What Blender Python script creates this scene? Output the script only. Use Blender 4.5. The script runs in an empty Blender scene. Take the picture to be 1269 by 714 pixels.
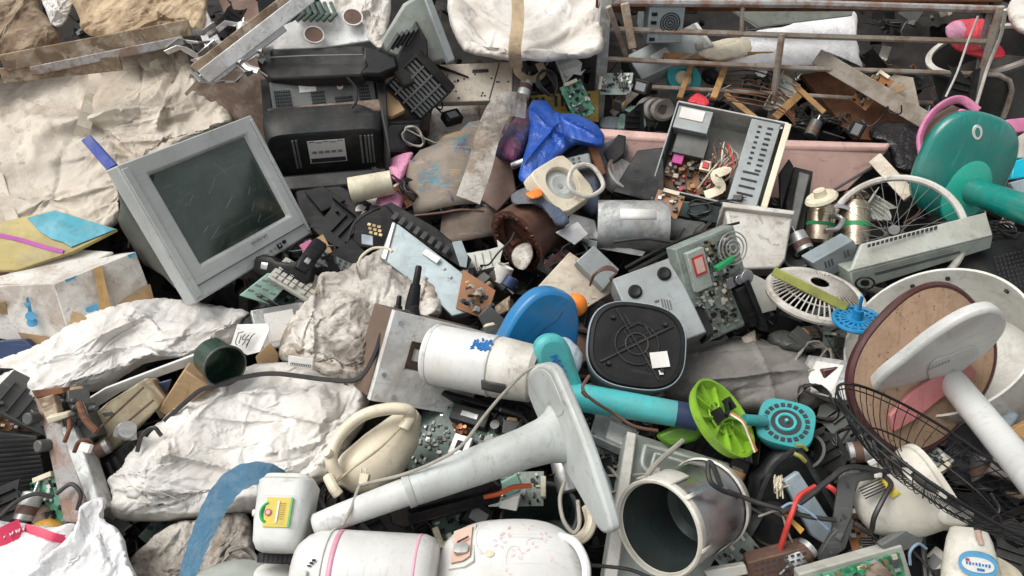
import bpy, bmesh, math, random
import numpy as np
from mathutils import Matrix, Vector
R_ = math.radians
scene = bpy.context.scene
COL = scene.collection
# ---------------------------------------------------------------- camera
FPX = 923.0
CAM = Vector((0, 0, 2.4)); PITCH = R_(35)
cd = bpy.data.cameras.new('camera'); cam = bpy.data.objects.new('camera', cd); COL.objects.link(cam)
cam.location = CAM; cam.rotation_euler = (math.pi/2 - PITCH, 0, 0)
cd.sensor_width = 36; cd.lens = 36*FPX/1269; cd.clip_start = 0.05; cd.clip_end = 400
scene.camera = cam
# ---------------------------------------------------------------- light
w = bpy.data.worlds.new('World'); scene.world = w; w.use_nodes = True
nt = w.node_tree; bg = nt.nodes['Background']
sky = nt.nodes.new('ShaderNodeTexSky'); sky.sky_type = 'NISHITA'; sky.sun_disc = False
SUN_EL, SUN_AZ = 62, -95     # azimuth from +Y clockwise: the light comes from above, the left
sky.sun_elevation = R_(SUN_EL); sky.sun_rotation = R_(SUN_AZ); sky.dust_density = 4; sky.air_density = 1
hs = nt.nodes.new('ShaderNodeHueSaturation'); hs.inputs['Saturation'].default_value = 0.12
nt.links.new(sky.outputs[0], hs.inputs['Color']); nt.links.new(hs.outputs[0], bg.inputs[0])
bg.inputs[1].default_value = 0.15
sd = bpy.data.lights.new('sun', 'SUN'); sd.energy = 1.5; sd.angle = R_(40); sd.color = (1, .955, .89)
so = bpy.data.objects.new('sun', sd); COL.objects.link(so); so.location = (0, 0, 10)
tosun = Vector((math.sin(R_(SUN_AZ))*math.cos(R_(SUN_EL)), math.cos(R_(SUN_AZ))*math.cos(R_(SUN_EL)), math.sin(R_(SUN_EL))))
so.rotation_euler = tosun.to_track_quat('Z', 'Y').to_euler()
vs = scene.view_settings; scene.display_settings.display_device = 'sRGB'
vs.view_transform = 'Standard'; vs.look = 'None'; vs.gamma = 1; vs.use_curve_mapping = False; vs.exposure = 0.24

# ---------------------------------------------------------------- placing: the mean surface of the heap is a slope
RT = Vector((1, 0, 0)); FW = Vector((0, math.cos(PITCH), -math.sin(PITCH))); UP = Vector((0, math.sin(PITCH), math.cos(PITCH)))
SL = 0.251; HN = Vector((0, -SL, 1)).normalized(); HC = HN.dot(Vector((0, 0, 0.554)))
def W(px, py, l=0.0):
    "point l metres above the heap's mean slope seen in direction px, py"
    d = FW + RT*((px-634.5)/FPX) - UP*((py-357)/FPX)
    return CAM + d*((HC + l - HN.dot(CAM))/HN.dot(d))
def K(px, py, l=0.0):
    return (W(px, py, l)-CAM).dot(FW)/FPX          # metres to one unit of angle there
def frame(o, x, y, z):
    M = Matrix.Identity(4)
    for i, a in enumerate((x, y, z)):
        for j in range(3): M[j][i] = a[j]
    M.translation = o
    return M
class Fr: pass
def DF(px, py, l, lean=(0, -1), ratio=.7, roll=0):
    "frame of a disc: z is its axis, leaning from the viewer; returns M, k"
    c = W(px, py, l); tc = (CAM-c).normalized()
    lv = RT*lean[0] - UP*lean[1]; lv = (lv - tc*lv.dot(tc)).normalized()
    t = math.acos(min(1, ratio)); z = tc*math.cos(t) + lv*math.sin(t)
    y = (lv - z*lv.dot(z)).normalized() if ratio < .999 else lv
    x = y.cross(z).normalized()
    F = Fr(); F.M = frame(c, x, y, z) @ Matrix.Rotation(R_(roll), 4, 'Z'); F.k = K(px, py, l)
    return F
def AX(a, b):
    "frame with origin a, z to b, y as far towards the viewer as it goes"
    A, B = W(*a), W(*b); z = (B-A).normalized(); tc = (CAM-(A+B)/2).normalized()
    y = (tc - z*tc.dot(z)).normalized(); x = y.cross(z)
    F = Fr(); F.M = frame(A, x, y, z); F.L = (B-A).length; F.k = (K(*a)+K(*b))/2
    return F
def on(F, px, py, z=0.0):
    "point of the plane z of frame F seen in direction px, py (local and world)"
    Mi = F.M.inverted(); a = Mi @ CAM; d = (Mi.to_3x3() @ (FW + RT*((px-634.5)/FPX) - UP*((py-357)/FPX)))
    p = a + d*((z-a.z)/d.z); return p, F.M @ p
def AXP(A, B):
    z = (B-A).normalized(); tc = (CAM-(A+B)/2).normalized(); y = (tc - z*tc.dot(z)).normalized()
    F = Fr(); F.M = frame(A, y.cross(z), y, z); F.L = (B-A).length; F.k = ((A+B)/2-CAM).dot(FW)/FPX; return F
def plate(mb, F, pts, z0, z1, n=4):
    "rounded plate lying in the plane z of frame F, its outline seen through pts"
    P_ = [on(F, a, b, z1)[0] for a, b in pts]; c = catmull([(p.x, p.y, 0) for p in P_], n, True)
    ar = sum(c[i].x*c[(i+1) % len(c)].y-c[(i+1) % len(c)].x*c[i].y for i in range(len(c)))
    if ar < 0: c = c[::-1]
    mb.prism([(p.x, p.y) for p in c], z0, z1); return mb
def rodr(v):
    th = np.linalg.norm(v)
    if th < 1e-9: return np.eye(3)
    k = v/th; Kx = np.array([[0, -k[2], k[1]], [k[2], 0, -k[0]], [-k[1], k[0], 0]])
    return np.eye(3)+math.sin(th)*Kx+(1-math.cos(th))*Kx@Kx
def Q(cs, asp, l, lean=(0, -1), tilt=35):
    "pose of a real rectangle (TL TR BR BL) of proportions asp standing l above the slope"
    cx = sum(p[0] for p in cs)/4; cy = sum(p[1] for p in cs)/4
    c = W(cx, cy, l); tc = (CAM-c).normalized()
    lv = RT*lean[0] - UP*lean[1]; lv = (lv - tc*lv.dot(tc)).normalized()
    z = tc*math.cos(R_(tilt)) + lv*math.sin(R_(tilt))
    e = RT*(cs[1][0]-cs[0][0]+cs[2][0]-cs[3][0]) - UP*(cs[1][1]-cs[0][1]+cs[2][1]-cs[3][1])
    x = (e - z*(e.dot(z))).normalized(); y = z.cross(x)
    R0 = np.array([[x[i], y[i], z[i]] for i in range(3)])
    k = K(cx, cy, l); hgt = (math.dist(cs[0], cs[3])+math.dist(cs[1], cs[2]))/2*k
    B = np.array([list(RT), list(UP), list(FW)]); C0 = np.array(c); cam0 = np.array(CAM)
    rc = (C0-cam0)
    loc = np.array([[-.5, .5], [.5, .5], [.5, -.5], [-.5, -.5]])
    tgt = np.array(cs, float)
    def proj(p):
        Rm = rodr(p[:3])@R0; h = hgt*math.exp(p[5])
        P3 = C0 + RT_n*p[3] + UP_n*p[4] + (loc[:, :1]*asp*h)*Rm[:, 0] + (loc[:, 1:]*h)*Rm[:, 1]
        q = (P3-cam0)@B.T
        uv = np.stack([634.5+FPX*q[:, 0]/q[:, 2], 357-FPX*q[:, 1]/q[:, 2]], 1)
        return np.concatenate([(uv-tgt).ravel(), 4.0*p[:3]])
    RT_n = np.array(RT); UP_n = np.array(UP)
    p = np.zeros(6); lam = 1e-2; r = proj(p)
    for it in range(60):
        J = np.stack([(proj(p+np.eye(6)[i]*1e-5)-r)/1e-5 for i in range(6)], 1)
        st = np.linalg.solve(J.T@J+lam*np.diag(np.diag(J.T@J)+1e-9), -J.T@r)
        r2 = proj(p+st)
        if r2@r2 < r@r: p = p+st; r = r2; lam *= .4
        else: lam *= 4
    Rm = rodr(p[:3])@R0; h = hgt*math.exp(p[5]); o = C0+RT_n*p[3]+UP_n*p[4]
    F = Fr(); F.M = frame(Vector(o), Vector(Rm[:, 0]), Vector(Rm[:, 1]), Vector(Rm[:, 2])); F.w = asp*h; F.h = h; F.k = k
    F.err = float(np.sqrt((r[:8]**2).mean()))
    if F.err > 9: print('Q err', [tuple(c) for c in cs], round(F.err, 1))
    return F

# ---------------------------------------------------------------- mesh builder
def catmull(pts, n=8, closed=False):
    P_ = [Vector(p) for p in pts]; N = len(P_); out = []
    rng = range(N) if closed else range(N-1)
    for i in rng:
        p0 = P_[(i-1) % N] if closed or i > 0 else P_[0]*2-P_[1]
        p1 = P_[i]; p2 = P_[(i+1) % N]
        p3 = P_[(i+2) % N] if closed or i+2 < N else P_[-1]*2-P_[-2]
        for j in range(n):
            t = j/n
            out.append(.5*((2*p1)+(p2-p0)*t+(2*p0-5*p1+4*p2-p3)*t*t+(3*p1-p0-3*p2+p3)*t**3))
    if not closed: out.append(P_[-1])
    return out
class MB:
    def __init__(s): s.v = []; s.f = []; s.mi = []; s.cur = 0; s.X = Matrix.Identity(4)
    def add(s, vs_, fs):
        o = len(s.v); s.v += [s.X @ Vector(v) for v in vs_]
        for f in fs: s.f.append([o+i for i in f]); s.mi.append(s.cur)
    def box(s, c, d, rot=None):
        x, y, z = d[0]/2, d[1]/2, d[2]/2
        vs_ = [Vector((a, b, e)) for e in (-z, z) for b in (-y, y) for a in (-x, x)]
        if rot is not None:
            Rm = rot if isinstance(rot, Matrix) else Matrix.Rotation(rot, 3, 'Z')
            vs_ = [Rm @ v for v in vs_]
        vs_ = [v+Vector(c) for v in vs_]
        s.add(vs_, [(0, 2, 3, 1), (4, 5, 7, 6), (0, 1, 5, 4), (2, 6, 7, 3), (0, 4, 6, 2), (1, 3, 7, 5)]); return s
    def loft(s, rings, n=40, c0=True, c1=True):
        "rings: (z, rx, ry, power, cx, cy)"
        vs_ = []
        for r in rings:
            z, rx = r[0], r[1]; ry = r[2] if len(r) > 2 and r[2] is not None else rx
            p = r[3] if len(r) > 3 else 2; cx = r[4] if len(r) > 4 else 0; cy = r[5] if len(r) > 5 else 0
            for i in range(n):
                a = 2*math.pi*i/n; c, q = math.cos(a), math.sin(a)
                m = (abs(c)**p+abs(q)**p)**(-1/p)
                vs_.append((cx+rx*m*c, cy+ry*m*q, z))
        fs = []
        for j in range(len(rings)-1):
            for i in range(n):
                k = (i+1) % n; fs.append((j*n+i, j*n+k, (j+1)*n+k, (j+1)*n+i))
        if c0: fs.append(tuple(range(n))[::-1])
        if c1: fs.append(tuple((len(rings)-1)*n+i for i in range(n)))
        s.add(vs_, fs); return s
    def cyl(s, a, b, r, r2=None, n=20):
        a, b = Vector(a), Vector(b); X0 = s.X; q = (b-a).to_track_quat('Z', 'Y').to_matrix().to_4x4()
        s.X = X0 @ Matrix.Translation(a) @ q; s.loft([(0, r), ((b-a).length, r if r2 is None else r2)], n); s.X = X0; return s
    def tube(s, path, r, n=7, closed=False, flat=1.0):
        P_ = [Vector(p) for p in path]; N = len(P_); vs_ = []; up = None
        for i, p in enumerate(P_):
            t = (P_[(i+1) % N]-P_[i-1]) if closed or 0 < i < N-1 else (P_[1]-P_[0] if i == 0 else P_[-1]-P_[-2])
            t = t.normalized() if t.length > 1e-9 else Vector((0, 0, 1))
            if up is None: up = t.orthogonal().normalized()
            up = (up - t*up.dot(t)).normalized(); sd_ = t.cross(up)
            rr = r[i] if isinstance(r, (list, tuple)) else r
            for j in range(n):
                a = 2*math.pi*j/n; vs_.append(p+up*math.cos(a)*rr*flat+sd_*math.sin(a)*rr)
        fs = []
        for i in range(N if closed else N-1):
            for j in range(n):
                k = (j+1) % n; m = (i+1) % N; fs.append((i*n+j, i*n+k, m*n+k, m*n+j))
        if not closed: fs += [tuple(range(n))[::-1], tuple((N-1)*n+j for j in range(n))]
        s.add(vs_, fs); return s
    def prism(s, poly, z0, z1):
        n = len(poly); s.add([(p[0], p[1], z0) for p in poly]+[(p[0], p[1], z1) for p in poly],
            [tuple(range(n))[::-1], tuple(range(n, 2*n))]+[(i, (i+1) % n, n+(i+1) % n, n+i) for i in range(n)]); return s
    def slab(s, pts, th):
        "closed board from world points, extruded by th away from the viewer"
        P_ = [Vector(p) for p in pts]; c = sum(P_, Vector())/len(P_)
        nn = Vector()
        for i in range(len(P_)): nn += (P_[i]-c).cross(P_[(i+1) % len(P_)]-c)
        nn.normalize()
        if nn.dot(CAM-c) < 0: nn = -nn; P_ = P_[::-1]
        n = len(P_)
        s.add(P_+[p-nn*th for p in P_], [tuple(range(n)), tuple(range(n, 2*n))[::-1]]+[(i, n+i, n+(i+1) % n, (i+1) % n) for i in range(n)]); return s
    def ribbon(s, path, wd, up, th=.003, wob=0, seed=1):
        rr = random.Random(seed); P_ = [Vector(p) for p in path]; N = len(P_); vs_ = []
        for i, p in enumerate(P_):
            t = (P_[min(N-1, i+1)]-P_[max(0, i-1)]).normalized(); u = (up - t*up.dot(t)).normalized(); sd_ = t.cross(u)
            wv = (wd[i] if isinstance(wd, (list, tuple)) else wd)/2; n1 = rr.uniform(-wob, wob); n2 = rr.uniform(-wob, wob)
            vs_ += [p+sd_*wv+u*n1, p+u*(n1+n2)*.5+u*wob*.6, p-sd_*wv+u*n2, p-sd_*wv+u*(n2-th), p-u*th, p+sd_*wv+u*(n1-th)]
        fs = []
        for i in range(N-1):
            for j in range(6): k = (j+1) % 6; fs.append((i*6+j, i*6+k, i*6+6+k, i*6+6+j))
        fs += [tuple(range(6))[::-1], tuple((N-1)*6+j for j in range(6))]
        s.add(vs_, fs); return s
    def sheet(s, rows, closed_u=False):
        h, wv = len(rows), len(rows[0]); fs = []
        for j in range(h-1):
            for i in range(wv if closed_u else wv-1):
                k = (i+1) % wv; fs.append((j*wv+i, j*wv+k, (j+1)*wv+k, (j+1)*wv+i))
        s.add([v for r in rows for v in r], fs); return s
def mesh_of(name, mb, mats, inv=None, ctr=False, smooth=35):
    vs_ = mb.v
    if inv is not None: vs_ = [inv @ v for v in vs_]
    c = Vector()
    if ctr:
        A = np.array([tuple(v) for v in vs_]); c = Vector(((A[:, 0].min()+A[:, 0].max())/2, (A[:, 1].min()+A[:, 1].max())/2, A[:, 2].min()))
        vs_ = [v-c for v in vs_]
    me = bpy.data.meshes.new(name); me.from_pydata([tuple(v) for v in vs_], [], mb.f)
    for m in (mats if isinstance(mats, (list, tuple)) else [mats]): me.materials.append(MT(m))
    me.polygons.foreach_set('material_index', mb.mi)
    bm = bmesh.new(); bm.from_mesh(me); bmesh.ops.recalc_face_normals(bm, faces=bm.faces); bm.to_mesh(me); bm.free()
    if smooth:
        me.shade_smooth(); me.set_sharp_from_angle(angle=R_(smooth))
    me.update(); return me, c
def fin(o, bevel, solid=0):
    if solid:
        m = o.modifiers.new('thickness', 'SOLIDIFY'); m.thickness = solid; m.offset = -1
    if bevel:
        m = o.modifiers.new('bevel', 'BEVEL'); m.width = bevel; m.segments = 2; m.limit_method = 'ANGLE'; m.angle_limit = R_(40); m.harden_normals = False
def T(name, label, cat, M, group=None):
    o = bpy.data.objects.new(name, None); COL.objects.link(o); o.empty_display_size = .05
    o.matrix_world = M; o['label'] = label; o['category'] = cat
    if group: o['group'] = group
    o['_M'] = [x for r in M for x in r]
    return o
SINGLES = set('speaker_strip rib side_wall ring lower_rim catch pink_stripe button screw rivet rubber_foot foot capacitor torn_brown_patch coil cable yellow_tie dent port hole blue_print tape blue_tape copper_pipe pressed_ridge groove plate_screw roller socket yellow_label wire corner_post body_ring brown_coil seam'.split())
def pieces(mb):
    par = list(range(len(mb.v)))
    def fd(i):
        while par[i] != i: par[i] = par[par[i]]; i = par[i]
        return i
    for f in mb.f:
        a = fd(f[0])
        for i in f[1:]: par[fd(i)] = a
    gr = {}
    for n, f in enumerate(mb.f): gr.setdefault(fd(f[0]), []).append(n)
    out = []
    for g in gr.values():
        q = MB(); mp = {}
        for n in g:
            for i in mb.f[n]:
                if i not in mp: mp[i] = len(q.v); q.v.append(mb.v[i])
            q.f.append([mp[i] for i in mb.f[n]]); q.mi.append(mb.mi[n])
        out.append(q)
    return out
def P(name, mb, mats, par, bevel=0, world=False, smooth=35, solid=0, label=None):
    root = par
    while root.parent: root = root.parent
    if name in SINGLES:
        ps_ = pieces(mb)
        if 1 < len(ps_) <= 40:
            for q in ps_: r_ = P(name+'\0', q, mats, par, bevel, world, smooth, solid, label)
            return r_
    name = name.strip('\0')
    inv = None
    if world:
        m = list(root['_M']); inv = Matrix([m[i*4:i*4+4] for i in range(4)]).inverted()
    me, _ = mesh_of(name, mb, mats, inv, False, smooth)
    o = bpy.data.objects.new(name, me); COL.objects.link(o); o.parent = par; fin(o, bevel, solid)
    if label: o['label'] = label
    return o
def S(name, label, cat, mb, mats, bevel=0, group=None, smooth=35, kind=None, M=None, solid=0):
    if M is not None: mb.v = [M @ v for v in mb.v]
    me, c = mesh_of(name, mb, mats, None, True, smooth)
    o = bpy.data.objects.new(name, me); COL.objects.link(o); o.location = c; fin(o, bevel, solid)
    if label: o['label'] = label
    if cat: o['category'] = cat
    if group: o['group'] = group
    if kind: o['kind'] = kind
    o['_M'] = [x for r in Matrix.Translation(c) for x in r]
    return o
def text(mb, s_, size, M, depth=.0006):
    cu = bpy.data.curves.new('t', 'FONT'); cu.body = s_; cu.size = size; cu.extrude = depth; cu.align_x = 'CENTER'; cu.align_y = 'CENTER'; cu.resolution_u = 2
    ob = bpy.data.objects.new('t', cu); COL.objects.link(ob); dg = bpy.context.evaluated_depsgraph_get()
    me = bpy.data.meshes.new_from_object(ob.evaluated_get(dg))
    X0 = mb.X; mb.X = X0 @ M; mb.add([v.co.copy() for v in me.vertices], [tuple(p.vertices) for p in me.polygons]); mb.X = X0
    bpy.data.objects.remove(ob); bpy.data.curves.remove(cu); bpy.data.meshes.remove(me)
TR = Matrix.Translation
def RZ(d, a='Z'): return Matrix.Rotation(R_(d), 4, a)

# ---------------------------------------------------------------- materials
MATS = {}; DEFS = {}
def D(name, col, rough=.5, metal=0, dirt=.35, dcol=(.10, .075, .05), ds=7, bump=.12, bs=45, var=.12, spk=.3, c2=None, c2s=3, c2t=.5, spec=.5, coat=0, weave=0, wrinkle=0, soft=.12, scratch=0.35):
    DEFS[name] = dict(col=col, rough=rough, metal=metal, dirt=dirt, dcol=dcol, ds=ds, bump=bump, bs=bs, var=var, spk=spk, c2=c2, c2s=c2s, c2t=c2t, spec=spec, coat=coat, weave=weave, wrinkle=wrinkle, soft=soft, scratch=scratch)
def MT(name):
    if name in MATS: return MATS[name]
    d = DEFS[name]; m = bpy.data.materials.new(name); MATS[name] = m; m.use_nodes = True
    nt = m.node_tree; N = nt.nodes; L = nt.links; b = N['Principled BSDF']
    tc = N.new('ShaderNodeTexCoord'); oi = N.new('ShaderNodeObjectInfo')
    mu = N.new('ShaderNodeMath'); mu.operation = 'MULTIPLY'; mu.inputs[1].default_value = 37; L.new(oi.outputs['Random'], mu.inputs[0])
    va = N.new('ShaderNodeVectorMath'); va.operation = 'ADD'; L.new(tc.outputs['Object'], va.inputs[0]); L.new(mu.outputs[0], va.inputs[1])
    co = va.outputs[0]
    def nz(sc, det=5, rg=.6, dist=0, src=None):
        n = N.new('ShaderNodeTexNoise'); n.inputs['Scale'].default_value = sc; n.inputs['Detail'].default_value = det
        n.inputs['Roughness'].default_value = rg; n.inputs['Distortion'].default_value = dist; L.new(src or co, n.inputs['Vector']); return n.outputs['Fac']
    def mr(src, a, b_, c=0., e=1.):
        n = N.new('ShaderNodeMapRange'); n.inputs[1].default_value = a; n.inputs[2].default_value = b_; n.inputs[3].default_value = c; n.inputs[4].default_value = e
        n.interpolation_type = 'SMOOTHSTEP'; L.new(src, n.inputs[0]); return n.outputs[0]
    def mix(f, A, B):
        n = N.new('ShaderNodeMix'); n.data_type = 'RGBA'
        if isinstance(f, float): n.inputs[0].default_value = f
        else: L.new(f, n.inputs[0])
        for s_, i in ((A, 6), (B, 7)):
            if isinstance(s_, tuple): n.inputs[i].default_value = (*s_, 1)
            else: L.new(s_, n.inputs[i])
        return n.outputs[2]
    c = d['col']; v = d['var']
    col = mix(mr(nz(3.1, 3), .35, .65), tuple(x*(1-v) for x in c), tuple(min(.92, x*(1+v)) for x in c))
    if d['c2']:
        cs = d['c2'] if isinstance(d['c2'], list) else [d['c2']]
        for i, cc in enumerate(cs): col = mix(mr(nz(d['c2s']*(1+.37*i), 6, .65, .6), d['c2t']-.04+.03*i, d['c2t']+.05+.03*i), col, cc)
    big = mr(nz(d['ds'], 9, .68, .3), .5-d['soft']*.6, .5+d['soft'])
    md = N.new('ShaderNodeMath'); md.operation = 'MULTIPLY'; L.new(big, md.inputs[0]); md.inputs[1].default_value = d['dirt']
    col = mix(md.outputs[0], col, d['dcol'])
    if d['spk']:
        sp = mr(nz(70, 4, .7), .60, .68, 0, d['spk']); col = mix(sp, col, tuple(x*.6 for x in d['dcol']))
    if d['dirt'] > .14 and name not in ('crt_glass',):
        g2 = mr(nz(d['ds']*3.3, 8, .7, .8), .56, .66, 0, min(.6, d['dirt']*.9)); col = mix(g2, col, tuple(x*.8 for x in d['dcol']))
        mp0 = N.new('ShaderNodeMapping'); mp0.inputs['Rotation'].default_value = (.3, .8, .2); mp0.inputs['Scale'].default_value = (14, 3, 14); L.new(co, mp0.inputs['Vector'])
        g3 = mr(nz(1.3, 8, .75, .4, mp0.outputs[0]), .56, .68, 0, d['dirt']*.55); col = mix(g3, col, d['dcol'])
    if d['scratch'] and not d['wrinkle']:
        for k_, rot in enumerate(((.5, .2, .9), (.1, 1.3, -.6))):
            mp = N.new('ShaderNodeMapping'); mp.inputs['Rotation'].default_value = rot; mp.inputs['Scale'].default_value = (2.5, 60, 60); L.new(co, mp.inputs['Vector'])
            sc_ = mr(nz(1.6, 2, .5, .25, mp.outputs[0]), .655, .70, 0, .6*d['scratch']); g_ = sum(c)/3
            col = mix(sc_, col, tuple(min(.8, x*1.9+.05) for x in c) if g_ < .2 else tuple(x*.5 for x in c))
    L.new(col, b.inputs['Base Color'])
    L.new(mr(nz(11, 5), .3, .7, max(.04, d['rough']-.1), min(1, d['rough']+.15)), b.inputs['Roughness'])
    b.inputs['Metallic'].default_value = d['metal']; b.inputs['Specular IOR Level'].default_value = d['spec']; b.inputs['Coat Weight'].default_value = d['coat']
    b.inputs['Coat Roughness'].default_value = .15
    bp = N.new('ShaderNodeBump'); bp.inputs['Strength'].default_value = d['bump']; bp.inputs['Distance'].default_value = .004; L.new(nz(d['bs'], 6), bp.inputs['Height'])
    nrm = bp.outputs[0]
    if d['wrinkle']:
        # crumpled fabric: ridged, warped noise
        a = nz(17, 4, .5, .8); n1 = N.new('ShaderNodeMath'); n1.operation = 'SUBTRACT'; L.new(a, n1.inputs[0]); n1.inputs[1].default_value = .5
        n2 = N.new('ShaderNodeMath'); n2.operation = 'ABSOLUTE'; L.new(n1.outputs[0], n2.inputs[0])
        a2 = nz(48, 4, .6, .8); n3 = N.new('ShaderNodeMath'); n3.operation = 'SUBTRACT'; L.new(a2, n3.inputs[0]); n3.inputs[1].default_value = .5
        n4 = N.new('ShaderNodeMath'); n4.operation = 'ABSOLUTE'; L.new(n3.outputs[0], n4.inputs[0])
        n5 = N.new('ShaderNodeMath'); n5.operation = 'MULTIPLY_ADD'; L.new(n4.outputs[0], n5.inputs[0]); n5.inputs[1].default_value = .45; L.new(n2.outputs[0], n5.inputs[2])
        b2 = N.new('ShaderNodeBump'); b2.invert = True; b2.inputs['Strength'].default_value = d['wrinkle']; b2.inputs['Distance'].default_value = .018
        L.new(n5.outputs[0], b2.inputs['Height']); L.new(nrm, b2.inputs['Normal']); nrm = b2.outputs[0]
    if d['weave']:
        hs_ = []
        for ax in ('X', 'Y'):
            wv = N.new('ShaderNodeTexWave'); wv.bands_direction = ax; wv.inputs['Scale'].default_value = d['weave']; wv.inputs['Distortion'].default_value = 1.5; L.new(co, wv.inputs['Vector']); hs_.append(wv.outputs['Fac'])
        ad = N.new('ShaderNodeMath'); L.new(hs_[0], ad.inputs[0]); L.new(hs_[1], ad.inputs[1])
        b3 = N.new('ShaderNodeBump'); b3.inputs['Strength'].default_value = .35; b3.inputs['Distance'].default_value = .0015; L.new(ad.outputs[0], b3.inputs['Height']); L.new(nrm, b3.inputs['Normal']); nrm = b3.outputs[0]
    L.new(nrm, b.inputs['Normal'])
    return m
BR = (.16, .11, .07)
D('sack', (.76, .745, .71), .55, dirt=.38, dcol=(.46, .39, .31), ds=6, wrinkle=.42, weave=180, spk=.08, soft=.2)
D('sack_dirty', (.66, .62, .56), .75, dirt=.9, dcol=(.13, .10, .075), ds=5, c2=(.38, .31, .24), c2s=3, c2t=.54, wrinkle=.55, weave=180, spk=.2, soft=.16)
D('sack_clean', (.80, .80, .80), .5, dirt=.18, dcol=(.45, .42, .4), ds=5, wrinkle=.55, weave=180, spk=.03)
D('bulk', (.66, .60, .51), .75, dirt=.55, dcol=(.33, .25, .17), ds=4.5, wrinkle=.42, weave=160, spk=.2, soft=.2)
D('bulk_white', (.72, .69, .64), .7, dirt=.5, dcol=(.36, .28, .21), ds=4.5, wrinkle=.42, weave=160, spk=.1, soft=.2)
D('tan_cloth', (.50, .38, .24), .8, dirt=.6, dcol=(.22, .14, .08), wrinkle=.6, spk=.2)
D('brown_cloth', (.17, .11, .07), .85, dirt=.7, dcol=(.42, .33, .22), wrinkle=.7, ds=9)
D('grey_cloth', (.23, .22, .20), .85, dirt=.4, dcol=(.11, .10, .09), wrinkle=.35)
D('denim', (.07, .09, .13), .85, dirt=.5, dcol=(.2, .18, .16), wrinkle=.6)
D('purple_cloth', (.02, .015, .04), .6, dirt=.3, c2=[(.13, .015, .07), (.02, .02, .12)], c2s=16, c2t=.53, wrinkle=.6)
D('blue_bag', (.0, .075, .42), .4, dirt=.3, dcol=(.10, .12, .25), wrinkle=.5, spk=.1, coat=.2)
D('blue_weave', (.11, .27, .42), .8, dirt=.5, dcol=(.22, .33, .42), ds=45, weave=330, spk=.3, wrinkle=.5)
D('black_bag', (.008, .008, .009), .3, dirt=.1, dcol=(.03,.03,.03), wrinkle=1.0, coat=.2)
D('pink_film', (.60, .24, .38), .45, dirt=.25, dcol=(.5, .4, .4), wrinkle=.8)
D('red_film', (.6, .04, .06), .35, dirt=.1, wrinkle=.8)
D('white_plastic', (.70, .71, .70), .38, dirt=.32, dcol=(.33, .29, .24), ds=5, bump=.06, spk=.15, soft=.25)
D('cooker_white', (.70, .70, .68), .35, dirt=.4, dcol=(.4, .36, .3), ds=4, bump=.04, spk=.1, coat=.25, soft=.25)
D('grimy_white', (.60, .58, .53), .5, dirt=.6, dcol=(.22, .17, .12), ds=6, spk=.35, soft=.2)
D('cream', (.72, .65, .50), .38, dirt=.3, dcol=(.32, .24, .15), ds=6, bump=.06, spk=.15, soft=.2)
D('offwhite', (.66, .64, .56), .42, dirt=.35, dcol=(.3, .25, .17), ds=6, spk=.25)
D('cream_metal', (.58, .52, .42), .55, dirt=.5, dcol=(.25, .16, .10), ds=7, spk=.4)
D('yellowed', (.60, .53, .36), .5, dirt=.5, dcol=(.22, .17, .1), spk=.4)
D('fan_grey', (.47, .50, .485), .4, dirt=.5, dcol=(.25, .23, .2), ds=5, spk=.25, bump=.06, soft=.25)
D('fan_white', (.64, .65, .63), .4, dirt=.45, dcol=(.32, .3, .27), ds=5, spk=.15, bump=.05, soft=.25)
D('tv_silver', (.50, .52, .505), .4, dirt=.3, dcol=(.22, .22, .2), ds=5, spk=.15, bump=.05, soft=.25)
D('tv_hull', (.06, .063, .054), .6, dirt=.4, dcol=(.09, .085, .07))
D('crt_glass', (.018, .030, .024), .2, dirt=.75, dcol=(.085, .12, .10), ds=2.0, spk=.2, bump=.02, coat=.5, soft=.3, scratch=1)  # pale green dust also carries the glass's reflected haze as colour
D('pc_grey', (.29, .32, .32), .45, .25, dirt=.35, dcol=(.17, .15, .13), ds=6, spk=.3, bump=.05)
D('pc_blue', (.31, .37, .385), .45, .3, dirt=.35, dcol=(.16, .16, .15), ds=6, spk=.3, bump=.05)
D('pc_beige', (.50, .51, .46), .5, dirt=.35, dcol=(.22, .2, .15), spk=.3, bump=.05)
D('grey_green', (.33, .37, .33), .5, dirt=.4, dcol=(.15, .14, .11), spk=.3)
D('galv', (.44, .46, .46), .45, .6, dirt=.45, dcol=(.20, .17, .14), ds=8, c2=(.62, .63, .61), c2s=11, c2t=.5, spk=.4, bump=.1)
D('alu', (.62, .62, .62), .35, .85, dirt=.35, dcol=(.2, .16, .12), spk=.4, bump=.15)
D('steel', (.60, .60, .62), .25, 1, dirt=.2, dcol=(.2, .19, .18), spk=.1, bump=.03)
D('steel_gold', (.50, .42, .32), .28, .9, dirt=.4, dcol=(.16, .12, .08), spk=.3)
D('chrome_dark', (.55, .54, .57), .27, .95, dirt=.15, bump=.03, spk=.1)
D('dark_teal', (.07, .10, .10), .35, .5, dirt=.3, spk=.2)
D('bare_grey', (.11, .115, .11), .5, .4, dirt=.4, dcol=(.07, .06, .05), spk=.4)
D('white_metal', (.66, .67, .66), .45, dirt=.45, dcol=(.24, .19, .14), ds=8, spk=.4, bump=.06)
D('enamel', (.70, .70, .64), .3, dirt=.35, dcol=(.28, .2, .13), ds=4, spk=.3, coat=.2, bump=.05)
D('washer', (.44, .48, .44), .45, .1, dirt=.35, dcol=(.2, .18, .13), spk=.3)
D('rust', (.22, .10, .05), .85, .2, dirt=.7, dcol=(.09, .045, .03), ds=9, spk=.5, bump=.5)
D('rust_paint', (.38, .38, .37), .7, .2, dirt=.7, dcol=(.24, .10, .045), ds=13, spk=.5, bump=.4)
D('gate_paint', (.40, .36, .31), .6, .2, dirt=.65, dcol=(.24, .12, .06), ds=14, spk=.5, bump=.3)
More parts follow.
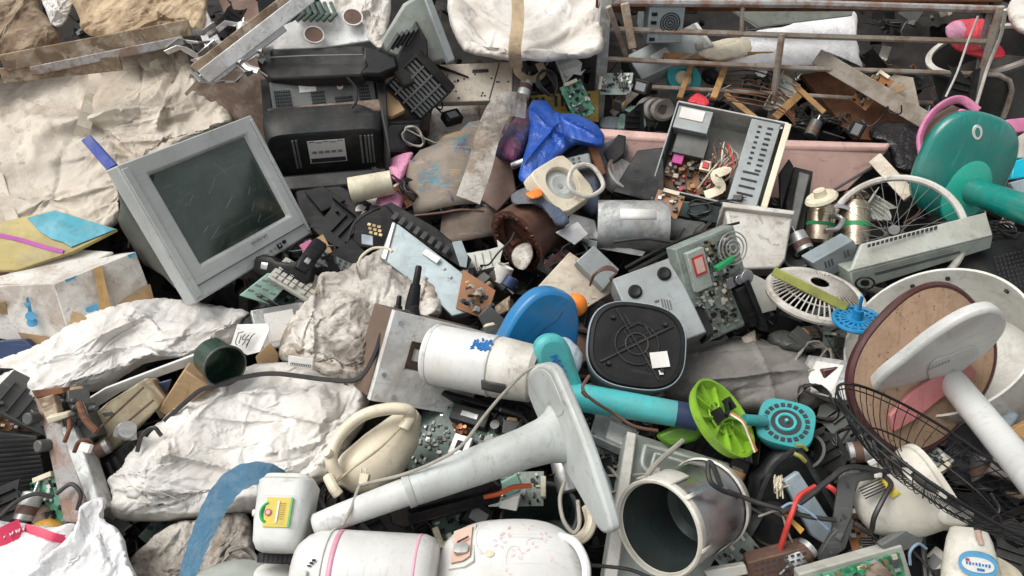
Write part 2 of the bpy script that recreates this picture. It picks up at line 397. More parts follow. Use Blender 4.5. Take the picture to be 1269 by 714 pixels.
D('drum', (.20, .16, .13), .7, .1, dirt=.5, dcol=(.12, .075, .05), ds=6, spk=.4, bump=.2)
D('drum_paint', (.24, .20, .16), .65, .1, dirt=.5, dcol=(.11, .075, .055), c2=[(.05, .22, .30), (.35, .20, .06), (.07, .05, .14)], c2s=7, c2t=.56, spk=.4)
D('burnt_body', (.075, .038, .028), .6, .2, dirt=.6, dcol=(.16, .07, .04), ds=11, spk=.5, bump=.6)
D('burnt', (.035, .018, .013), .5, .3, dirt=.5, dcol=(.20, .05, .03), ds=16, spk=.5, bump=.8)
D('brown_metal', (.15, .085, .06), .6, .2, dirt=.5, dcol=(.07, .045, .035), spk=.4)
D('wood', (.36, .27, .18), .8, c2=[(.50, .42, .33), (.2, .14, .09)], c2s=10, c2t=.53, dirt=.6, dcol=(.15, .10, .06), ds=11, spk=.4, bump=.4)
D('wood_grey', (.34, .30, .25), .85, dirt=.6, dcol=(.15, .11, .08), ds=10, spk=.4, bump=.4)
D('wood_orange', (.42, .24, .09), .7, dirt=.5, dcol=(.16, .08, .04), ds=10, spk=.3, bump=.2)
D('veneer', (.16, .11, .08), .6, dirt=.4, spk=.3)
D('cork', (.37, .25, .165), .9, dirt=.25, dcol=(.17, .09, .055), ds=30, spk=.8, bump=.5, soft=.1)
D('maroon', (.06, .012, .014), .4, dirt=.3, spk=.2)
D('pink_red', (.52, .19, .19), .45, dirt=.25, spk=.1)
D('pink_tub', (.66, .43, .38), .5, dirt=.4, dcol=(.26, .17, .13), ds=5, spk=.3, soft=.2)
D('pink', (.66, .20, .38), .45, dirt=.4, spk=.1)
D('black', (.006, .0065, .0075), .42, dirt=.3, dcol=(.03, .028, .025), ds=7, spk=.3, spec=.3)
D('black_gloss', (.008, .009, .011), .28, dirt=.25, dcol=(.05, .045, .04), spk=.2, coat=.3)
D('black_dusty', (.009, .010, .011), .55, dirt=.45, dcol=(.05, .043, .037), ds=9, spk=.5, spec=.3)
D('tvback', (.013, .015, .016), .5, spec=.3, dirt=.35, dcol=(.08, .066, .055), spk=.3)
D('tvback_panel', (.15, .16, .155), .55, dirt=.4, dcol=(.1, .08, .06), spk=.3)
D('dust_brown', (.16, .105, .075), .9, dirt=.7, dcol=(.3, .25, .2), ds=16, spk=.5, bump=.5)
D('navy', (.015, .035, .10), .45, dirt=.2)
D('blue_disc', (.01, .18, .42), .38, dirt=.4, dcol=(.10, .18, .27), spk=.25, coat=.3, bump=.03)
D('blue_part', (.01, .20, .42), .35, dirt=.3, spk=.2)
D('blue_paint', (.05, .10, .48), .6, dirt=.5, dcol=(.3, .3, .35))
D('orange', (.85, .22, .02), .35, dirt=.1)
D('turq', (.06, .42, .43), .4, dirt=.45, dcol=(.12, .22, .21), spk=.3, coat=.15, bump=.04)
D('turq_dark', (.03, .30, .31), .4, dirt=.3, spk=.2)
D('teal_green', (.0, .20, .165), .25, dirt=.35, dcol=(.10, .19, .16), spk=.25, coat=.4, bump=.02)
D('teal_light', (.02, .42, .31), .25, dirt=.1, coat=.3, bump=.02)
D('teal_deep', (.0, .10, .075), .25, dirt=.1, coat=.3)
D('lime', (.26, .50, .03), .4, dirt=.45, dcol=(.12, .17, .05), spk=.35)
D('lime_dark', (.12, .32, .02), .4, dirt=.2, spk=.2)
D('olive', (.28, .30, .06), .5, dirt=.4, spk=.3)
D('can_green', (.008, .045, .025), .25, .3, dirt=.4, coat=.3)
D('pcb', (.02, .16, .08), .4, dirt=.35, dcol=(.2, .3, .22), ds=30, c2=(.12, .32, .22), c2s=40, c2t=.52, spk=.4)
D('pcb_dark', (.06, .11, .09), .45, dirt=.5, dcol=(.14, .18, .15), ds=25, spk=.5)
D('pcb_brown', (.32, .12, .03), .5, dirt=.4, spk=.4)
D('pcb_grey', (.25, .30, .27), .5, .2, dirt=.5, dcol=(.12, .11, .08), ds=18, spk=.5)
D('gold', (.36, .28, .15), .4, .6, dirt=.2); D('red', (.5, .03, .03), .4, dirt=.2); D('magenta', (.40, .03, .2), .4, dirt=.1)
D('green', (.02, .3, .1), .4, dirt=.1); D('yellow', (.62, .50, .05), .5, dirt=.25, dcol=(.4, .28, .05)); D('amber', (.5, .27, .04), .4, dirt=.1)
D('paper', (.72, .71, .68), .7, dirt=.25, dcol=(.45, .38, .3)); D('ink', (.03, .03, .035), .8, dirt=0, spk=0); D('ink_blue', (.02, .16, .42), .8, dirt=.1, spk=0)
D('faded_ink', (.52, .54, .58), .8, dirt=.1, spk=0); D('grey_ink', (.22, .23, .23), .6, dirt=.1, spk=0); D('pink_print', (.70, .53, .52), .35, dirt=.05, spk=0); D('pink_stripe', (.70, .32, .42), .35, dirt=.1, spk=0)
D('red_print', (.70, .04, .12), .5, dirt=.1, spk=.05); D('green_print', (.03, .35, .10), .5, dirt=.05, spk=0); D('sky_print', (.10, .38, .62), .4, dirt=.1, spk=.0)
D('yellow_box', (.50, .36, .06), .6, dirt=.6, dcol=(.2, .13, .04), spk=.4)
D('card', (.45, .30, .16), .85, dirt=.45, dcol=(.22, .14, .08), spk=.3); D('tape', (.55, .34, .13), .4, dirt=.3, coat=.2)
D('box_white', (.70, .68, .63), .75, dirt=.6, dcol=(.33, .24, .18), ds=8, spk=.4, wrinkle=.2)
D('khaki', (.42, .34, .12), .55, dirt=.4, dcol=(.25, .2, .1), spk=.2); D('teal_print', (.02, .32, .42), .45, dirt=.4, dcol=(.0, .1, .14), ds=12); D('mauve', (.48, .10, .38), .5, dirt=.2)
D('strap', (.66, .60, .50), .8, dirt=.5, dcol=(.3, .24, .17), weave=300, wrinkle=.2)
D('strap_tan', (.50, .38, .24), .8, dirt=.4, weave=300)
D('cable', (.018, .018, .02), .45, dirt=.2); D('cable_grey', (.36, .34, .29), .6, dirt=.3); D('cable_red', (.55, .05, .04), .45, dirt=.1); D('cable_blue', (.25, .36, .48), .5, dirt=.2)
D('cable_orange', (.7, .12, .03), .45, dirt=.1); D('cable_brown', (.14, .07, .05), .5); D('copper', (.45, .19, .10), .35, .8, dirt=.3)
D('ground', (.17, .15, .13), .95, dirt=.5, spk=.4, ds=2, bump=.5, bs=12)
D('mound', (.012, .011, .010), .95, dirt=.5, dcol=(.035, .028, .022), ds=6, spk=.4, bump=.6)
D('bluegrey', (.33, .40, .45), .45, dirt=.3, spk=.2); D('cyan', (.0, .45, .62), .4, dirt=.1); D('mint', (.30, .50, .42), .5, dirt=.3, spk=.2)
D('ivory', (.70, .64, .48), .5, dirt=.3, spk=.2); D('peach', (.62, .42, .34), .4, dirt=.1, spk=.1)

# ---------------------------------------------------------------- cloth: sacks, bags, rags
def vnoise(p, seed=0):
    i = np.floor(p).astype(np.int64); f = p-i; f = f*f*(3-2*f)
    def h(a, b, c):
        n = (a*374761393+b*668265263+c*2147483647+seed*1274126177) & 0xffffffff
        n = ((n ^ (n >> 13))*1274126177) & 0xffffffff
        return ((n ^ (n >> 16)) & 0xffff)/65535.0
    r = 0
    for a in (0, 1):
        for b in (0, 1):
            for c in (0, 1):
                wgt = (f[:, 0] if a else 1-f[:, 0])*(f[:, 1] if b else 1-f[:, 1])*(f[:, 2] if c else 1-f[:, 2])
                r = r+wgt*h(i[:, 0]+a, i[:, 1]+b, i[:, 2]+c)
    return r*2-1
def fbm(p, o=4, seed=0):
    r = 0; a = 1
    for k in range(o): r = r+a*vnoise(p*(2**k)+17.3*k, seed+k); a *= .5
    return r
def folds(uv, size, n, amp, rg, ang=None, spread=180, pinch=(), wmul=1.0):
    "height of n tapering creases over the points uv"
    h = np.zeros(len(uv))
    p3 = np.stack([uv[:, 0], uv[:, 1], np.zeros(len(uv))], 1)/size
    wx = fbm(p3*3, 3, rg.randrange(999)); wy = fbm(p3*3+9, 3, rg.randrange(999))
    q = uv+np.stack([wx, wy], 1)*size*.05
    lo, hi = uv.min(0), uv.max(0)
    for i in range(n):
        L = size*rg.uniform(.2, .9); wd = size*(.007+.04*rg.random()**2)*wmul
        if pinch and rg.random() < .6:
            s0 = np.array(rg.choice(pinch)); a = rg.uniform(0, 2*math.pi) if ang is None or rg.random() < .3 else R_(ang+rg.uniform(-spread, spread)); L *= 1.2
            one = True
        else:
            s0 = np.array([rg.uniform(lo[0], hi[0]), rg.uniform(lo[1], hi[1])]); a = R_((0 if ang is None else ang)+rg.uniform(-spread, spread)); one = False
        d = np.array([math.cos(a), math.sin(a)]); nrm = np.array([-d[1], d[0]])
        t = ((q-s0)@d)/L; e = (q-s0)@nrm; wd_ = wd*(0.4+1.4*np.clip(t, 0, 1)) if one else wd
        tp = np.where((t > 0) & (t < 1), (1-np.clip(t, 0, 1))**.8*np.clip(t*8, 0, 1) if one else np.sin(np.pi*np.clip(t, 0, 1)), 0)
        asym = rg.uniform(.35, 1); w1, w2 = wd_, wd_*asym
        prof = np.exp(-np.abs(e)/np.where(e > 0, w1, w2))
        h += rg.choice((1, 1, -1))*amp*rg.uniform(.5, 1)*tp*prof*min(1.5, (wd/size)/.024+.15)
    return h
def drape(ob, nb, nr, slack, frames=12):
    "lets the fabric, cut a little too large, buckle into creases between its edges"
    vg = ob.vertex_groups.new(name='pin'); n = len(ob.data.vertices); rim = 1+(nr-2)*nb
    vg.add(list(range(rim, n)), 1.0, 'REPLACE')
    for j in range(6): vg.add(list(range(1+(nr-3-j)*nb, 1+(nr-2-j)*nb)), .5*(1-j/6), 'REPLACE')
    m = ob.modifiers.new('cloth', 'CLOTH'); s = m.settings
    s.quality = 5; s.mass = .12; s.tension_stiffness = 25; s.compression_stiffness = 25; s.shear_stiffness = 8; s.bending_stiffness = .04
    s.air_damping = 2.5; s.shrink_min = -slack; s.vertex_group_mass = 'pin'; s.pin_stiffness = 1
    s.use_pressure = True; s.uniform_pressure_force = .6; s.effector_weights.gravity = .35; s.time_scale = 1.0
    m.collision_settings.use_collision = False; m.collision_settings.use_self_collision = False
    m.point_cache.frame_start = 1; m.point_cache.frame_end = frames+1
    for f in range(1, frames+1): scene.frame_set(f)
    dg = bpy.context.evaluated_depsgraph_get(); me = ob.evaluated_get(dg).to_mesh()
    co = np.zeros(n*3, np.float32); me.vertices.foreach_get('co', co); ob.evaluated_get(dg).to_mesh_clear()
    ob.modifiers.remove(m); ob.vertex_groups.clear(); scene.frame_set(1)
    ob.data.vertices.foreach_set('co', co); ob.data.update()
def cloth(name, label, cat, outline, l, H, m, seed=1, n=40, amp=None, ang=None, spread=180, pinch=(), group=None, skirt=.16, rings=46, nth=200, ctr=None, p=3.2, lump=.18, wmul=1.0, kind=None, fine=1.0, crisp=1.0, cr=(), sim=0):
    rg = random.Random(seed)
    pts = [W(q[0], q[1], (q[2] if len(q) > 2 else l)) for q in outline]
    c = W(ctr[0], ctr[1], l) if ctr else sum(pts, Vector())/len(pts)
    sub = max(4, nth//len(pts)); B = np.array([tuple(v) for v in catmull(pts, sub, True)]); nb = len(B)
    tc = (CAM-c).normalized(); dr = np.array((tc*.72+HN*.28).normalized()); U_ = np.array(RT); V_ = np.cross(np.array(tc), U_)
    V_ /= np.linalg.norm(V_)
    c_ = np.array(c); size = max(np.ptp((B-c_)@U_), np.ptp((B-c_)@V_))
    if amp is None: amp = size*.020
    # ragged outline
    dd = B-c_; rr = np.linalg.norm(dd, axis=1, keepdims=True)
    an = np.linspace(0, 2*np.pi, nb, endpoint=False); wob = fbm(np.stack([np.cos(an)*4, np.sin(an)*4, np.zeros(nb)+seed], 1), 4, seed)
    B = B+dd/rr*(wob[:, None]*size*.012)
    ts = (np.linspace(0, 1, rings)[1:])**.85
    V = [c_[None, :]]; Tt = [np.zeros(1)]
    for t in ts: V.append(c_+(B-c_)*t); Tt.append(np.full(nb, t))
    V = np.concatenate(V); Tt = np.concatenate(Tt)
    uv = np.stack([(V-c_)@U_, (V-c_)@V_], 1); p3 = np.stack([uv[:, 0], uv[:, 1], np.full(len(uv), seed*.37)], 1)
    pin = [tuple(((np.array(W(q[0], q[1], l))-c_)@U_, (np.array(W(q[0], q[1], l))-c_)@V_)) for q in pinch]
    pin = [(float(a), float(b)) for a, b in pin]
    env = np.sqrt(np.clip(1-Tt**p, 0, 1))
    low = fbm(p3/size*2.6, 2, seed+5)
    h = H*env*(1+lump*low)
    f1 = folds(uv, size, n, amp, rg, ang, spread, pin, wmul)
    tri = np.zeros(len(uv))
    wv_ = fbm(p3/size*2.2+3, 2, seed+21); wv2 = fbm(p3/size*2.2+7, 2, seed+22)
    for i in range(9):
        a = R_((ang if ang is not None else rg.uniform(0, 180))+rg.uniform(-1, 1)*(spread if ang is not None else 90)); lam = size*rg.uniform(.07, .24)
        ph = ((uv@np.array([-math.sin(a), math.cos(a)]))+wv_*size*.07)/lam+rg.random()
        mk = np.clip(fbm(p3/size*3.1+i*5.7, 2, seed+30+i)*2.2-.25, 0, 1)
        tri += (np.abs((ph % 1)-.5)-.25)*lam*.30*mk
    rid = 1-np.abs(fbm(p3/size*7, 3, seed+9)); rid2 = 1-np.abs(fbm(p3/size*17+3*fbm(p3/size*5, 2, seed)[:, None], 2, seed+3))
    f2 = (rid-.7)*amp*.40*fine+(rid2-.7)*amp*.20*fine
    fx = np.zeros(len(uv))
    qw = uv+np.stack([wv_, wv2], 1)*size*.03
    for (x0, y0, x1, y1, wp, am) in cr:
        k_ = K(x0, y0, l); A_ = np.array(W(x0, y0, l))-c_; B_ = np.array(W(x1, y1, l))-c_
        a2 = np.array([A_@U_, A_@V_]); b2 = np.array([B_@U_, B_@V_]); d2 = b2-a2; L2 = np.linalg.norm(d2); d2 = d2/L2
        t_ = ((qw-a2)@d2)/L2; e_ = (qw-a2)@np.array([-d2[1], d2[0]])
        fx += am*np.exp(-np.abs(e_)/(wp*k_*np.where(e_ > 0, 1, .45)))*np.clip(t_*6+1, 0, 1)*np.clip((1-t_)*6+1, 0, 1)
    h = h+(f1+f2+tri*crisp*.28+fx*.6)*(.35+.65*np.clip(env, 0, 1))
    V = V+dr[None, :]*h[:, None]
    back = np.array(-tc)
    r1 = V[-nb:]+back*skirt*.35+(c_-V[-nb:])*.02; r2 = V[-nb:]+back*skirt+(c_-V[-nb:])*.12
    allv = np.concatenate([V, r1, r2]); mb = MB(); mb.v = [Vector(x) for x in allv.tolist()]
    for i in range(nb): mb.f.append([0, 1+i, 1+(i+1) % nb])
    tot = len(ts)+2
    for j in range(tot-1):
        o = 1+j*nb
        for i in range(nb): k2 = (i+1) % nb; mb.f.append([o+i, o+nb+i, o+nb+k2, o+k2])
    mb.f.append([1+(tot-1)*nb+i for i in range(nb)][::-1]); mb.mi = [0]*len(mb.f)
    ob = S(name, label, cat, mb, m, group=group, smooth=75, kind=kind)
    if sim:
        drape(ob, nb, len(ts), sim); off = ob.location
        V = np.array([tuple(v.co+off) for v in ob.data.vertices])[:len(V)]
    def at(px, py, dl=.004):
        "point of the cloth's surface seen at px,py"
        w0 = np.array(W(px, py, l)); i = int(np.argmin(((((V-np.array(CAM))/np.linalg.norm(V-np.array(CAM), axis=1)[:, None])-(w0-np.array(CAM))/np.linalg.norm(w0-np.array(CAM)))**2).sum(1)))
        return Vector(V[i])+tc*dl
    ob_at = at
    return ob, at
# ================================================================ ground, mound, scraps nobody could count
mb = MB(); mb.add([(-60, -40, 0), (60, -40, 0), (60, 120, 0), (-60, 120, 0)], [(0, 1, 2, 3)])
S('ground', None, None, mb, 'ground', kind='structure', smooth=0)
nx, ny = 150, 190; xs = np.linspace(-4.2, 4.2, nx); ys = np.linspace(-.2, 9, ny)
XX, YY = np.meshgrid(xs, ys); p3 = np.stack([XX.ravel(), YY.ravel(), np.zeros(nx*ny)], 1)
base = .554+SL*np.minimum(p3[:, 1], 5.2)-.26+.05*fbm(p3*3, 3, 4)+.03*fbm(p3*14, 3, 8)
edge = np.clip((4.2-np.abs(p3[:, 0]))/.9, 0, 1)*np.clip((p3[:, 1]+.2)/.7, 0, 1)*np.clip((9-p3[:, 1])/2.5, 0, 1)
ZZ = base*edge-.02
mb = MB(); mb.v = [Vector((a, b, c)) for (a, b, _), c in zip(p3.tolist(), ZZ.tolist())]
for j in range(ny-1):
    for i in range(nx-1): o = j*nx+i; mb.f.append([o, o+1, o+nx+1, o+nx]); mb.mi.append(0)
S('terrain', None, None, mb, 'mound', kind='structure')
def rot_rand(rg): return Matrix.Rotation(rg.uniform(0, 6.28), 3, Vector((rg.uniform(-1, 1), rg.uniform(-1, 1), rg.uniform(-1, 1))).normalized())
def scraps(name, n, mats, seed, smax, lo, hi, zone=None):
    rg = random.Random(seed); mb = MB()
    for i in range(n):
        c = W(rg.uniform(-60, 1330), rg.uniform(-10, 760), rg.uniform(lo, hi))
        if zone:
            while True:
                x, y = rg.uniform(-3.6, 3.6), rg.uniform(.2, 5.2); dy = y; hw = .25+.62*dy
                if abs(x) > hw or y < .75: break
            l_ = rg.uniform(lo, hi); ed = min(1, (4.2-abs(x))/.9)*min(1, (y+.2)/.7); c = Vector((x, y, (.554+SL*y-.26)*ed+rg.uniform(.0, .07)))
        mb.cur = rg.randrange(len(mats)); s_ = smax*rg.uniform(.3, 1); k = rg.random()
        R3 = rot_rand(rg)
        if k < .45:      # bent plate with a turned edge
            a, b = s_, s_*rg.uniform(.3, .9); mb.box(c, (a, b, .003), R3); mb.box(c+R3 @ Vector((a/2, 0, .012)), (.003, b, .025), R3)
            if rg.random() < .5:
                for q in range(4): mb.box(c+R3 @ Vector((-a*.3+q*a*.18, 0, .003)), (a*.05, b*.7, .004), R3)
        elif k < .65: mb.box(c, (s_*.7, s_*.4, s_*.2), R3); mb.box(c+R3 @ Vector((0, 0, s_*.12)), (s_*.4, s_*.25, s_*.08), R3)
        elif k < .8:
            pts = [c]; d = R3 @ Vector((1, 0, 0))
            for q in range(5): d = (d+Vector((rg.uniform(-.8, .8), rg.uniform(-.8, .8), rg.uniform(-.5, .5)))).normalized(); pts.append(pts[-1]+d*s_*.45)
            mb.tube(catmull(pts, 4), .0035, 5)
        elif k < .9: mb.cyl(c, c+R3 @ Vector((0, 0, s_*.35)), s_*.22, s_*.2, 14)
        else:
            n_ = 5; rows = [[c+R3 @ Vector(((a/n_-.5)*s_, (b/n_-.5)*s_*.8, rg.uniform(-.12, .12)*s_)) for a in range(n_+1)] for b in range(n_+1)]; mb.sheet(rows)
    return S(name, None, None, mb, mats, kind='stuff', smooth=25)
o = scraps('plastic_scraps', 2200, ['black', 'black_dusty', 'black', 'tvback', 'bare_grey'], 11, .13, -.27, -.10)  # mostly black plastic, its colour also carries the shade in the gaps
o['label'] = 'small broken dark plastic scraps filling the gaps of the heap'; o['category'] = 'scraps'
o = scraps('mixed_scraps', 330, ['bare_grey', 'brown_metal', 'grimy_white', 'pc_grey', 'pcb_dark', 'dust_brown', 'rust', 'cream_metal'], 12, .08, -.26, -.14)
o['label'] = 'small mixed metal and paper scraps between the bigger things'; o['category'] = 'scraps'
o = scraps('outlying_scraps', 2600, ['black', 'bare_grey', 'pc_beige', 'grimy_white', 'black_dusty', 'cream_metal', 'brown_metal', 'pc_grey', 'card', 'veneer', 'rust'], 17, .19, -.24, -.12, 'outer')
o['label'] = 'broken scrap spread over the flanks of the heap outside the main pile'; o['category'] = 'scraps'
rg = random.Random(5); mb = MB()
for i in range(150):
    px, py = rg.uniform(-20, 1290), rg.uniform(60, 740); pts = []
    a = rg.uniform(0, 6.28)
    for q in range(6):
        pts.append(W(px, py, rg.uniform(-.16, -.05))); a += rg.uniform(-1.2, 1.2); px += math.cos(a)*22; py += math.sin(a)*22
    mb.cur = rg.choice([0, 0, 0, 1, 2, 3]); mb.tube(catmull(pts, 5), rg.uniform(.0018, .0035), 5)
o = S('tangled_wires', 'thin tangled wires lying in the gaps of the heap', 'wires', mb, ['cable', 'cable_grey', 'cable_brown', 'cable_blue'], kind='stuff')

def WV(px, py, y0):
    d = FW + RT*((px-634.5)/FPX) - UP*((py-357)/FPX); return CAM + d*((y0-CAM.y)/d.y)
def board(name, label, cat, pts, th, m, bevel=.002, group=None, extra=None):
    mb = MB(); mb.slab([W(*p) for p in pts], th)
    mats = [m]
    if extra: mats += extra(mb)
    return S(name, label, cat, mb, mats, bevel=bevel, group=group)
def beam(name, label, cat, a, b, w_, th, m, group=None, up=None, bevel=.003):
    A, B = W(*a), W(*b); F = AX(a, b); mb = MB(); mb.X = F.M; mb.box((0, 0, F.L/2), (w_, th, F.L)); mb.X = Matrix.Identity(4)
    return S(name, label, cat, mb, m, bevel=bevel, group=group)
def cable(name, label, pts, r, m, group=None, n=7, cat='cable'):
    mb = MB(); mb.tube(catmull([W(*p) for p in pts], 8), r, n); return S(name, label, cat, mb, m, group=group)

# ================================================================ bulk bags at the back
bulk, bat = cloth('bulk_bag', 'large beige woven bulk bag slumped behind the silver television', 'bulk bag',
    [(-60, 110), (0, 96), (60, 84), (120, 62), (190, 48), (225, 60), (246, 100), (262, 118), (288, 150), (262, 168), (200, 200), (150, 250), (146, 275), (90, 300), (20, 300), (-60, 300)], .13, .11, 'bulk', 3, 44, ang=10, spread=60, sim=.045,
    pinch=[(105, 165), (185, 60), (190, 150)], skirt=.35, group='woven bulk bags', rings=66, nth=280, lump=.2, amp=.03, crisp=.8, cr=[(-20, 168, 186, 152, 10, .035), (186, 152, 206, 70, 8, .05), (205, 75, 262, 160, 8, .03), (-20, 215, 150, 190, 12, .03), (0, 130, 100, 128, 8, .02), (120, 180, 240, 165, 9, .03), (20, 260, 120, 230, 9, .03), (110, 90, 180, 84, 6, .02), (150, 230, 200, 165, 8, .03)])
def strapon(name, label, at, pts, wd, m, group=None, dl=.012, wob=.002, mat=None):
    P_ = [at(a, b, dl) for a, b in pts]; mb = MB(); mb.ribbon(catmull(P_, 6), wd, (CAM-P_[0]).normalized(), .004, wob); return P('lifting_strap', mb, m, bulk, 0, True)
strapon('lifting_strap', 'beige webbing strap running down the beige bulk bag from the planks', bat, [(104, 58), (112, 80), (118, 100), (112, 125), (104, 150), (98, 168)], .045, 'strap', 'lifting straps of bulk bags')
strapon('lifting_strap', 'beige strap looped across the top of the beige bulk bag', bat, [(112, 52), (150, 58), (185, 60), (200, 74), (186, 84), (176, 72)], .04, 'strap', 'lifting straps of bulk bags')
strapon('lifting_strap', 'narrow beige strap at the far left edge above the painted board', bat, [(-6, 205), (4, 235), (12, 262), (22, 285)], .035, 'strap', 'lifting straps of bulk bags')
bulk2, _ = cloth('bulk_bag', 'whitish bulk bag with a tan strap standing beside the rusty cage post', 'bulk bag',
    [(566, -40), (562, 0), (560, 30), (572, 58), (600, 70), (650, 76), (700, 74), (742, 66), (746, 30), (744, -40), (660, -60)], .34, .08, 'bulk_white', 9, 30, sim=.05, rings=44, nth=180, ang=10, spread=35, skirt=.6, group='woven bulk bags', pinch=[(600, 60)])
mb = MB(); mb.ribbon(catmull([W(640, -20, .52), W(642, 20, .50), W(638, 60, .46), W(640, 84, .38)], 8), .042, (CAM-W(640, 30, .4)).normalized(), .005, .002)
P('lifting_strap', mb, 'strap_tan', bulk2, 0, True)
cloth('fabric_bundle', 'white fabric bundle hanging between grey monitor housing and whitish bulk bag', 'cloth', [(556, -30), (556, 20), (566, 48), (580, 50), (575, 10), (575, -30)], .30, .06, 'bulk_white', 91, 16, skirt=.3)
for nm, lb, ol, l, H, m, sd_ in [
    ('fabric_bundle', 'tan folded fabric bundle behind the wooden planks', [(92, -30), (96, 20), (110, 44), (160, 50), (215, 34), (250, 40), (256, 10), (245, -30)], .30, .10, 'tan_cloth', 21),
    ('fabric_bundle', 'dark brown rotting sack behind the end of the wooden board', [(-50, -30), (30, -30), (52, 10), (74, 44), (60, 60), (10, 74), (-50, 96)], .26, .10, 'brown_cloth', 22),
    ('fabric_bundle', 'pale grey bundle between the brown rotting sack and the tan fabric', [(44, -30), (95, -30), (92, 0), (80, 28), (66, 32), (56, 10)], .30, .05, 'sack', 23),
    ('fabric_bundle', 'cream fabric hanging above the dented white panel with round holes', [(392, -30), (500, -30), (486, 0), (480, 40), (470, 60), (440, 34), (410, 22)], .36, .05, 'bulk_white', 24)]:
    cloth(nm, lb, 'fabric', ol, l, H*.8, m, sd_, 34, amp=.03, crisp=2.5, wmul=.8, fine=1.5, group='fabric bundles along the back', skirt=.3)
cloth('rag_heap', 'pale crumpled rags under the cream metal panel', 'rags', [(532, 150), (545, 130), (600, 126), (640, 132), (650, 150), (620, 175), (560, 185), (530, 178)], .02, .06, 'sack_dirty', 27, 40, wmul=.5)
# planks
for lb, a, b, w_, th, m in [
    ('long grey wooden board on top of the beige bulk bag', (4, 78, .38), (236, 34, .40), .055, .03, 'wood'),
    ('narrow brown wooden batten under the grey board', (40, 88, .35), (228, 50, .37), .03, .03, 'rust_paint'),
    ('thin pale split lath lying lowest on the beige bulk bag', (2, 94, .34), (150, 78, .34), .05, .015, 'wood')]:
    beam('wooden_plank', lb, 'plank', a, b, w_, th, m, 'planks on the bulk bag')
# aluminium strips
for lb, a, b, w_ in [
    ('long white painted metal strip rising beside the dented white panel', (252, 96, .40), (384, -6, .50), .05),
    ('shorter aluminium strip beside the long white strip', (262, 100, .37), (352, 34, .42), .03),
    ('thin bright aluminium strip ending on the beige bulk bag', (246, 100, .36), (330, 30, .40), .022),
    ('long brown wooden batten beside the long white strip', (240, 86, .42), (368, -12, .50), .03),
    ('wooden edged strip behind the aluminium scraps', (236, -8, .30), (268, 64, .30), .06)]:
    beam('metal_strip', lb, 'metal strip', a, b, w_, .014, 'alu' if 'alum' in lb else ('white_metal' if 'white painted' in lb else ('wood' if 'brown' in lb else 'wood_grey')), 'metal strips at the back')
rg = random.Random(8)
for i, lb in enumerate(['crumpled aluminium scrap touching the wooden board end', 'crumpled aluminium scrap hanging over the brown sheet', 'crumpled aluminium scrap between the metal strips', 'crumpled aluminium scrap at the foot of the long white strip']):
    px, py = [(232, 60), (266, 84), (284, 52), (300, 72)][i]; mb = MB()
    for q in range(3):
        path = []; x, y = px-26, py-8+q*7
        for s_ in range(6): path.append(W(x, y, .37+rg.uniform(-.02, .03))); x += rg.uniform(8, 16); y += rg.uniform(-12, 12)
        mb.ribbon(path, .022, rot_rand(rg) @ Vector((0, 0, 1)), .003, .004, seed=i*7+q)
    S('aluminium_scrap', lb, 'metal scrap', mb, 'alu', group='crumpled aluminium scraps', smooth=20)
board('plastic_sheet', 'dark brown board leaning between the silver television and the black television', 'board', [(228, 116, .16), (262, 78, .28), (330, 66, .28), (336, 200, .04), (300, 190, .02)], .02, 'dust_brown')
board('plastic_sheet', 'brown board in the shade behind the long white strip', 'board', [(262, -20, .28), (345, -20, .30), (330, 30, .26), (285, 34, .24)], .02, 'brown_metal')
# dented white panel with holes
pts = [(322, 62, .34), (344, 34, .38), (372, 22, .40), (428, 12, .42), (452, 30, .40), (462, 50, .36), (398, 60, .34)]
mb = MB(); mb.slab([W(*p) for p in pts], .012)
t = T('dented_sheet', 'dented white metal panel with two round holes above the black television', 'metal panel', TR(W(390, 50, .34)))
P('panel', mb, 'white_metal', t, .004, True)
for x, y, a in ((389, 44, 11), (437, 22, 11)):
    F = DF(x, y, .42 if x > 400 else .395, (0, -1), .8); mb = MB(); mb.X = F.M; mb.loft([(-.002, a*F.k*1.1), (.006, a*F.k*1.15), (.006, a*F.k)], 24, c0=False, c1=False); mb.cur = 1; mb.loft([(.003, a*F.k), (.004, a*F.k)], 24)
    P('hole_collar', mb, ['white_metal', 'brown_metal'], t, 0, True)
mb = MB()
for i in range(7): mb.tube([W(362+i*8, 4, .44), W(368+i*8, 18, .43), W(360+i*8, 26, .42)], .008, 6)
S('finned_coil', 'small dark green finned coil above the dented white panel', 'coil', mb, 'pcb_dark')

# grey green plastic housing
F = Q([(474, 60), (528, -24), (566, 76), (548, 78)], .8, .30, (0, -1), 40)
mb = MB(); mb.slab([W(466, 60, .36), W(500, 4, .46), W(524, -10, .48), (W(558, 74, .30)), W(520, 84, .28)], .05)
t = T('monitor_housing', 'grey green plastic monitor housing with slots at the top centre', 'monitor housing', TR(W(510, 60, .3)))
P('shell', mb, 'grey_green', t, .012, True)
for i in range(5): mb = MB(); mb.slab([W(478+i*6, 62-i*2, .375), W(492+i*6, 40-i*2, .41), W(495+i*6, 42-i*2, .41), W(481+i*6, 64-i*2, .375)], .003); P('slot', mb, 'black', t, 0, True)
mb = MB(); mb.slab([W(521, -14, .52), W(530, -16, .52), W(565, 74, .34), W(556, 78, .34)], .03); P('rim', mb, 'pc_grey', t, .005, True)
mb = MB(); mb.slab([W(484, 84, .33), W(516, 24, .42), W(530, 50, .38), W(532, 96, .28), W(500, 110, .26)], .03); S('plastic_cover', 'black pointed plastic cover leaning on the grey green housing', 'plastic cover', mb, 'tvback', bevel=.01)
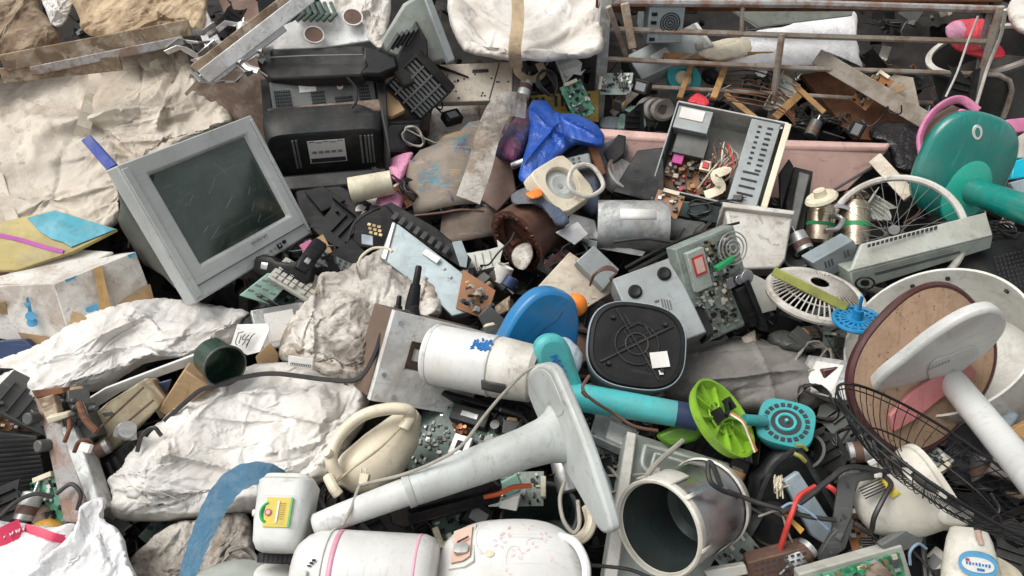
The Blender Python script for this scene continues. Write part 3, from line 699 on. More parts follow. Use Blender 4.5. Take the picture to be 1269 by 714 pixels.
# black slatted basket
F = Q([(478, 104), (516, 72), (557, 112), (520, 152)], 1.0, .25, (-1, .4), 30)
t = T('slatted_basket', 'black slatted plastic basket standing on a corner beside the black television', 'basket', F.M)
mb = MB(); h, w_ = F.h/2, F.w/2
for sx in (-1, 1): mb.box((sx*w_, 0, -.03), (.008, F.h, .07)); mb.box((0, sx*h, -.03), (F.w, .008, .07))
P('frame', mb, 'black_dusty', t, .002); mb = MB()
for i in range(9): mb.box((-w_+F.w*(i+1)/10, 0, -.002), (.009, F.h, .006))
for i in range(3): mb.box((0, -h+F.h*(i+1)/4, .001), (F.w, .007, .006))
P('slats', mb, 'tvback_panel', t); mb = MB(); mb.box((0, 0, -.06), (F.w, F.h, .004)); P('back', mb, 'black', t)
# cream metal panel
F = Q([(541, 80), (634, 76), (636, 124), (536, 128)], 1.95, .22, (0, -1), 25)
t = T('drilled_cover', 'cream metal cover with drilled holes in front of the whitish bulk bag', 'metal cover', F.M)
mb = MB(); mb.box((0, 0, -.02), (F.w, F.h, .04)); P('cover', mb, 'cream_metal', t, .004)
mb = MB(); mb.box((.12*F.w/.4*.3, F.h*.28, .001), (.06, .012, .004)); mb.box((F.w*.27, 0, .001), (.003, F.h*.95, .004), R_(-14))
rg = random.Random(3)
for i in range(14): x, y = rg.uniform(-.45, .45)*F.w, rg.uniform(-.42, .42)*F.h; mb.cyl((x, y, -.001), (x, y, .002), .0035, n=10)
P('holes', mb, 'ink', t); mb = MB(); mb.box((F.w/2+.025, 0, -.03), (.05, F.h, .05)); P('end_cap', mb, 'bare_grey', t, .004)
# brown box with a black inset
F = Q([(472, 122), (526, 118), (530, 160), (472, 164)], 1.2, .12, (0, -1), 30)
t = T('old_monitor', 'brown boxy monitor under the slatted basket', 'monitor', F.M)
mb = MB(); mb.box((0, .01, -.09), (F.w*1.05, F.h*1.1, .16)); P('case', mb, 'veneer', t, .01)
F2 = Q([(474, 150), (524, 150), (526, 192), (478, 196)], 1.15, .13, (0, 1), 12); mb = MB(); mb.X = F2.M; mb.box((0, 0, -.03), (F2.w, F2.h, .05)); P('front_bezel', mb, 'black', t, .008, True)
mb = MB(); mb.X = F2.M; mb.box((0, 0, -.004), (F2.w*.84, F2.h*.8, .012)); P('screen', mb, 'black_gloss', t, .004, True)
mb = MB(); mb.slab([W(470, 106, .24), W(484, 104, .24), (W(492, 122, .2)), W(502, 136, .2), W(486, 144, .2), W(474, 142, .2)], .02); S('cardboard_scrap', 'torn tan cardboard scrap on the brown boxy monitor', 'cardboard', mb, 'card', bevel=.003)

# ================================================================ black television seen from the back
F = Q([(326, 150), (470, 138), (482, 212), (338, 222)], 1.5, .17, (0, .3), 18)
t = T('black_television', 'black tube television lying face down with its vented back up', 'television', F.M)
w_, h = F.w, F.h*.84
mb = MB(); mb.X = TR((0, -h*.17, -.12)); mb.loft([(0, w_*.53, h*.55, 9), (.05, w_*.53, h*.55, 9), (.10, w_*.51, h*.52, 8), (.125, w_*.49, h*.49, 8), (.13, w_*.46, h*.45, 8)], 64); P('rear_shell', mb, 'tvback', t, 0, smooth=40)
mb = MB(); mb.box((0, -h*.64, -.07), (w_*1.08, .05, .09)); P('front_bezel', mb, 'black', t, .01)
mb = MB(); mb.box((0, -h*.04, .014), (w_*.32, h*.44, .002)); lb_ = P('rating_label', mb, 'paper', t)
mb = MB(); mb.box((0, -h*.20, .0165), (w_*.30, h*.08, .0015)); mb.cur = 1
for i in range(5): mb.box((w_*.06*(i-2), h*(.17-.02*(i % 2)), .0165), (w_*.05, .004, .0012)); mb.box((w_*.055*(i-2), -h*.04, .0165), (w_*.04, .010, .0012))
P('print', mb, ['ink', 'grey_ink'], lb_)
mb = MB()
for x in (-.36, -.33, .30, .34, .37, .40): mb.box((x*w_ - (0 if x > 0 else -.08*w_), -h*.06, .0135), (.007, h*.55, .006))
P('rib', mb, 'tvback_panel', t)  # paler panel colour paints highlights along the raised ribs
# raised connector panel
F = Q([(333, 100), (462, 92), (468, 124), (338, 136)], 3.6, .27, (0, -1), 22)
mb = MB(); mb.X = F.M; mb.box((0, 0, -.04), (F.w, F.h, .07)); P('connector_panel', mb, 'tvback_panel', t, .006, True)
mb = MB(); mb.X = F.M; rg = random.Random(2)
for bx, by, nx_, ny_ in [(-.46, -.38, 7, 5), (-.12, -.38, 6, 4), (.10, -.4, 8, 2), (.34, -.4, 5, 5), (.12, .25, 4, 2), (.26, .25, 6, 2)]:
    for i in range(nx_):
        for j in range(ny_): mb.box((F.w*(bx+i*.022), F.h*(by+j*.12), -.004), (F.w*.014, F.h*.07, .01))
P('vent_slots', mb, 'ink', t, 0, True)
mb = MB(); mb.X = F.M; mb.box((-F.w*.15, F.h*.2, -.0035), (F.w*.16, F.h*.36, .002)); mb.X = F.M; P('sticker', mb, 'paper', t, 0, True)
mb = MB(); mb.X = F.M; mb.cyl((F.w*.16, F.h*.12, -.005), (F.w*.16, F.h*.12, .004), .011); mb.cur = 1; mb.box((F.w*.16, F.h*.12, .004), (.012, .004, .003)); P('aerial_socket', mb, ['paper', 'red'], t, 0, True)
mb = MB(); mb.slab([W(330, 134, .25), W(470, 122, .25), W(474, 136, .24), W(400, 148, .235), W(336, 148, .24)], .03); P('dusty_ledge', mb, 'dust_brown', t, .006, True)
mb = MB(); mb.slab([W(322, 98, .27), W(334, 96, .27), W(340, 150, .24), W(326, 152, .23)], .14); mb.slab([W(464, 90, .275), W(478, 90, .27), W(484, 196, .2), W(472, 140, .24)], .14); P('side_wall', mb, 'tvback', t, .006, True)
# black flat panel on top of it
t = T('flat_cover', 'long black plastic cover lying on top of the black television', 'plastic cover', TR(W(400, 92, .3)))
mb = MB(); mb.slab([W(316, 62, .36), W(450, 56, .37), W(456, 80, .35), W(448, 94, .33), W(334, 98, .33), W(320, 82, .34)], .05); P('cover', mb, 'black_dusty', t, .008, True)
mb = MB(); mb.slab([W(450, 56, .375), W(490, 68, .36), W(494, 84, .33), W(470, 94, .32), W(448, 92, .335)], .05); P('end_piece', mb, 'black', t, .01, True)
mb = MB(); mb.tube([W(320, 72, .37), W(385, 69, .378), W(450, 68, .38)], .003, 6); P('seam', mb, 'tvback_panel', t, 0, True)
# under it: black base strip
mb = MB(); mb.slab([W(340, 218, .12), W(480, 206, .12), W(484, 226, .1), W(350, 238, .1)], .06); S('television_stand', 'black plastic stand under the black television', 'plastic base', mb, 'black', bevel=.01)
mb = MB(); mb.slab([W(362, 226, .10), W(404, 218, .10), W(462, 252, .10), W(460, 262, .09), W(404, 302, .08), W(372, 270, .08)], .035)
t = T('flat_monitor', 'black flat monitor lying on its face beside the silver television', 'monitor', TR(W(410, 260, .06)))
P('case', mb, 'black', t, .008, True); mb = MB(); mb.slab([W(376, 236, .115), W(400, 230, .118), W(428, 248, .118), W(398, 262, .112)], .012); P('back_plate', mb, 'black_dusty', t, .004, True)
mb = MB(); mb.slab([W(395, 296, .10), W(460, 258, .11), W(462, 263, .10), W(400, 304, .09)], .02); P('lower_edge', mb, 'black', t, .003, True)

# ================================================================ cage with rusty top
Y0 = W(745, 150, 0).y
t = T('metal_cage', 'rusty metal cage of horizontal bars and rusty top rail, filled with scrap', 'cage', TR(WV(990, 150, Y0)))
def bar(name, pts, r, m='gate_paint', y=Y0, flat=1): mb = MB(); mb.tube([WV(a, b, y) for a, b in pts], r, 8, flat=flat); return P(name, mb, m, t, 0, True)
mb = MB(); A, B = WV(747, -14, Y0), WV(745, 150, Y0); mb.box((A+B)/2, (.042, .03, (A-B).length)); P('corner_post', mb, 'galv', t, .003, True)
bar('bar', [(742, 3), (1000, 5), (1243, 12)], .014, 'rust_paint')
bar('bar', [(750, 36), (1000, 45), (1226, 52)], .011); bar('bar', [(752, 73), (1000, 85), (1222, 92)], .010); bar('bar', [(752, 105), (960, 116), (1155, 128)], .009)
bar('upright', [(969, 42), (962, 95), (955, 146)], .013, y=Y0-.012); bar('upright', [(920, 6), (919, 42)], .008)
bar('corner_post', [(1240, 8), (1226, 60), (1212, 110), (1205, 134)], .016, y=Y0-.01); bar('corner_post', [(1228, 10), (1218, 50), (1213, 85)], .011, y=Y0+.03, m='rust_paint')
bar('corner_loop', [(1222, 92), (1238, 93), (1251, 100), (1254, 112), (1249, 130), (1243, 146)], .010)
Zt = WV(990, 2, Y0).z; xa, xb = WV(742, 3, Y0).x, WV(1243, 10, Y0).x
mb = MB(); mb.box(((xa+xb)/2, Y0+.06, Zt-.0), (xb-xa, .09, .01)); mb.box(((xa+xb)/2, Y0+.10, Zt-.03), (xb-xa, .008, .06)); P('angle_rail', mb, 'rust', t, .002, True)
for x in (xa+.02, xb-.02): mb = MB(); mb.box((x, Y0+1.2, Zt-.3), (.03, .03, .6)); P('corner_post', mb, 'galv', t, .002, True)
mb = MB(); mb.box(((xa+xb)/2+.6, Y0+1.45, Zt-.25), (xb-xa+1.9, .02, 1.1)); S('backing_sheet', 'black tarpaulin added to stand for the shade behind the rusty cage', 'backdrop', mb, 'black_dusty', bevel=.002)  # added black sheet, gives the shade behind the cage as a colour
# things in the cage
Y1 = Y0+.25
mb = MB(); c = WV(818, 20, Y0+.12)
t2 = T('small_computer', 'small pale computer seen end on with round fan grille at the cage top', 'computer', TR(c)); mb.box((0, 0, 0), (.13, .25, .13)); P('case', mb, 'pc_blue', t2, .004)
mb = MB(); mb.X = RZ(90, 'X'); 
for r in (.035, .026, .017, .008): mb.tube([(math.cos(a)*r+.015, math.sin(a)*r+.01, .128) for a in np.linspace(0, 6.28, 20)[:-1]], .002, 5, True)
P('fan_grille', mb, 'black', t2); mb = MB(); [mb.box((-.045, -.127, -.05+i*.03), (.02, .004, .012)) for i in range(4)]; P('port', mb, 'black', t2)
F = Q([(775, 70), (862, 27), (881, 58), (796, 97)], 2.1, .20, (0, -1), 30)
t2 = T('computer_case', 'grey blue slim computer case tilted behind the cage bars', 'computer', F.M)
mb = MB(); mb.box((0, 0, -.03), (F.w, F.h, .06)); P('case', mb, 'pc_grey', t2, .004); mb = MB(); mb.box((-F.w*.12, .0, .001), (.07, .035, .002), .1); P('sticker', mb, 'paper', t2)
mb = MB(); mb.box((F.w*.47, 0, -.025), (.04, F.h*1.0, .05)); mb.box((F.w*.36, -F.h*.35, .01), (.03, .02, .03)); P('front_panel', mb, 'pc_beige', t2, .006)
mb = MB(); mb.slab([WV(900, 8, Y0+.2), WV(1060, 6, Y0+.2), WV(1056, 20, Y0+.18), WV(940, 34, Y0+.18)], .03); S('plastic_tray', 'pale green grey lid under the rusty top rail', 'lid', mb, 'grey_green', bevel=.004)
def cage_cloth(lb, ol, l, H, m, s_, nm='plastic_sack', cat='sack', **kw): return cloth(nm, lb, cat, ol, l, H, m, s_, 26, **kw)
cage_cloth('bright white sack lying behind the cage bars', [(890, 70), (925, 44), (980, 30), (1056, 12), (1062, 50), (1068, 84), (1050, 70), (1000, 84), (930, 86)], .17, .05, 'sack_clean', 31, group='white woven sacks')
cage_cloth('yellowish white sack behind the wooden crate frame', [(858, 64), (885, 52), (925, 48), (930, 66), (890, 76)], .20, .04, 'cream', 32)
for lb, a, b, w_, m in [
    ('top rail of a broken wooden frame behind the cage bars', (822, 70, .20), (958, 68, .20), .025, 'wood_orange'),
    ('short orange wooden slat tied under the frame rail', (860, 72, .17), (842, 122, .15), .022, 'wood_orange'),
    ('longer orange wooden slat under the frame rail', (903, 72, .17), (884, 122, .15), .025, 'wood_orange'),
    ('long orange slat slanting down from the white sack in the cage', (962, 84, .15), (1022, 140, .10), .02, 'wood_orange'),
    ('broad short orange slat crossing under the long slanting one', (960, 146, .10), (990, 118, .12), .03, 'wood_orange'),
    ('thin orange slat beside the open computer case', (898, 116, .12), (938, 148, .10), .02, 'wood_orange'),
    ('tan upright wooden slat beside the small pale computer', (774, 4, .45), (784, 60, .30), .03, 'wood'),
    ('long pale wooden plank slanting through the cage', (1012, 70, .22), (1148, 150, .16), .06, 'wood_grey'),
    ('grey pipe leaning inside the cage post', (754, 8, .45), (776, 70, .22), .02, 'gate_paint'),
    ('grey slat crossing below the computer case', (758, 142, .05), (790, 112, .12), .03, 'wood_grey')]:
    beam('wooden_lath', lb, 'slat', a, b, w_, .014, m, 'slats and planks in the cage')
board('rusted_sheet', 'large rusted metal panel lying in the cage', 'metal panel', [(992, 92, .10), (1062, 84, .10), (1140, 150, .02), (1112, 176, -.02), (1060, 172, -.02)], .02, 'rust')
mb = MB()
for i in range(9): mb.tube(catmull([W(900, 84+i*5, .13), W(935, 82+i*6, .14), (W(968, 98+i*5, .12)), W(985, 130+i*3, .08)], 5), .0028, 5)
S('coil_spring', 'bundle of rusty curved wires behind the cage bars', 'wire bundle', mb, 'rust')
F = DF(848, 96, .14, (.4, -.5), .8); mb = MB(); mb.X = F.M; mb.loft([(-.03, 20*F.k), (0, 22*F.k), (0, 12*F.k), (-.01, 11*F.k)], 28, c1=False); mb.cur = 1; mb.loft([(-.012, 12*F.k), (-.002, 9*F.k)], 20)
S('speaker', 'round green rimmed speaker below the tilted computer case', 'speaker', mb, ['turq_dark', 'cream'])
for i, lb in enumerate(['front white ring of the stack under the cage bars', 'second white ring of the stack under the cage bars', 'rearmost white ring of the stack under the cage bars']):
    F = DF(822-i*9, 136-i*1, .05, (1, -.2), .55); mb = MB(); mb.X = F.M; mb.loft([(-.01, 13*F.k, 24*F.k), (0, 14*F.k, 26*F.k), (.006, 11*F.k, 22*F.k), (0, 6*F.k, 12*F.k), (-.01, 6*F.k, 12*F.k)], 30)
    S('plastic_hoop', lb, 'plastic ring', mb, 'grimy_white', group='stacked white rings in the cage')
cage_cloth('mint green crumpled cloth under the cage', [(764, 160), (772, 136), (790, 132), (800, 150), (796, 160)], .05, .03, 'mint', 33, nm='cloth_scrap', cat='cloth')
cage_cloth('small light blue cloth beside the mint cloth', [(744, 158), (748, 146), (766, 146), (764, 160)], .05, .02, 'bluegrey', 34, nm='cloth_scrap', cat='cloth')
cage_cloth('red crumpled plastic piece above the open computer case', [(852, 126), (864, 116), (878, 124), (876, 132), (860, 130)], .16, .02, 'red_film', 35, nm='plastic_film', cat='plastic film')
cage_cloth('shiny black plastic bag between the plank and the pink drum', [(1076, 168), (1095, 152), (1135, 154), (1150, 165), (1142, 190), (1136, 214), (1110, 210), (1100, 186)], .08, .05, 'black_bag', 36, nm='plastic_bag', cat='plastic bag')
mb = MB(); rg = random.Random(4)
for i in range(26):
    x, y = rg.uniform(980, 1050), rg.uniform(140, 168); mb.tube(catmull([W(x, y, .03), W(x+rg.uniform(-12, 12), y+rg.uniform(-8, 8), .06), W(x+rg.uniform(-16, 16), y+rg.uniform(-6, 8), .02)], 4), .004, 5)
S('chain_links', 'small heap of dark chain above the pink tub', 'chain', mb, 'bare_grey')
t2 = T('timber_frame', 'tan plywood piece behind the long pale plank in the cage', 'board', TR(W(1110, 110, .1)))
mb = MB(); mb.slab([W(1082, 124, .12), (W(1108, 92, .18)), W(1132, 96, .18), W(1140, 132, .1)], .012); P('plywood', mb, 'cream_metal', t2, .002, True); mb = MB(); mb.slab([W(1100, 112, .155), W(1120, 104, .17), W(1124, 110, .16), W(1104, 118, .148)], .003); P('worn_print', mb, 'card', t2, 0, True)
# bucket with red film
F = DF(1222, 62, .16, (-.05, -1), .42); k = F.k
t2 = T('plastic_bucket', 'big dark bucket stuffed with red film at the cage end', 'bucket', F.M)
mb = MB(); mb.loft([(-.34, 48*k), (-.02, 62*k), (-.02, 65*k), (.0, 65*k), (0, 60*k), (-.03, 58*k), (-.12, 56*k)], 48, c0=True); P('bucket_body', mb, 'bare_grey', t2, .002)
mb = MB(); mb.loft([(-.004, 66*k), (.008, 66*k), (.008, 59*k), (-.004, 59*k)], 48, c0=False, c1=False); P('rim', mb, 'grimy_white', t2)
cage_cloth('red plastic film stuffed into the dark bucket', [(1176, 30), (1200, 24), (1222, 26), (1230, 44), (1246, 70), (1215, 72), (1180, 58)], .24, .04, 'red_film', 37, nm='plastic_film', cat='plastic film')
cage_cloth('pink film beside the red film in the bucket', [(1172, 34), (1190, 26), (1200, 40), (1190, 56), (1176, 50)], .25, .03, 'pink_film', 38, nm='plastic_film', cat='plastic film')
cage_cloth('cream sack corner above the dark bucket', [(1248, 12), (1262, -2), (1310, 0), (1310, 46), (1262, 40)], .34, .06, 'bulk_white', 39, skirt=.3, group='fabric bundles along the back')
cable('white_string', 'white cord hanging from the cage corner', [(1246, 12, .5), (1240, 44, .40), (1224, 84, .28), (1210, 130, .18)], .006, 'grimy_white', 'white cords on the cage')
cable('white_string', 'thin white cord hanging in front of the red film in the cage', [(1212, 20, .42), (1200, 50, .34), (1186, 90, .25), (1172, 120, .18)], .004, 'grimy_white', 'white cords on the cage')
# yellow box and black boxes by the post
t2 = T('yellow_box', 'worn yellow carton with black print beside the cage post', 'carton', TR(W(690, 140, .08)))
mb = MB(); mb.slab([W(636, 120, .17), W(742, 112, .17), W(742, 152, .10), W(638, 140, .1)], .1); P('carton', mb, 'yellow_box', t2, .004, True)
mb = MB(); rg = random.Random(9)
for i in range(10):
    x = 655+i*8; 
    if rg.random() < .65: mb.slab([W(x, 121-i*.5, .176), W(x+4, 121-i*.5, .176), W(x+4, 134-i*.5, .152), W(x, 134-i*.5, .152)], .002)
P('print', mb, 'ink', t2, 0, True)
for lb, p4, m in [
    ('black slotted plastic box above the yellow carton', [(656, 92, .24), (680, 80, .26), (694, 98, .22), (664, 112, .20)], 'black'),
    ('black plastic casing against the cage post', [(690, 88, .22), (722, 76, .26), (724, 108, .18), (700, 112, .18)], 'black_dusty'),
    ('dark grey box by the strap end', [(644, 98, .2), (662, 92, .22), (666, 114, .18), (648, 120, .17)], 'bare_grey')]:
    board('plastic_box', lb, 'plastic box', p4, .06, m, .005, 'black boxes near the cage post')
mb = MB(); mb.ribbon(catmull([W(640, 80, .30), W(644, 92, .27), W(660, 98, .25), W(672, 90, .26), W(668, 78, .28)], 6), .03, Vector((0, -.5, .8)), .003, .002); S('lifting_strap', 'tan strap end curling beside the yellow carton', 'strap', mb, 'strap_tan', group='lifting straps of bulk bags')
# ================================================================ silver television
F = Q([(141, 206), (313, 141), (387, 290), (245, 376)], 1.2, .30, (1, -.35), 35)
t = T('silver_television', 'silver tube television tilted on its corner with a dusty dark screen', 'television', F.M); w_, h = F.w, F.h
mb = MB()
ox, oy = w_/2, h/2; sx0, sx1, sy0, sy1 = -w_*.335, w_*.385, -h*.285, h*.37
V_ = [(-ox, -oy), (ox, -oy), (ox, oy), (-ox, oy)]; I_ = [(sx0, sy0), (sx1, sy0), (sx1, sy1), (sx0, sy1)]
mb.add([(x, y, -.05) for x, y in V_]+[(x*.99, y*.99, 0) for x, y in V_]+[(x*1.05, y*1.05, -.002) for x, y in I_]+[(x, y, -.016) for x, y in I_],
    [(i, (i+1) % 4, 4+(i+1) % 4, 4+i) for i in range(4)]+[(4+i, 4+(i+1) % 4, 8+(i+1) % 4, 8+i) for i in range(4)]+[(8+i, 8+(i+1) % 4, 12+(i+1) % 4, 12+i) for i in range(4)]+[(3, 2, 1, 0)])
bz = P('bezel', mb, 'tv_silver', t, .004)
mb = MB(); rows = []
for j in range(13): rows.append([(sx0+(sx1-sx0)*i/16, sy0+(sy1-sy0)*j/12, -.015+.024*(1-((i-8)/8)**2)*(1-((j-6)/6)**2)) for i in range(17)])
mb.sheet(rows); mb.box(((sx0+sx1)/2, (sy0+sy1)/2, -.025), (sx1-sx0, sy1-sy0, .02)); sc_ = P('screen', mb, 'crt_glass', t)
rg = random.Random(5); mb = MB()
def glass(x, y): u = (x-sx0)/(sx1-sx0)*2-1; v = (y-sy0)/(sy1-sy0)*2-1; return -.015+.024*(1-u*u)*(1-v*v)+.0006
for i in range(13):
    x, y = rg.uniform(sx0*.9, sx1*.9), rg.uniform(sy0*.9, sy1*.9); a = rg.choice([.55, .65, .6, .5, 2.0])+rg.uniform(-.08, .08); L = rg.uniform(.01, .09)*rg.uniform(.3, 1)
    pp = [(x+math.cos(a)*L*q/5, y+math.sin(a)*L*q/5) for q in range(6)]
    if all(sx0*.96 < p[0] < sx1*.96 and sy0*.96 < p[1] < sy1*.96 for p in pp): mb.tube([(p[0], p[1], glass(*p)) for p in pp], rg.uniform(.00015, .0004), 4)
P('scratch_marks', mb, 'mint', sc_)
mb = MB(); mb.box((-ox+.018, 0, .003), (.022, h*.93, .006)); mb.box((ox-.012, 0, .003), (.012, h*.93, .004)); P('speaker_strip', mb, 'tv_silver', t, .002)
mb = MB(); mb.box((0, -h*.40, .002), (w_*.96, .003, .003)); P('groove', mb, 'bare_grey', t)
mb = MB(); [mb.cyl((-w_*.02+i*.018, -h*.445, 0), (-w_*.02+i*.018, -h*.445, .006), .0045, n=10) for i in range(7)]; P('button', mb, 'galv', t)
mb = MB(); mb.box((w_*.2, -h*.45, .002), (.016, .016, .006)); mb.box((w_*.245, -h*.44, .002), (.01, .01, .01)); P('socket', mb, 'black', t)
mb = MB(); [mb.box((w_*.03+i*.0085, -h*.335+(.001 if i % 2 else 0), .0005), (.005, .008-.002*(i % 3), .001)) for i in range(8)]; P('lettering', mb, 'grey_ink', t)
mb = MB(); mb.X = TR((0, 0, -.36)); mb.loft([(0, w_*.22, h*.24, 6), (.04, w_*.25, h*.27, 6), (.15, w_*.34, h*.36, 6), (.27, w_*.46, h*.46, 8), (.311, w_*.485, h*.485, 12)], 64); P('rear_shell', mb, 'tv_hull', t)
mb = MB(); mb.slab([W(100, 174, .38), W(110, 167, .39), W(144, 204, .33), W(132, 211, .32)], .02); S('blue_stick', 'blue painted flat stick standing at the silver television corner', 'stick', mb, 'blue_paint', bevel=.002)
# painted board and cardboard box
t = T('printed_board', 'glossy printed board in khaki and teal with a mauve stripe', 'board', TR(W(70, 300, .1)))
def pl(a, b, l0=.20): return W(a, b, l0+(300-b)*.0006)
mb = MB(); mb.slab([pl(-40, 284), pl(68, 260), pl(145, 284), pl(90, 312), pl(20, 335), pl(-40, 336)], .012); P('board', mb, 'khaki', t, .002, True)
mb = MB(); n_ = [pl(33, 270, .2035), pl(68, 261, .2035), pl(143, 284, .2035), pl(88, 306, .2035), pl(78, 300, .2035), pl(64, 296, .2035), pl(48, 286, .2035)]
mb.slab(n_, .002); P('teal_print', mb, 'teal_print', t, 0, True)
mb = MB(); mb.ribbon(catmull([pl(-20, 288, .2035), pl(20, 296, .2035), pl(55, 306, .2035), pl(78, 312, .2035)], 5), .013, (CAM-pl(20, 296)).normalized(), .002); P('stripe', mb, 'mauve', t, 0, True)
# cardboard box: front face, right face, open top with inner walls
t = T('cardboard_box', 'torn white cardboard box with brown tape and blue print', 'cardboard box', TR(W(80, 400, .05)))
A, B, C_, D_ = (-10, 352, .20), (66, 352, .21), (186, 318, .17), (88, 312, .12); A2, B2, C2 = (10, 420, .06), (88, 436, .06), (190, 376, .04)
mb = MB(); mb.slab([W(-40, 356, .20), W(66, 352, .21), W(92, 436, .06), W(0, 420, .06)], .008); P('front_panel', mb, 'box_white', t, .002, True)
mb = MB(); mb.slab([W(66, 352, .213), W(168, 312, .18), W(192, 374, .05), W(92, 436, .063)], .008); P('side_panel', mb, 'box_white', t, .002, True)
mb = MB(); mb.slab([W(66, 352, .205), W(168, 312, .175), W(150, 314, .12), W(60, 330, .10), W(0, 350, .12), W(-40, 352, .19)], .02); mb.slab([W(-40, 352, .19), W(30, 334, .17), W(84, 308, .16), W(140, 312, .17), W(60, 350, .15)], .01); P('inner_flap', mb, 'box_white', t, .002, True)
mb = MB(); mb.slab([W(116, 333, .203), W(126, 329, .2), W(142, 402, .08), W(129, 409, .08)], .003); P('tape', mb, 'tape', t, 0, True)
mb = MB(); mb.slab([W(76, 386, .145), W(86, 384, .145), W(130, 404, .10), W(92, 437, .07)], .003); mb.slab([W(186, 352, .105), W(150, 374, .10), W(120, 402, .085), W(192, 375, .058)], .003); mb.slab([W(-40, 366, .185), W(6, 374, .17), W(10, 390, .13), W(-40, 384, .16)], .003); mb.slab([W(22, 412, .085), W(58, 418, .09), (W(92, 437, .07)), W(30, 425, .06)], .003); P('torn_brown_patch', mb, 'card', t, 0, True)
mb = MB(); mb.slab([W(32, 370, .19), W(35, 368, .19), W(44, 404, .12), W(38, 404, .12)], .003); mb.slab([W(29, 376, .18), W(38, 374, .18), W(37, 380, .17), W(32, 382, .17)], .003)
for i, (x, y) in enumerate([(38, 392), (40, 400)]): F = DF(x, y, .15-.02*i, (0, -1), .9); X0 = mb.X; mb.X = F.M; mb.loft([(0, 6*F.k), (.002, 6*F.k)], 16); mb.X = X0
P('blue_print', mb, 'sky_print', t, 0, True)
mb = MB(); mb.slab([W(106, 382, .135), W(120, 376, .135), W(122, 388, .11), W(108, 392, .11)], .003); mb.slab([W(80, 347, .212), W(96, 341, .208), W(92, 346, .203), W(82, 350, .205)], .002); mb.slab([W(158, 316, .185), W(167, 313, .185), W(168, 318, .175), W(160, 320, .175)], .002); P('blue_tape', mb, 'sky_print', t, 0, True)
# ================================================================ sacks of the left half
sk1, s1at = cloth('woven_sack', 'long white woven sack lying below the cardboard box', 'sack', [(-50, 470), (0, 450), (50, 430), (85, 408), (120, 388), (170, 374), (230, 374), (280, 384), (312, 392), (306, 404), (298, 424), (262, 440), (220, 444), (170, 456), (130, 482), (90, 490), (60, 500), (0, 530), (-50, 545)], .07, .14, 'sack', 41, 44, sim=.05, ang=15, spread=50, pinch=[(306, 395), (70, 480), (270, 436)], group='white woven sacks', rings=60, nth=260, ctr=(140, 430), cr=[(20, 468, 180, 396, 9, .035), (120, 440, 300, 398, 8, .03), (60, 480, 130, 440, 8, .03), (200, 436, 290, 420, 6, .025), (-20, 500, 60, 470, 9, .03)])
sk2, s2at = cloth('woven_sack', 'plump white woven sack in front of the cream case', 'sack', [(136, 600), (148, 592), (160, 570), (185, 540), (225, 505), (265, 480), (300, 466), (330, 458), (380, 456), (430, 466), (458, 480), (452, 520), (430, 560), (405, 600), (350, 625), (300, 640), (220, 645), (146, 640), (142, 620)], .09, .17, 'sack', 43, 40, sim=.055, ang=25, spread=50, pinch=[(140, 600), (180, 575), (300, 560)], group='white woven sacks', rings=60, nth=240, cr=[(146, 596, 215, 560, 8, .05), (215, 560, 290, 585, 7, .04), (270, 490, 400, 480, 8, .03), (300, 500, 440, 540, 8, .03), (330, 560, 420, 545, 8, .035), (180, 620, 320, 600, 8, .035), (240, 520, 330, 520, 9, .025)])
cloth('woven_sack', 'dirt streaked sack bulging between the light blue panel and white metal box', 'sack', [(345, 440), (362, 400), (390, 368), (398, 345), (430, 338), (455, 320), (486, 308), (512, 322), (536, 350), (548, 390), (520, 400), (495, 420), (470, 450), (458, 478), (420, 474), (386, 465), (360, 452)], .12, .15, 'sack_dirty', 46, 50, sim=.10, ang=60, spread=40, pinch=[(480, 330), (392, 352)], group='white woven sacks', rings=54, nth=220, cr=[(362, 440, 400, 350, 6, .04), (388, 440, 396, 380, 6, .04), (396, 380, 440, 368, 6, .03), (440, 330, 470, 430, 7, .03), (390, 350, 440, 345, 5, .03)])
mb = MB(); rg = random.Random(3)
for i in range(8):
    x, y = 226+i*3.4, 634-i*2.2; mb.tube([s2at(x, y, .002), s2at(x+rg.uniform(.5, 2), y-rg.uniform(2, 5), .002), s2at(x+2.4, y-rg.uniform(0, 3), .002)], .0008, 4)
for i in range(9):
    x, y = 262+i*5.5, 540-i*1.6; mb.tube([s2at(x, y, .002), s2at(x+rg.uniform(0, 4), y-rg.uniform(2, 8), .002), s2at(x+3, y-rg.uniform(-2, 3), .002)], .0006, 4)
P('faded_print', mb, 'faded_ink', sk2, 0, True)
mb = MB(); mb.tube([s2at(x, y, .003) for x, y in ((146, 606), (160, 602), (176, 604), (194, 608), (212, 614), (230, 624))], .0018, 5); P('seam', mb, 'strap', sk2, 0, True)
mb = MB()
for i in range(10):
    x, y = 150+i*4.5, 398-i*1.0; mb.tube([s1at(x, y, .002), s1at(x+rg.uniform(0, 2), y-rg.uniform(1, 4), .002), s1at(x+2.4, y-rg.uniform(-1, 2), .002)], .0006, 4)
P('faded_print', mb, 'faded_ink', sk1, 0, True)
mb = MB(); mb.tube([s1at(x, y, .003) for x, y in ((304, 394), (298, 402), (294, 410), (288, 420))], .002, 5); P('seam', mb, 'strap', sk1, 0, True)
cloth('woven_sack', 'flattened white fabric edge above the plump sack', 'sack', [(278, 468), (300, 456), (340, 450), (400, 456), (432, 468), (400, 478), (330, 474)], .13, .04, 'sack', 47, 20, group='white woven sacks')
cloth('woven_sack', 'small grey white rag under the silver television corner', 'rag', [(328, 380), (340, 356), (380, 348), (396, 352), (388, 372), (362, 390), (340, 400)], .05, .04, 'sack', 48, 26)
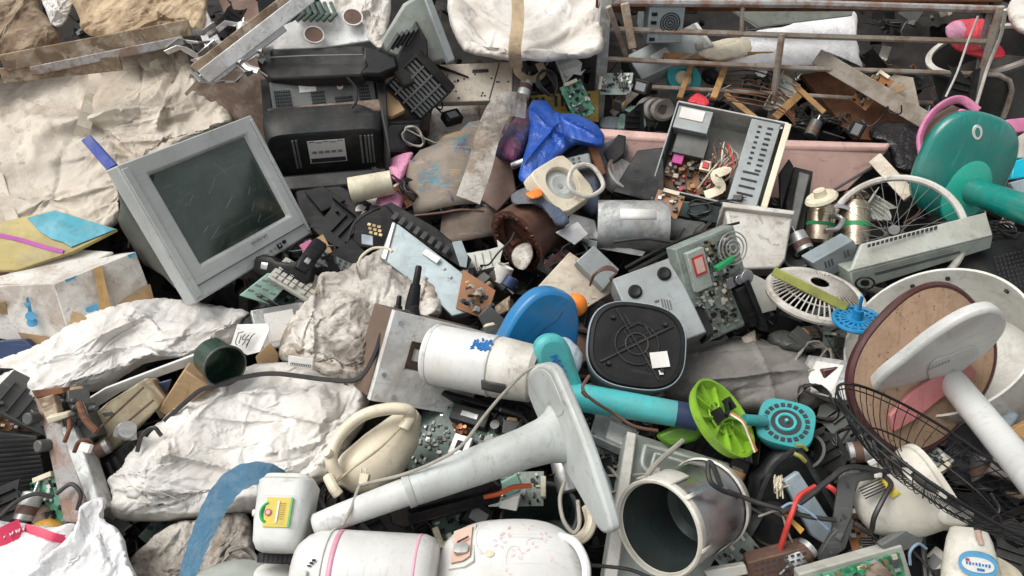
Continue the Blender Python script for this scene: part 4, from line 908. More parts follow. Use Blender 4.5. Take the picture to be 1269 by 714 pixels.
cloth('plastic_bag', 'bright white plain plastic bag with its neck standing up', 'plastic bag', [(22, 740), (50, 700), (88, 665), (98, 640), (104, 626), (130, 616), (130, 630), (126, 640), (150, 662), (160, 690), (162, 740)], .20, .07, 'sack_clean', 51, 40, sim=.08, rings=40, nth=160, ang=70, spread=30, pinch=[(112, 630)], group='white plastic bags')
rb, rbat = cloth('plastic_bag', 'white plastic bag with red printed bands beside the plain white bag', 'plastic bag', [(-40, 650), (20, 648), (46, 652), (70, 654), (92, 650), (90, 670), (70, 690), (40, 740), (-40, 740)], .13, .06, 'sack_clean', 52, 40, ang=20, spread=30, group='white plastic bags')
mb = MB(); mb.ribbon(catmull([rbat(a, b, .010) for a, b in [(-20, 680), (0, 670), (14, 662), (28, 656)]], 6), .05, (CAM-W(0, 670, .1)).normalized(), .003, .001); X0 = mb.X; mb.cur = 0
P('printed_band', mb, 'red_print', rb, 0, True)
mb = MB(); [mb.tube([rbat(-6+i*4.2, 670-i*1.5, .013), rbat(-4.5+i*4.2, 665-i*1.5, .013)] if i % 2 else [rbat(-6+i*4.2, 664-i*1.5, .013), rbat(-4+i*4.2, 670-i*1.5, .013), rbat(-3.5+i*4.2, 666-i*1.5, .013)], .0016, 4) for i in range(9)]; P('white_lettering', mb, 'paper', rb, 0, True)
mb = MB(); mb.ribbon(catmull([rbat(a, b, .010) for a, b in [(30, 654), (50, 660), (70, 667), (90, 669)]], 6), .018, (CAM-W(40, 665, .1)).normalized(), .003, .001); P('printed_band', mb, 'red_print', rb, 0, True)
cl, clat = cloth('canvas_cloth', 'folded off white canvas below the plump sack', 'cloth', [(160, 700), (180, 675), (215, 652), (260, 640), (300, 636), (312, 660), (310, 740), (200, 740), (158, 740)], .10, .07, 'sack_dirty', 54, 60, sim=.12, rings=40, nth=160, ang=45, spread=22)
t_ = W(270, 640, .25)
mb = MB(); mb.ribbon(catmull([W(352, 602, .24), W(342, 590, .29), W(318, 586, .32), W(290, 597, .33), W(270, 622, .31), W(254, 655, .29), W(240, 690, .27), W(228, 730, .25)], 8), [.03+.022*min(1, i/20)-.022*max(0, i-32)/25+.002*math.sin(i*1.3) for i in range(70)], (CAM-t_).normalized(), .005, .0012)
S('woven_strap', 'pale blue woven strap arching over the canvas cloth', 'strap', mb, 'blue_weave')
cloth('grey_cloth', 'dark grey cloth draped under the black cooker base', 'cloth', [(826, 470), (842, 440), (880, 424), (930, 420), (970, 432), (1000, 440), (1028, 480), (1020, 500), (975, 515), (925, 510), (900, 498), (870, 500), (830, 496)], .02, .10, 'grey_cloth', 57, 26, ang=15, spread=30, wmul=1.8, crisp=.8, fine=.4, cr=[(840, 450, 960, 432, 7, .03), (850, 480, 1000, 462, 8, .035), (930, 425, 950, 500, 8, .03)])
cloth('denim_cloth', 'dark blue grey jacket behind the white plastic housing', 'cloth', [(680, 200), (690, 178), (720, 170), (748, 178), (770, 170), (776, 195), (745, 225), (742, 262), (722, 262), (700, 215)], .12, .06, 'denim', 58, 30)
cloth('purple_cloth', 'dark purple and pink patterned cloth beside the blue bag', 'cloth', [(614, 190), (628, 160), (650, 136), (668, 140), (660, 165), (645, 196), (628, 200)], .22, .05, 'purple_cloth', 59, 24)
cloth('plastic_bag', 'bright blue plastic bag crumpled on the heap', 'plastic bag', [(643, 220), (648, 196), (656, 166), (654, 140), (660, 126), (676, 126), (690, 140), (712, 142), (738, 154), (748, 166), (744, 182), (716, 180), (700, 188), (684, 204), (664, 218), (654, 228)], .24, .05, 'blue_bag', 60, 60, wmul=.8, ctr=(680, 168), fine=1, crisp=3.2, cr=[(656, 135, 700, 175, 3, .04), (700, 150, 742, 172, 4, .04), (655, 200, 690, 160, 3, .04), (690, 140, 700, 185, 3, .03)])
cloth('paper_rag', 'pink crumpled paper by the toilet roll', 'paper', [(474, 240), (492, 236), (500, 248), (494, 266), (478, 268), (466, 252)], .10, .03, 'pink_film', 61, 20)
cloth('paper_rag', 'magenta film beside the brown boxy monitor', 'plastic film', [(482, 200), (496, 192), (512, 190), (506, 208), (496, 226), (486, 220)], .14, .03, 'pink_film', 62, 16)
cloth('paper_rag', 'white crumpled tissue under the toilet roll', 'paper', [(424, 268), (440, 252), (470, 244), (500, 222), (506, 232), (480, 268), (450, 285)], .07, .03, 'sack', 63, 22)
# toilet roll
F = AX((434, 236, .16), (486, 226, .17)); k = F.k; mb = MB(); mb.X = F.M; mb.loft([(0, 14*k), (0, 16*k), (F.L, 15*k), (F.L, 8*k)], 28, c0=False, c1=False)
t = T('paper_roll', 'off white paper roll lying under the black television', 'paper roll', F.M); mb.X = Matrix.Identity(4); mb.v = [F.M.inverted() @ v for v in mb.v]; P('roll', mb, 'ivory', t)
mb = MB(); mb.loft([(-.003, 15.5*k), (-.003, 7*k), (.02, 6*k), (.0, 5*k)], 24, c0=False); P('core', mb, 'card', t)
# drum halves
t = T('steel_drum', 'cut open paint stained steel drum in brown and grey', 'drum', TR(W(560, 220, .1)))
def drum_sheet(rows, bulge):
    out = []
    for r in rows: out.append([W(x, y, l) for x, y, l in r])
    return out
mb = MB(); rows = []
for j in range(9):
    v = j/8; rows.append([])
    for i in range(15):
        u = i/14; x = 500+142*u+14*v*(1-u)-22*v*u; y = 202-70*u-8*math.sin(u*3)+v*(66+58*u); l = .12+.07*math.sin(math.pi*min(1, u*.8+.1))*1.2-.07*v**2
        if j == 0: y += 3*math.sin(i*2.1)
        rows[-1].append(W(x, y, l))
mb.sheet(rows); P('upper_shell', mb, 'drum_paint', t, 0, True, 60, solid=.003)
mb = MB(); rows = []
for j in range(6):
    v = j/5; rows.append([W(548+88*i/9-4*v, 262+v*(42-6*i/9)-10*i/9, .075+.03*math.sin(math.pi*i/9)-.04*v) for i in range(10)])
mb.sheet(rows); P('lower_shell', mb, 'drum', t, 0, True, 60, solid=.003)
mb = MB(); mb.tube(catmull([W(508, 268, .13), W(545, 264, .13), W(572, 260, .14), W(600, 262, .13)], 6), .004, 6); P('rim', mb, 'brown_metal', t, 0, True)
mb = MB(); mb.ribbon(catmull([W(652, 132, .31), W(630, 129, .34), W(616, 140, .33), W(604, 170, .30), W(594, 208, .27), W(580, 248, .22)], 8), .078, (CAM-W(600, 190, .2)).normalized(), .006, .003)
S('webbing_strip', 'broad dirty white webbing strip hanging over the steel drum', 'strap', mb, 'sack_dirty')
board('leather_sheet', 'dark brown stiff sheet hanging behind the burnt bucket', 'sheet', [(598, 195, .18), (632, 190, .20), (640, 236, .15), (616, 262, .12), (596, 248, .12)], .01, 'brown_metal', .004)
# burnt bucket
F = DF(640, 300, .13, (-.75, .55), .55); k = F.k
t = T('burnt_bucket', 'rusty burnt bucket lying on its side with a jagged crusted mouth', 'bucket', F.M)
mb = MB(); mb.loft([(-.21, 30*k), (-.18, 39*k), (-.02, 42*k), (0, 43*k), (0, 38*k), (-.03, 34*k), (-.09, 28*k)], 48, c1=True)
rg = random.Random(1); mb.v = [v*(1+rg.uniform(-.03, .03)) for v in mb.v]; P('bucket_body', mb, 'burnt_body', t, 0, smooth=50)
mb = MB(); 
for i in range(40):
    a = i/40*6.28; r = 36*k; p = Vector((math.cos(a)*r, math.sin(a)*r, -.005)); mb.box(p, (.016, .012, .014), rot_rand(rg))
P('crust', mb, 'burnt', t, .002); mb = MB(); mb.loft([(-.03, 34*k), (-.02, 22*k), (-.035, 6*k)], 24); mb.v = [v+Vector((rg.uniform(-.004, .004), rg.uniform(-.004, .004), rg.uniform(-.012, .012))) for v in mb.v]; P('inner_plate', mb, 'burnt', t)
cloth('paper_rag', 'charred white paper in the burnt bucket mouth', 'paper', [(634, 316), (642, 304), (656, 302), (660, 318), (650, 334), (638, 330)], .17, .015, 'sack_dirty', 64, 14)
cloth('paint_rag', 'blue rag with an orange stain over the burnt bucket', 'cloth', [(634, 242), (655, 232), (680, 236), (698, 262), (706, 276), (690, 280), (678, 262), (655, 252), (638, 254)], .24, .03, 'denim', 65, 24)
cloth('paint_rag', 'orange stained scrap of cloth on the blue rag', 'cloth', [(652, 240), (668, 234), (672, 242), (660, 247)], .285, .008, 'orange', 66, 8, skirt=.02)
# white plastic housing with a ring
F = Q([(654, 218), (700, 188), (736, 240), (700, 262)], 1.0, .27, (0, -1), 20)
t = T('fan_housing', 'yellowed white plastic housing with a round opening beside the blue bag', 'plastic housing', F.M); w_, h = F.w, F.h
N_ = 32; ci = [(math.cos(a), math.sin(a)) for a in [2*math.pi*i/N_ for i in range(N_)]]
def sq(c, p=7): m = (abs(c[0])**p+abs(c[1])**p)**(-1/p); return (c[0]*m, c[1]*m)
mb = MB(); rings = [[(sq(c)[0]*w_*.55, sq(c)[1]*h*.55, -.05) for c in ci], [(sq(c)[0]*w_*.52, sq(c)[1]*h*.52, 0) for c in ci], [(c[0]*w_*.36, c[1]*h*.36, 0) for c in ci], [(c[0]*w_*.33, c[1]*h*.33, -.05) for c in ci]]
mb.sheet(rings, True); P('frame', mb, 'cream', t, .003); mb = MB(); mb.loft([(-.02, w_*.35), (-.012, w_*.2), (-.02, .01)], 28); P('inner_plate', mb, 'fan_grey', t)
mb = MB(); mb.tube(catmull([(w_*.1, -h*.5, .02), (w_*.5, -h*.55, .04), (w_*.62, -h*.1, .04), (w_*.3, h*.1, .03), (-w_*.05, -h*.15, .02)], 6, True), .007, 7, True); P('handle_loop', mb, 'grimy_white', t)
for lb, ps, m, th in [
    ('rusty brown bar leaning on the blue grey jacket', [(730, 180, .24), (740, 178, .24), (752, 215, .18), (742, 220, .18)], 'rust', .02),
    ('curved black boot sole shape behind the grey cylinder', [(748, 190, .18), (766, 166, .2), (776, 168, .2), (774, 190, .18), (756, 206, .16)], 'black_dusty', .04),
    ('brown black wedge leaning on the open computer case', [(758, 238, .12), (790, 186, .20), (822, 182, .22), (824, 250, .14), (800, 248, .12)], 'black_dusty', .02)]:
    board('scrap_board', lb, 'board', ps, th, m, .004)
F = DF(773, 215, .14, (.6, -.6), .6); mb = MB(); mb.X = F.M; k = F.k; mb.loft([(-.05, 22*k), (0, 24*k), (.004, 22*k), (-.01, 12*k), (-.01, 2*k)], 30); S('pot_lid', 'rust stained round lid beside the rusty bar', 'lid', mb, 'rust_paint')
# pink tub
t = T('pink_tub', 'faded pink plastic tub edge running behind the open computer case', 'tub', TR(W(920, 200, 0)))
mb = MB(); mb.slab([W(735, 157, .14), W(860, 166, .14), (W(980, 172, .14)), W(1106, 176, .14), W(1100, 186, .13), W(980, 184, .13), W(740, 170, .13)], .04); P('rim', mb, 'pink_tub', t, .012, True)
mb = MB(); mb.slab([W(740, 170, .125), W(980, 184, .125), W(1100, 187, .12), W(1050, 236, .0), W(990, 248, -.02), W(760, 230, -.02)], .02); P('wall', mb, 'pink_tub', t, .004, True)
# grey cylinders
F = AX((740, 279, .16), (828, 281, .17)); k = F.k
t = T('metal_cylinder', 'mottled galvanised metal cylinder with a paper label', 'cylinder', F.M)
mb = MB(); mb.loft([(.02, 20*k), (0, 27*k), (0, 31*k), (F.L*.9, 32*k), (F.L, 27*k), (F.L, 20*k)], 40); P('body', mb, 'galv', t, .001)
mb = MB(); mb.sheet([[(math.sin(a)*32*k, math.cos(a)*32*k, z) for a in (.25, .4, .55, .7)] for z in (F.L*.3, F.L*.8)]); P('paper_label', mb, 'paper', t, solid=.0006)
F = AX((826, 285, .14), (868, 292, .12)); mb = MB(); mb.X = F.M; mb.loft([(0, 15*F.k), (F.L, 17*F.k), (F.L*1.02, 12*F.k)], 30); S('motor_can', 'small grey metal can at the closed end of the mottled cylinder', 'motor', mb, 'bare_grey')
mb = MB(); mb.slab([W(690, 282, .17), W(704, 262, .19), W(738, 272, .16), W(744, 296, .14), W(716, 298, .14)], .03); S('bent_bracket', 'crumpled galvanised bracket at the open end of the mottled cylinder', 'bracket', mb, 'alu', bevel=.006)
board('bracket_plate', 'thin grey plate running under the mottled cylinder', 'plate', [(700, 292, .14), (735, 298, .15), (800, 312, .14), (796, 318, .13), (730, 306, .13)], .004, 'galv', .001)
# ================================================================ open computer case at the back
F = Q([(843, 124), (976, 154), (946, 261), (806, 232)], 1.18, .24, (0, -1), 15)
t = T('open_computer', 'open beige computer case with coloured boards and ribbon cables inside', 'computer', F.M); w_, h = F.w, F.h; dp = .15
mb = MB(); mb.box((0, 0, -dp), (w_, h, .004)); P('floor_plate', mb, 'pc_beige', t)
for nm, c, d_, m in [('side_wall', (-w_/2, 0, -dp/2), (.006, h, dp), 'pc_grey'), ('side_wall', (w_/2, 0, -dp/2), (.02, h, dp), 'cream'), ('side_wall', (0, h/2, -dp/2), (w_, .006, dp), 'white_metal'), ('side_wall', (0, -h/2, -dp/2), (w_, .006, dp), 'pc_grey')]:
    mb = MB(); mb.box(c, d_); P(nm, mb, m, t, .002)
mb = MB(); mb.box((w_*.31, 0, -.03), (w_*.26, h*.95, .06)); bay = P('drive_bay', mb, 'pc_grey', t, .002)
mb = MB(); [mb.box((w_*.27, h*(.4-.06*i), .001), (w_*.03, h*.02, .003)) for i in range(8)]; [mb.box((w_*.36, h*(.4-.06*i), .001), (w_*.05, h*.02, .003)) for i in range(9)]; [mb.box((w_*.31, -h*(.12+.08*i), .001), (w_*.14, h*.02, .003)) for i in range(4)]; P('slot', mb, 'ink', bay)
mb = MB(); mb.box((-w_*.32, h*.32, -.03), (w_*.32, h*.26, .07)); ps = P('power_supply', mb, 'pc_grey', t, .002); mb = MB(); mb.box((-w_*.34, h*.37, .007), (w_*.22, h*.12, .002)); P('sticker', mb, 'paper', ps)
mb = MB(); mb.box((-w_*.28, h*.07, -.05), (w_*.30, h*.24, .05)); P('heat_sink', mb, 'bare_grey', t, .002)
def populate(mb, x0, y0, x1, y1, z, n, seed, nm, smin=.006, smax=.02, hmax=.014):
    rg = random.Random(seed)
    for i in range(n):
        x, y = rg.uniform(x0, x1), rg.uniform(y0, y1); a, b = rg.uniform(smin, smax), rg.uniform(smin, smax*.8); hh = rg.uniform(.003, hmax); mb.cur = 1+rg.randrange(nm-1)
        if rg.random() < .3: mb.cyl((x, y, z), (x, y, z+hh*1.3), a*.4, n=10)
        else: mb.box((x, y, z+hh/2), (a, b, hh), rg.choice([0, 0, 0, .4, 1.57]))
MM = ['pcb_brown', 'black', 'veneer', 'ivory', 'maroon', 'red', 'galv', 'wood_orange', 'bare_grey', 'black']
mb = MB(); mb.box((-w_*.16, -h*.23, -dp*.55), (w_*.60, h*.5, .004)); populate(mb, -w_*.45, -h*.46, w_*.13, 0, -dp*.53, 110, 3, len(MM), hmax=.03); P('mainboard', mb, MM, t)
mb = MB(); mb.box((-w_*.36, -h*.09, -.05), (w_*.1, h*.13, .03)); P('card_slot', mb, 'magenta', t, .002)
mb = MB(); mb.box((-w_*.1, -h*.1, -.05), (.035, .035, .02)); mb.cur = 1; mb.box((-w_*.1, -h*.1, -.038), (.02, .02, .008)); P('processor', mb, ['ivory', 'red'], t, .001)
rg = random.Random(6)
for m, nq in [('cable_grey', 7), ('cable_brown', 9), ('cable_red', 3), ('ivory', 3)]:
    mb = MB()
    for i in range(nq):
        x, y = w_*rg.uniform(-.02, .14), h*rg.uniform(-.1, .1); mb.tube(catmull([(x-.02, y+.04, -.05), (x+rg.uniform(-.03, .03), y, -.01), (x+rg.uniform(-.03, .03), y-h*.15, 0), (x+rg.uniform(-.05, .02), y-h*.3, -.04)], 5), .0028, 5)
    P('cable', mb, m, t)
mb = MB(); mb.ribbon(catmull([(w_*.08, h*.02, -.03), (w_*.10, -h*.15, .01), (w_*.02, -h*.25, .02), (w_*.1, -h*.35, 0), (-w_*.02, -h*.45, -.02)], 6), .03, Vector((0, 0, 1)), .002, .002); P('ribbon_cable', mb, 'ivory', t)
mb = MB(); [mb.cyl((x*w_, y*h, -.02), (x*w_, y*h, -.01), .004, n=8) for x in (-.45, .45) for y in (-.45, .45)]; P('screw', mb, 'steel', t)
# lower computer body it stands on
board('computer_case', 'dark green grey computer case under the open beige computer', 'computer', [(806, 244, .14), (905, 256, .14), (912, 282, .10), (806, 262, .10)], .1, 'dark_teal', .004)
t = T('plastic_bin', 'square grimy white plastic bin beside the open computer', 'bin', TR(W(938, 290, .08)))
mb = MB(); mb.slab([W(897, 252, .19), W(984, 262, .19), W(974, 322, .10), W(966, 333, .09), W(922, 334, .09), W(910, 322, .10)], .12); P('bin_body', mb, 'grimy_white', t, .008, True)
mb = MB(); mb.slab([W(896, 250, .197), W(985, 261, .197), W(984, 266, .195), W(896, 256, .195)], .13); P('rim', mb, 'grimy_white', t, .003, True)
# dark slab pieces beside
for lb, ps, m, th in [
    ('black ribbed plastic strip standing between open computer and filter bottles', [(984, 206, .17), (1008, 212, .17), (996, 290, .08), (978, 300, .07), (974, 250, .12)], 'black_dusty', .05),
    ('grey blue foam strip behind the water filter bottles', [(990, 212, .19), (1004, 216, .19), (984, 296, .10), (978, 282, .11)], 'bare_grey', .02),
    ('black shard leaning on the cream edge of the open computer', [(966, 214, .17), (978, 196, .19), (984, 206, .18), (968, 262, .12)], 'black', .02)]:
    board('plastic_strip', lb, 'plastic strip', ps, th, m, .004, 'dark plastic strips by the open computer')
beam('metal_strip', 'cream painted channel lying across the pink tub', 'metal strip', (1084, 196, .18), (1128, 244, .15), .045, .02, 'cream_metal')
beam('metal_strip', 'thin grey rod resting on the pink tub', 'metal strip', (1032, 236, .1), (1080, 208, .14), .01, .01, 'bare_grey')
# water filter bottles
for i, (lb, a, b, r) in enumerate([('steel filter bottle with a green band under the yellowed knob', (1014, 302, .06), (1020, 254, .14), 17), ('right steel filter bottle beside the bicycle wheel', (1058, 312, .06), (1060, 250, .14), 18)]):
    F = AX(a, b); k = F.k; t = T('filter_bottle', lb, 'steel bottle', F.M, 'steel filter bottles')
    mb = MB(); mb.loft([(0, r*k*.8), (.01, r*k), (F.L*.8, r*k), (F.L*.97, r*k*.8), (F.L*1.02, r*k*.45)], 32); P('body', mb, 'steel_gold', t)
    mb = MB(); mb.loft([(F.L*.44, r*k*1.02), (F.L*.53, r*k*1.02)], 32); P('band', mb, 'green', t); mb = MB(); mb.loft([(F.L*.78, r*k*1.03), (F.L*.82, r*k*1.03)], 32); P('seam_ring', mb, 'steel_gold', t)
    mb = MB(); mb.cyl((0, 0, F.L), (0, 0, F.L+.03), r*k*.4); mb.loft([(F.L+.02, r*k*.9), (F.L+.03, r*k*.7)], 24); P('cap', mb, 'ivory' if i == 0 else 'steel_gold', t)
    mb = MB(); mb.tube(catmull([(-.02, .05, F.L*.3), (-.05, .06, F.L*.35), (-.06, .05, F.L*.6), (-.03, .04, F.L*.7)] if i == 0 else [(0, .03, F.L*.75), (.05, .05, F.L*.8), (.11, .05, F.L*.72), (.12, .04, F.L*.4)], 6), .009, 8); P('pipe', mb, 'steel', t)
F = DF(1018, 246, .22, (-.3, -1), .45); mb = MB(); mb.X = F.M; k = F.k; mb.loft([(-.02, 10*k), (0, 20*k), (.008, 18*k), (.01, 8*k), (.03, 7*k)], 24); S('valve_wheel', 'yellowed plastic knob on top of a steel filter bottle', 'knob', mb, 'ivory')
# bicycle wheel
F = DF(1108, 290, .16, (0, -1), .93); k = F.k; R0 = 76*k
t = T('bicycle_wheel', 'grimy white bicycle wheel without a tyre half buried behind the grey case', 'bicycle wheel', F.M)
mb = MB(); mb.tube([(math.cos(a)*R0, math.sin(a)*R0, 0) for a in np.linspace(0, 2*math.pi, 73)[:-1]], .011, 8, True); P('rim', mb, 'grimy_white', t)
mb = MB(); [mb.tube([(math.cos(a)*R0, math.sin(a)*R0, 0), (math.cos(a+(.9 if i % 2 else -.9))*.018, math.sin(a+(.9 if i % 2 else -.9))*.018, .02 if i % 4 < 2 else -.02)], .0010, 4) for i, a in enumerate(np.linspace(0, 2*math.pi, 33)[:-1])]; P('spokes', mb, 'bare_grey', t)
mb = MB(); mb.cyl((0, 0, -.035), (0, 0, .035), .016); P('hub', mb, 'bare_grey', t)
# grey case (video player like) at the right
t = T('grey_case', 'long grey beige electronics case behind the white basin', 'electronics case', TR(W(1140, 320, .1)))
a_ = [W(1068, 302, .25), W(1222, 263, .27), W(1231, 292, .24), W(1054, 336, .22)]; mb = MB(); mb.slab(a_, .02); P('lid', mb, 'pc_beige', t, .004, True)
mb = MB(); mb.slab([W(1054, 337, .215), W(1231, 293, .235), W(1228, 308, .19), W(1058, 362, .16)], .10); P('front_panel', mb, 'grey_green', t, .004, True)
mb = MB()
for i in range(16): mb.slab([W(1076+i*5.5, 303-i*1.5, .265), W(1079+i*5.5, 302-i*1.5, .265), W(1079+i*5.5, 306-i*1.5, .26), W(1076+i*5.5, 307-i*1.5, .26)], .003)
P('vent_slots', mb, 'ink', t, 0, True)
F = DF(1072, 350, .20, (0, 1), .7); mb = MB(); mb.X = F.M; mb.tube([(math.cos(a)*.024, math.sin(a)*.024, .004) for a in np.linspace(0, 6.28, 24)[:-1]], .003, 6, True); mb.loft([(0, .012), (.004, .012)], 16); P('dial', mb, 'black', t, 0, True)
mb = MB(); mb.slab([W(1085, 338, .222), W(1190, 311, .232), W(1190, 314, .225), W(1085, 342, .212)], .003); P('grille', mb, 'bare_grey', t, 0, True)
t = T('metal_box', 'small pale blue metal box in front of the filter bottles', 'metal box', TR(W(1036, 320, .1)))
mb = MB(); mb.slab([W(1007, 326, .22), W(1058, 297, .25), W(1068, 320, .2), W(1030, 343, .16), W(1012, 336, .18)], .06); P('box', mb, 'pc_blue', t, .003, True)
mb = MB(); [mb.slab([W(x, y, .235), W(x+1.6, y-1, .235), W(x+3.6, y+7, .225), W(x+2, y+8, .225)], .003) for x, y in ((1022, 325), (1026, 323), (1030, 321), (1046, 312), (1050, 310))]; P('slot', mb, 'ink', t, 0, True)
# black perforated panel at the right edge
t = T('perforated_sheet', 'big black perforated metal sheet with rust spots behind the enamel drum', 'metal panel', TR(W(1230, 350, .1)))
mb = MB(); mb.slab([W(1098, 340, .12), (W(1230, 300, .17)), W(1310, 272, .2), W(1310, 520, .06), W(1240, 490, .04), W(1110, 400, .02)], .02); P('panel', mb, 'black_dusty', t, .004, True)
mb = MB(); mb.cur = 0
for i in range(11):
    for j in range(9):
        x, y = 1232+i*5+j*1.5, 318+j*5-i*1.2
        if x < 1300: mb.slab([W(x, y, .172-.0006*j*5), W(x+2, y-.4, .172-.0006*j*5), W(x+2.4, y+2.4, .17-.0006*j*5), W(x+.4, y+2.8, .17-.0006*j*5)], .002)
P('holes', mb, 'ink', t, 0, True)
# ================================================================ teal green stool base (fan pedestal)
F = DF(1199, 208, .26, (1, .30), .82, 0); k = F.k
t = T('fan_stand', 'big glossy teal green fan stand with a thick tube and oval emblem', 'fan stand', F.M, 'plastic fan stands')
mb = MB(); mb.loft([(-.045, 60*k, 54*k, 2.6), (-.03, 67*k, 61*k, 2.6), (-.012, 67*k, 61*k, 2.6), (.002, 62*k, 56*k, 2.6), (.010, 48*k, 43*k, 2.5), (.013, 30*k, 28*k, 2.4)], 72); P('base_plate', mb, 'teal_green', t, smooth=60)
pc, pw = on(F, 1197, 238, .008); _, pt = on(F, 1204, 236, .0); F2 = AXP(pt, W(1300, 270, .36))
mb = MB(); mb.X = TR(pc); mb.loft([(-.02, 42*k, 30*k), (.004, 41*k, 29*k), (.008, 37*k, 25*k), (.010, 10*k, 10*k)], 48); P('collar', mb, 'teal_light', t, 0, False, 60)
mb = MB(); mb.X = F2.M; mb.loft([(-.01, 19*k), (.02, 16.5*k), (.06, 16*k), (F2.L+.05, 18*k)], 36); P('tube', mb, 'teal_green', t, 0, True)
pe, _ = on(F, 1211, 164, .012); mb = MB(); mb.X = TR(pe) @ RZ(35); mb.loft([(-.02, 9*k, 6*k), (0.002, 9*k, 6*k)], 24); mb.cur = 1; mb.loft([(.001, 6*k, 3*k), (.003, 6*k, 3*k)], 20); P('emblem', mb, ['paper', 'teal_green'], t, 0)
# pink drum behind
t = T('pink_drum', 'bright pink round plastic frame behind the teal fan stand', 'plastic frame', TR(W(1170, 150, .2)))
mb = MB(); mb.tube(catmull([W(1142, 196, .18), W(1140, 170, .21), W(1152, 145, .24), W(1172, 128, .27), (W(1192, 124, .28)), W(1212, 138, .27)], 8), .015, 8, flat=.6); P('rim', mb, 'pink', t, 0, True)
mb = MB(); mb.slab([W(1144, 190, .17), W(1142, 168, .19), W(1156, 144, .22), W(1180, 130, .25), (W(1206, 142, .24)), W(1180, 170, .2), W(1150, 198, .16)], .01); P('inner_plate', mb, 'veneer', t, 0, True)
mb = MB(); mb.slab([W(1168, 158, .26), W(1190, 134, .29), W(1210, 138, .29), W(1196, 156, .27)], .02); P('tab', mb, 'pink', t, .004, True)
for lb, ps, m in [('pink plastic panel behind the teal stand', [(1246, 148, .2), (1300, 142, .2), (1300, 160, .18), (1258, 164, .18)], 'pink'),
    ('grey wedge shaped panel between the pink and the cyan panel', [(1250, 176, .18), (1300, 146, .2), (1300, 196, .15), (1256, 196, .15)], 'grimy_white'),
    ('cyan plastic panel beside the teal stand tube', [(1256, 200, .16), (1300, 186, .18), (1300, 216, .13), (1254, 222, .13)], 'cyan'),
    ('pale blue plastic panel just above the teal stand tube', [(1252, 226, .13), (1300, 214, .15), (1300, 246, .1), (1262, 244, .1)], 'bluegrey')]:
    board('plastic_sheeting', lb, 'plastic panel', ps, .02, m, .004, 'coloured plastic panels behind the teal stand')
# ================================================================ middle of the heap
# light blue metal panel with brown circuit board
t = T('equipment_cover', 'light blue metal equipment panel behind the dirt streaked sack', 'metal panel', TR(W(545, 330, .1)))
mb = MB(); mb.slab([W(486, 276, .21), W(494, 278, .215), W(570, 336, .18), W(614, 378, .14), W(560, 392, .14), W(540, 372, .16), W(470, 318, .18)], .03); P('panel', mb, 'pc_blue', t, .003, True)
mb = MB(); mb.slab([W(528, 308, .2), W(546, 320, .195), W(541, 326, .19), (W(523, 314, .196))], .006); P('sticker', mb, 'paper', t, 0, True)
mb = MB(); [mb.slab([W(x, y, .2-.0005*(y-290)), W(x+4, y+2, .2-.0005*(y-290)), W(x+2, y+5, .196-.0005*(y-290)), W(x-2, y+3, .196-.0005*(y-290))], .004) for x, y in ((500, 292), (508, 300), (556, 340), (548, 330), (536, 352), (522, 338), (512, 326))]; P('dent', mb, 'pc_grey', t, 0, True)
mb = MB(); mb.slab([W(486, 275, .218), W(490, 276, .22), W(478, 322, .185), W(472, 320, .183)], .04); P('folded_edge', mb, 'galv', t, .002, True)
mb = MB(); mb.slab([W(574, 334, .19), W(614, 360, .17), W(602, 396, .14), W(565, 382, .15)], .006); F = Q([(574, 336), (613, 362), (602, 394), (566, 380)], 1.1, .165, (0, -1), 20)
mb.X = F.M; MM = ['pcb_brown', 'navy', 'black', 'galv', 'ivory', 'bare_grey']; populate(mb, -F.w*.45, -F.h*.45, F.w*.45, F.h*.45, .006, 26, 7, len(MM), hmax=.02); P('circuit_board', mb, MM, t, 0, True)
board('control_unit', 'small grey control box with a label beside the brown circuit board', 'control box', [(592, 392, .17), (606, 378, .19), (630, 400, .15), (622, 412, .14), (600, 408, .14)], .04, 'bare_grey', .003)
board('bent_tab', 'torn pale blue metal tab standing behind the blue panel', 'metal tab', [(560, 300, .19), (572, 298, .2), (580, 318, .17), (578, 332, .15), (570, 330, .16)], .003, 'pc_blue', .001)
# dark tray behind the blue panel
t = T('black_tray', 'long black slotted plastic tray behind the blue metal panel', 'tray', TR(W(530, 290, .08)))
mb = MB(); mb.slab([W(472, 256, .17), W(484, 250, .18), W(540, 282, .16), W(582, 318, .12), W(574, 334, .10), W(520, 300, .13)], .04); P('tray', mb, 'black_dusty', t, .004, True)
mb = MB(); [mb.slab([W(490+i*9, 262+i*6, .182-.005*i), W(495+i*9, 265+i*6, .182-.005*i), W(489+i*9, 273+i*6, .17-.005*i), W(484+i*9, 270+i*6, .17-.005*i)], .003) for i in range(8)]; P('slot', mb, 'tvback', t, 0, True)
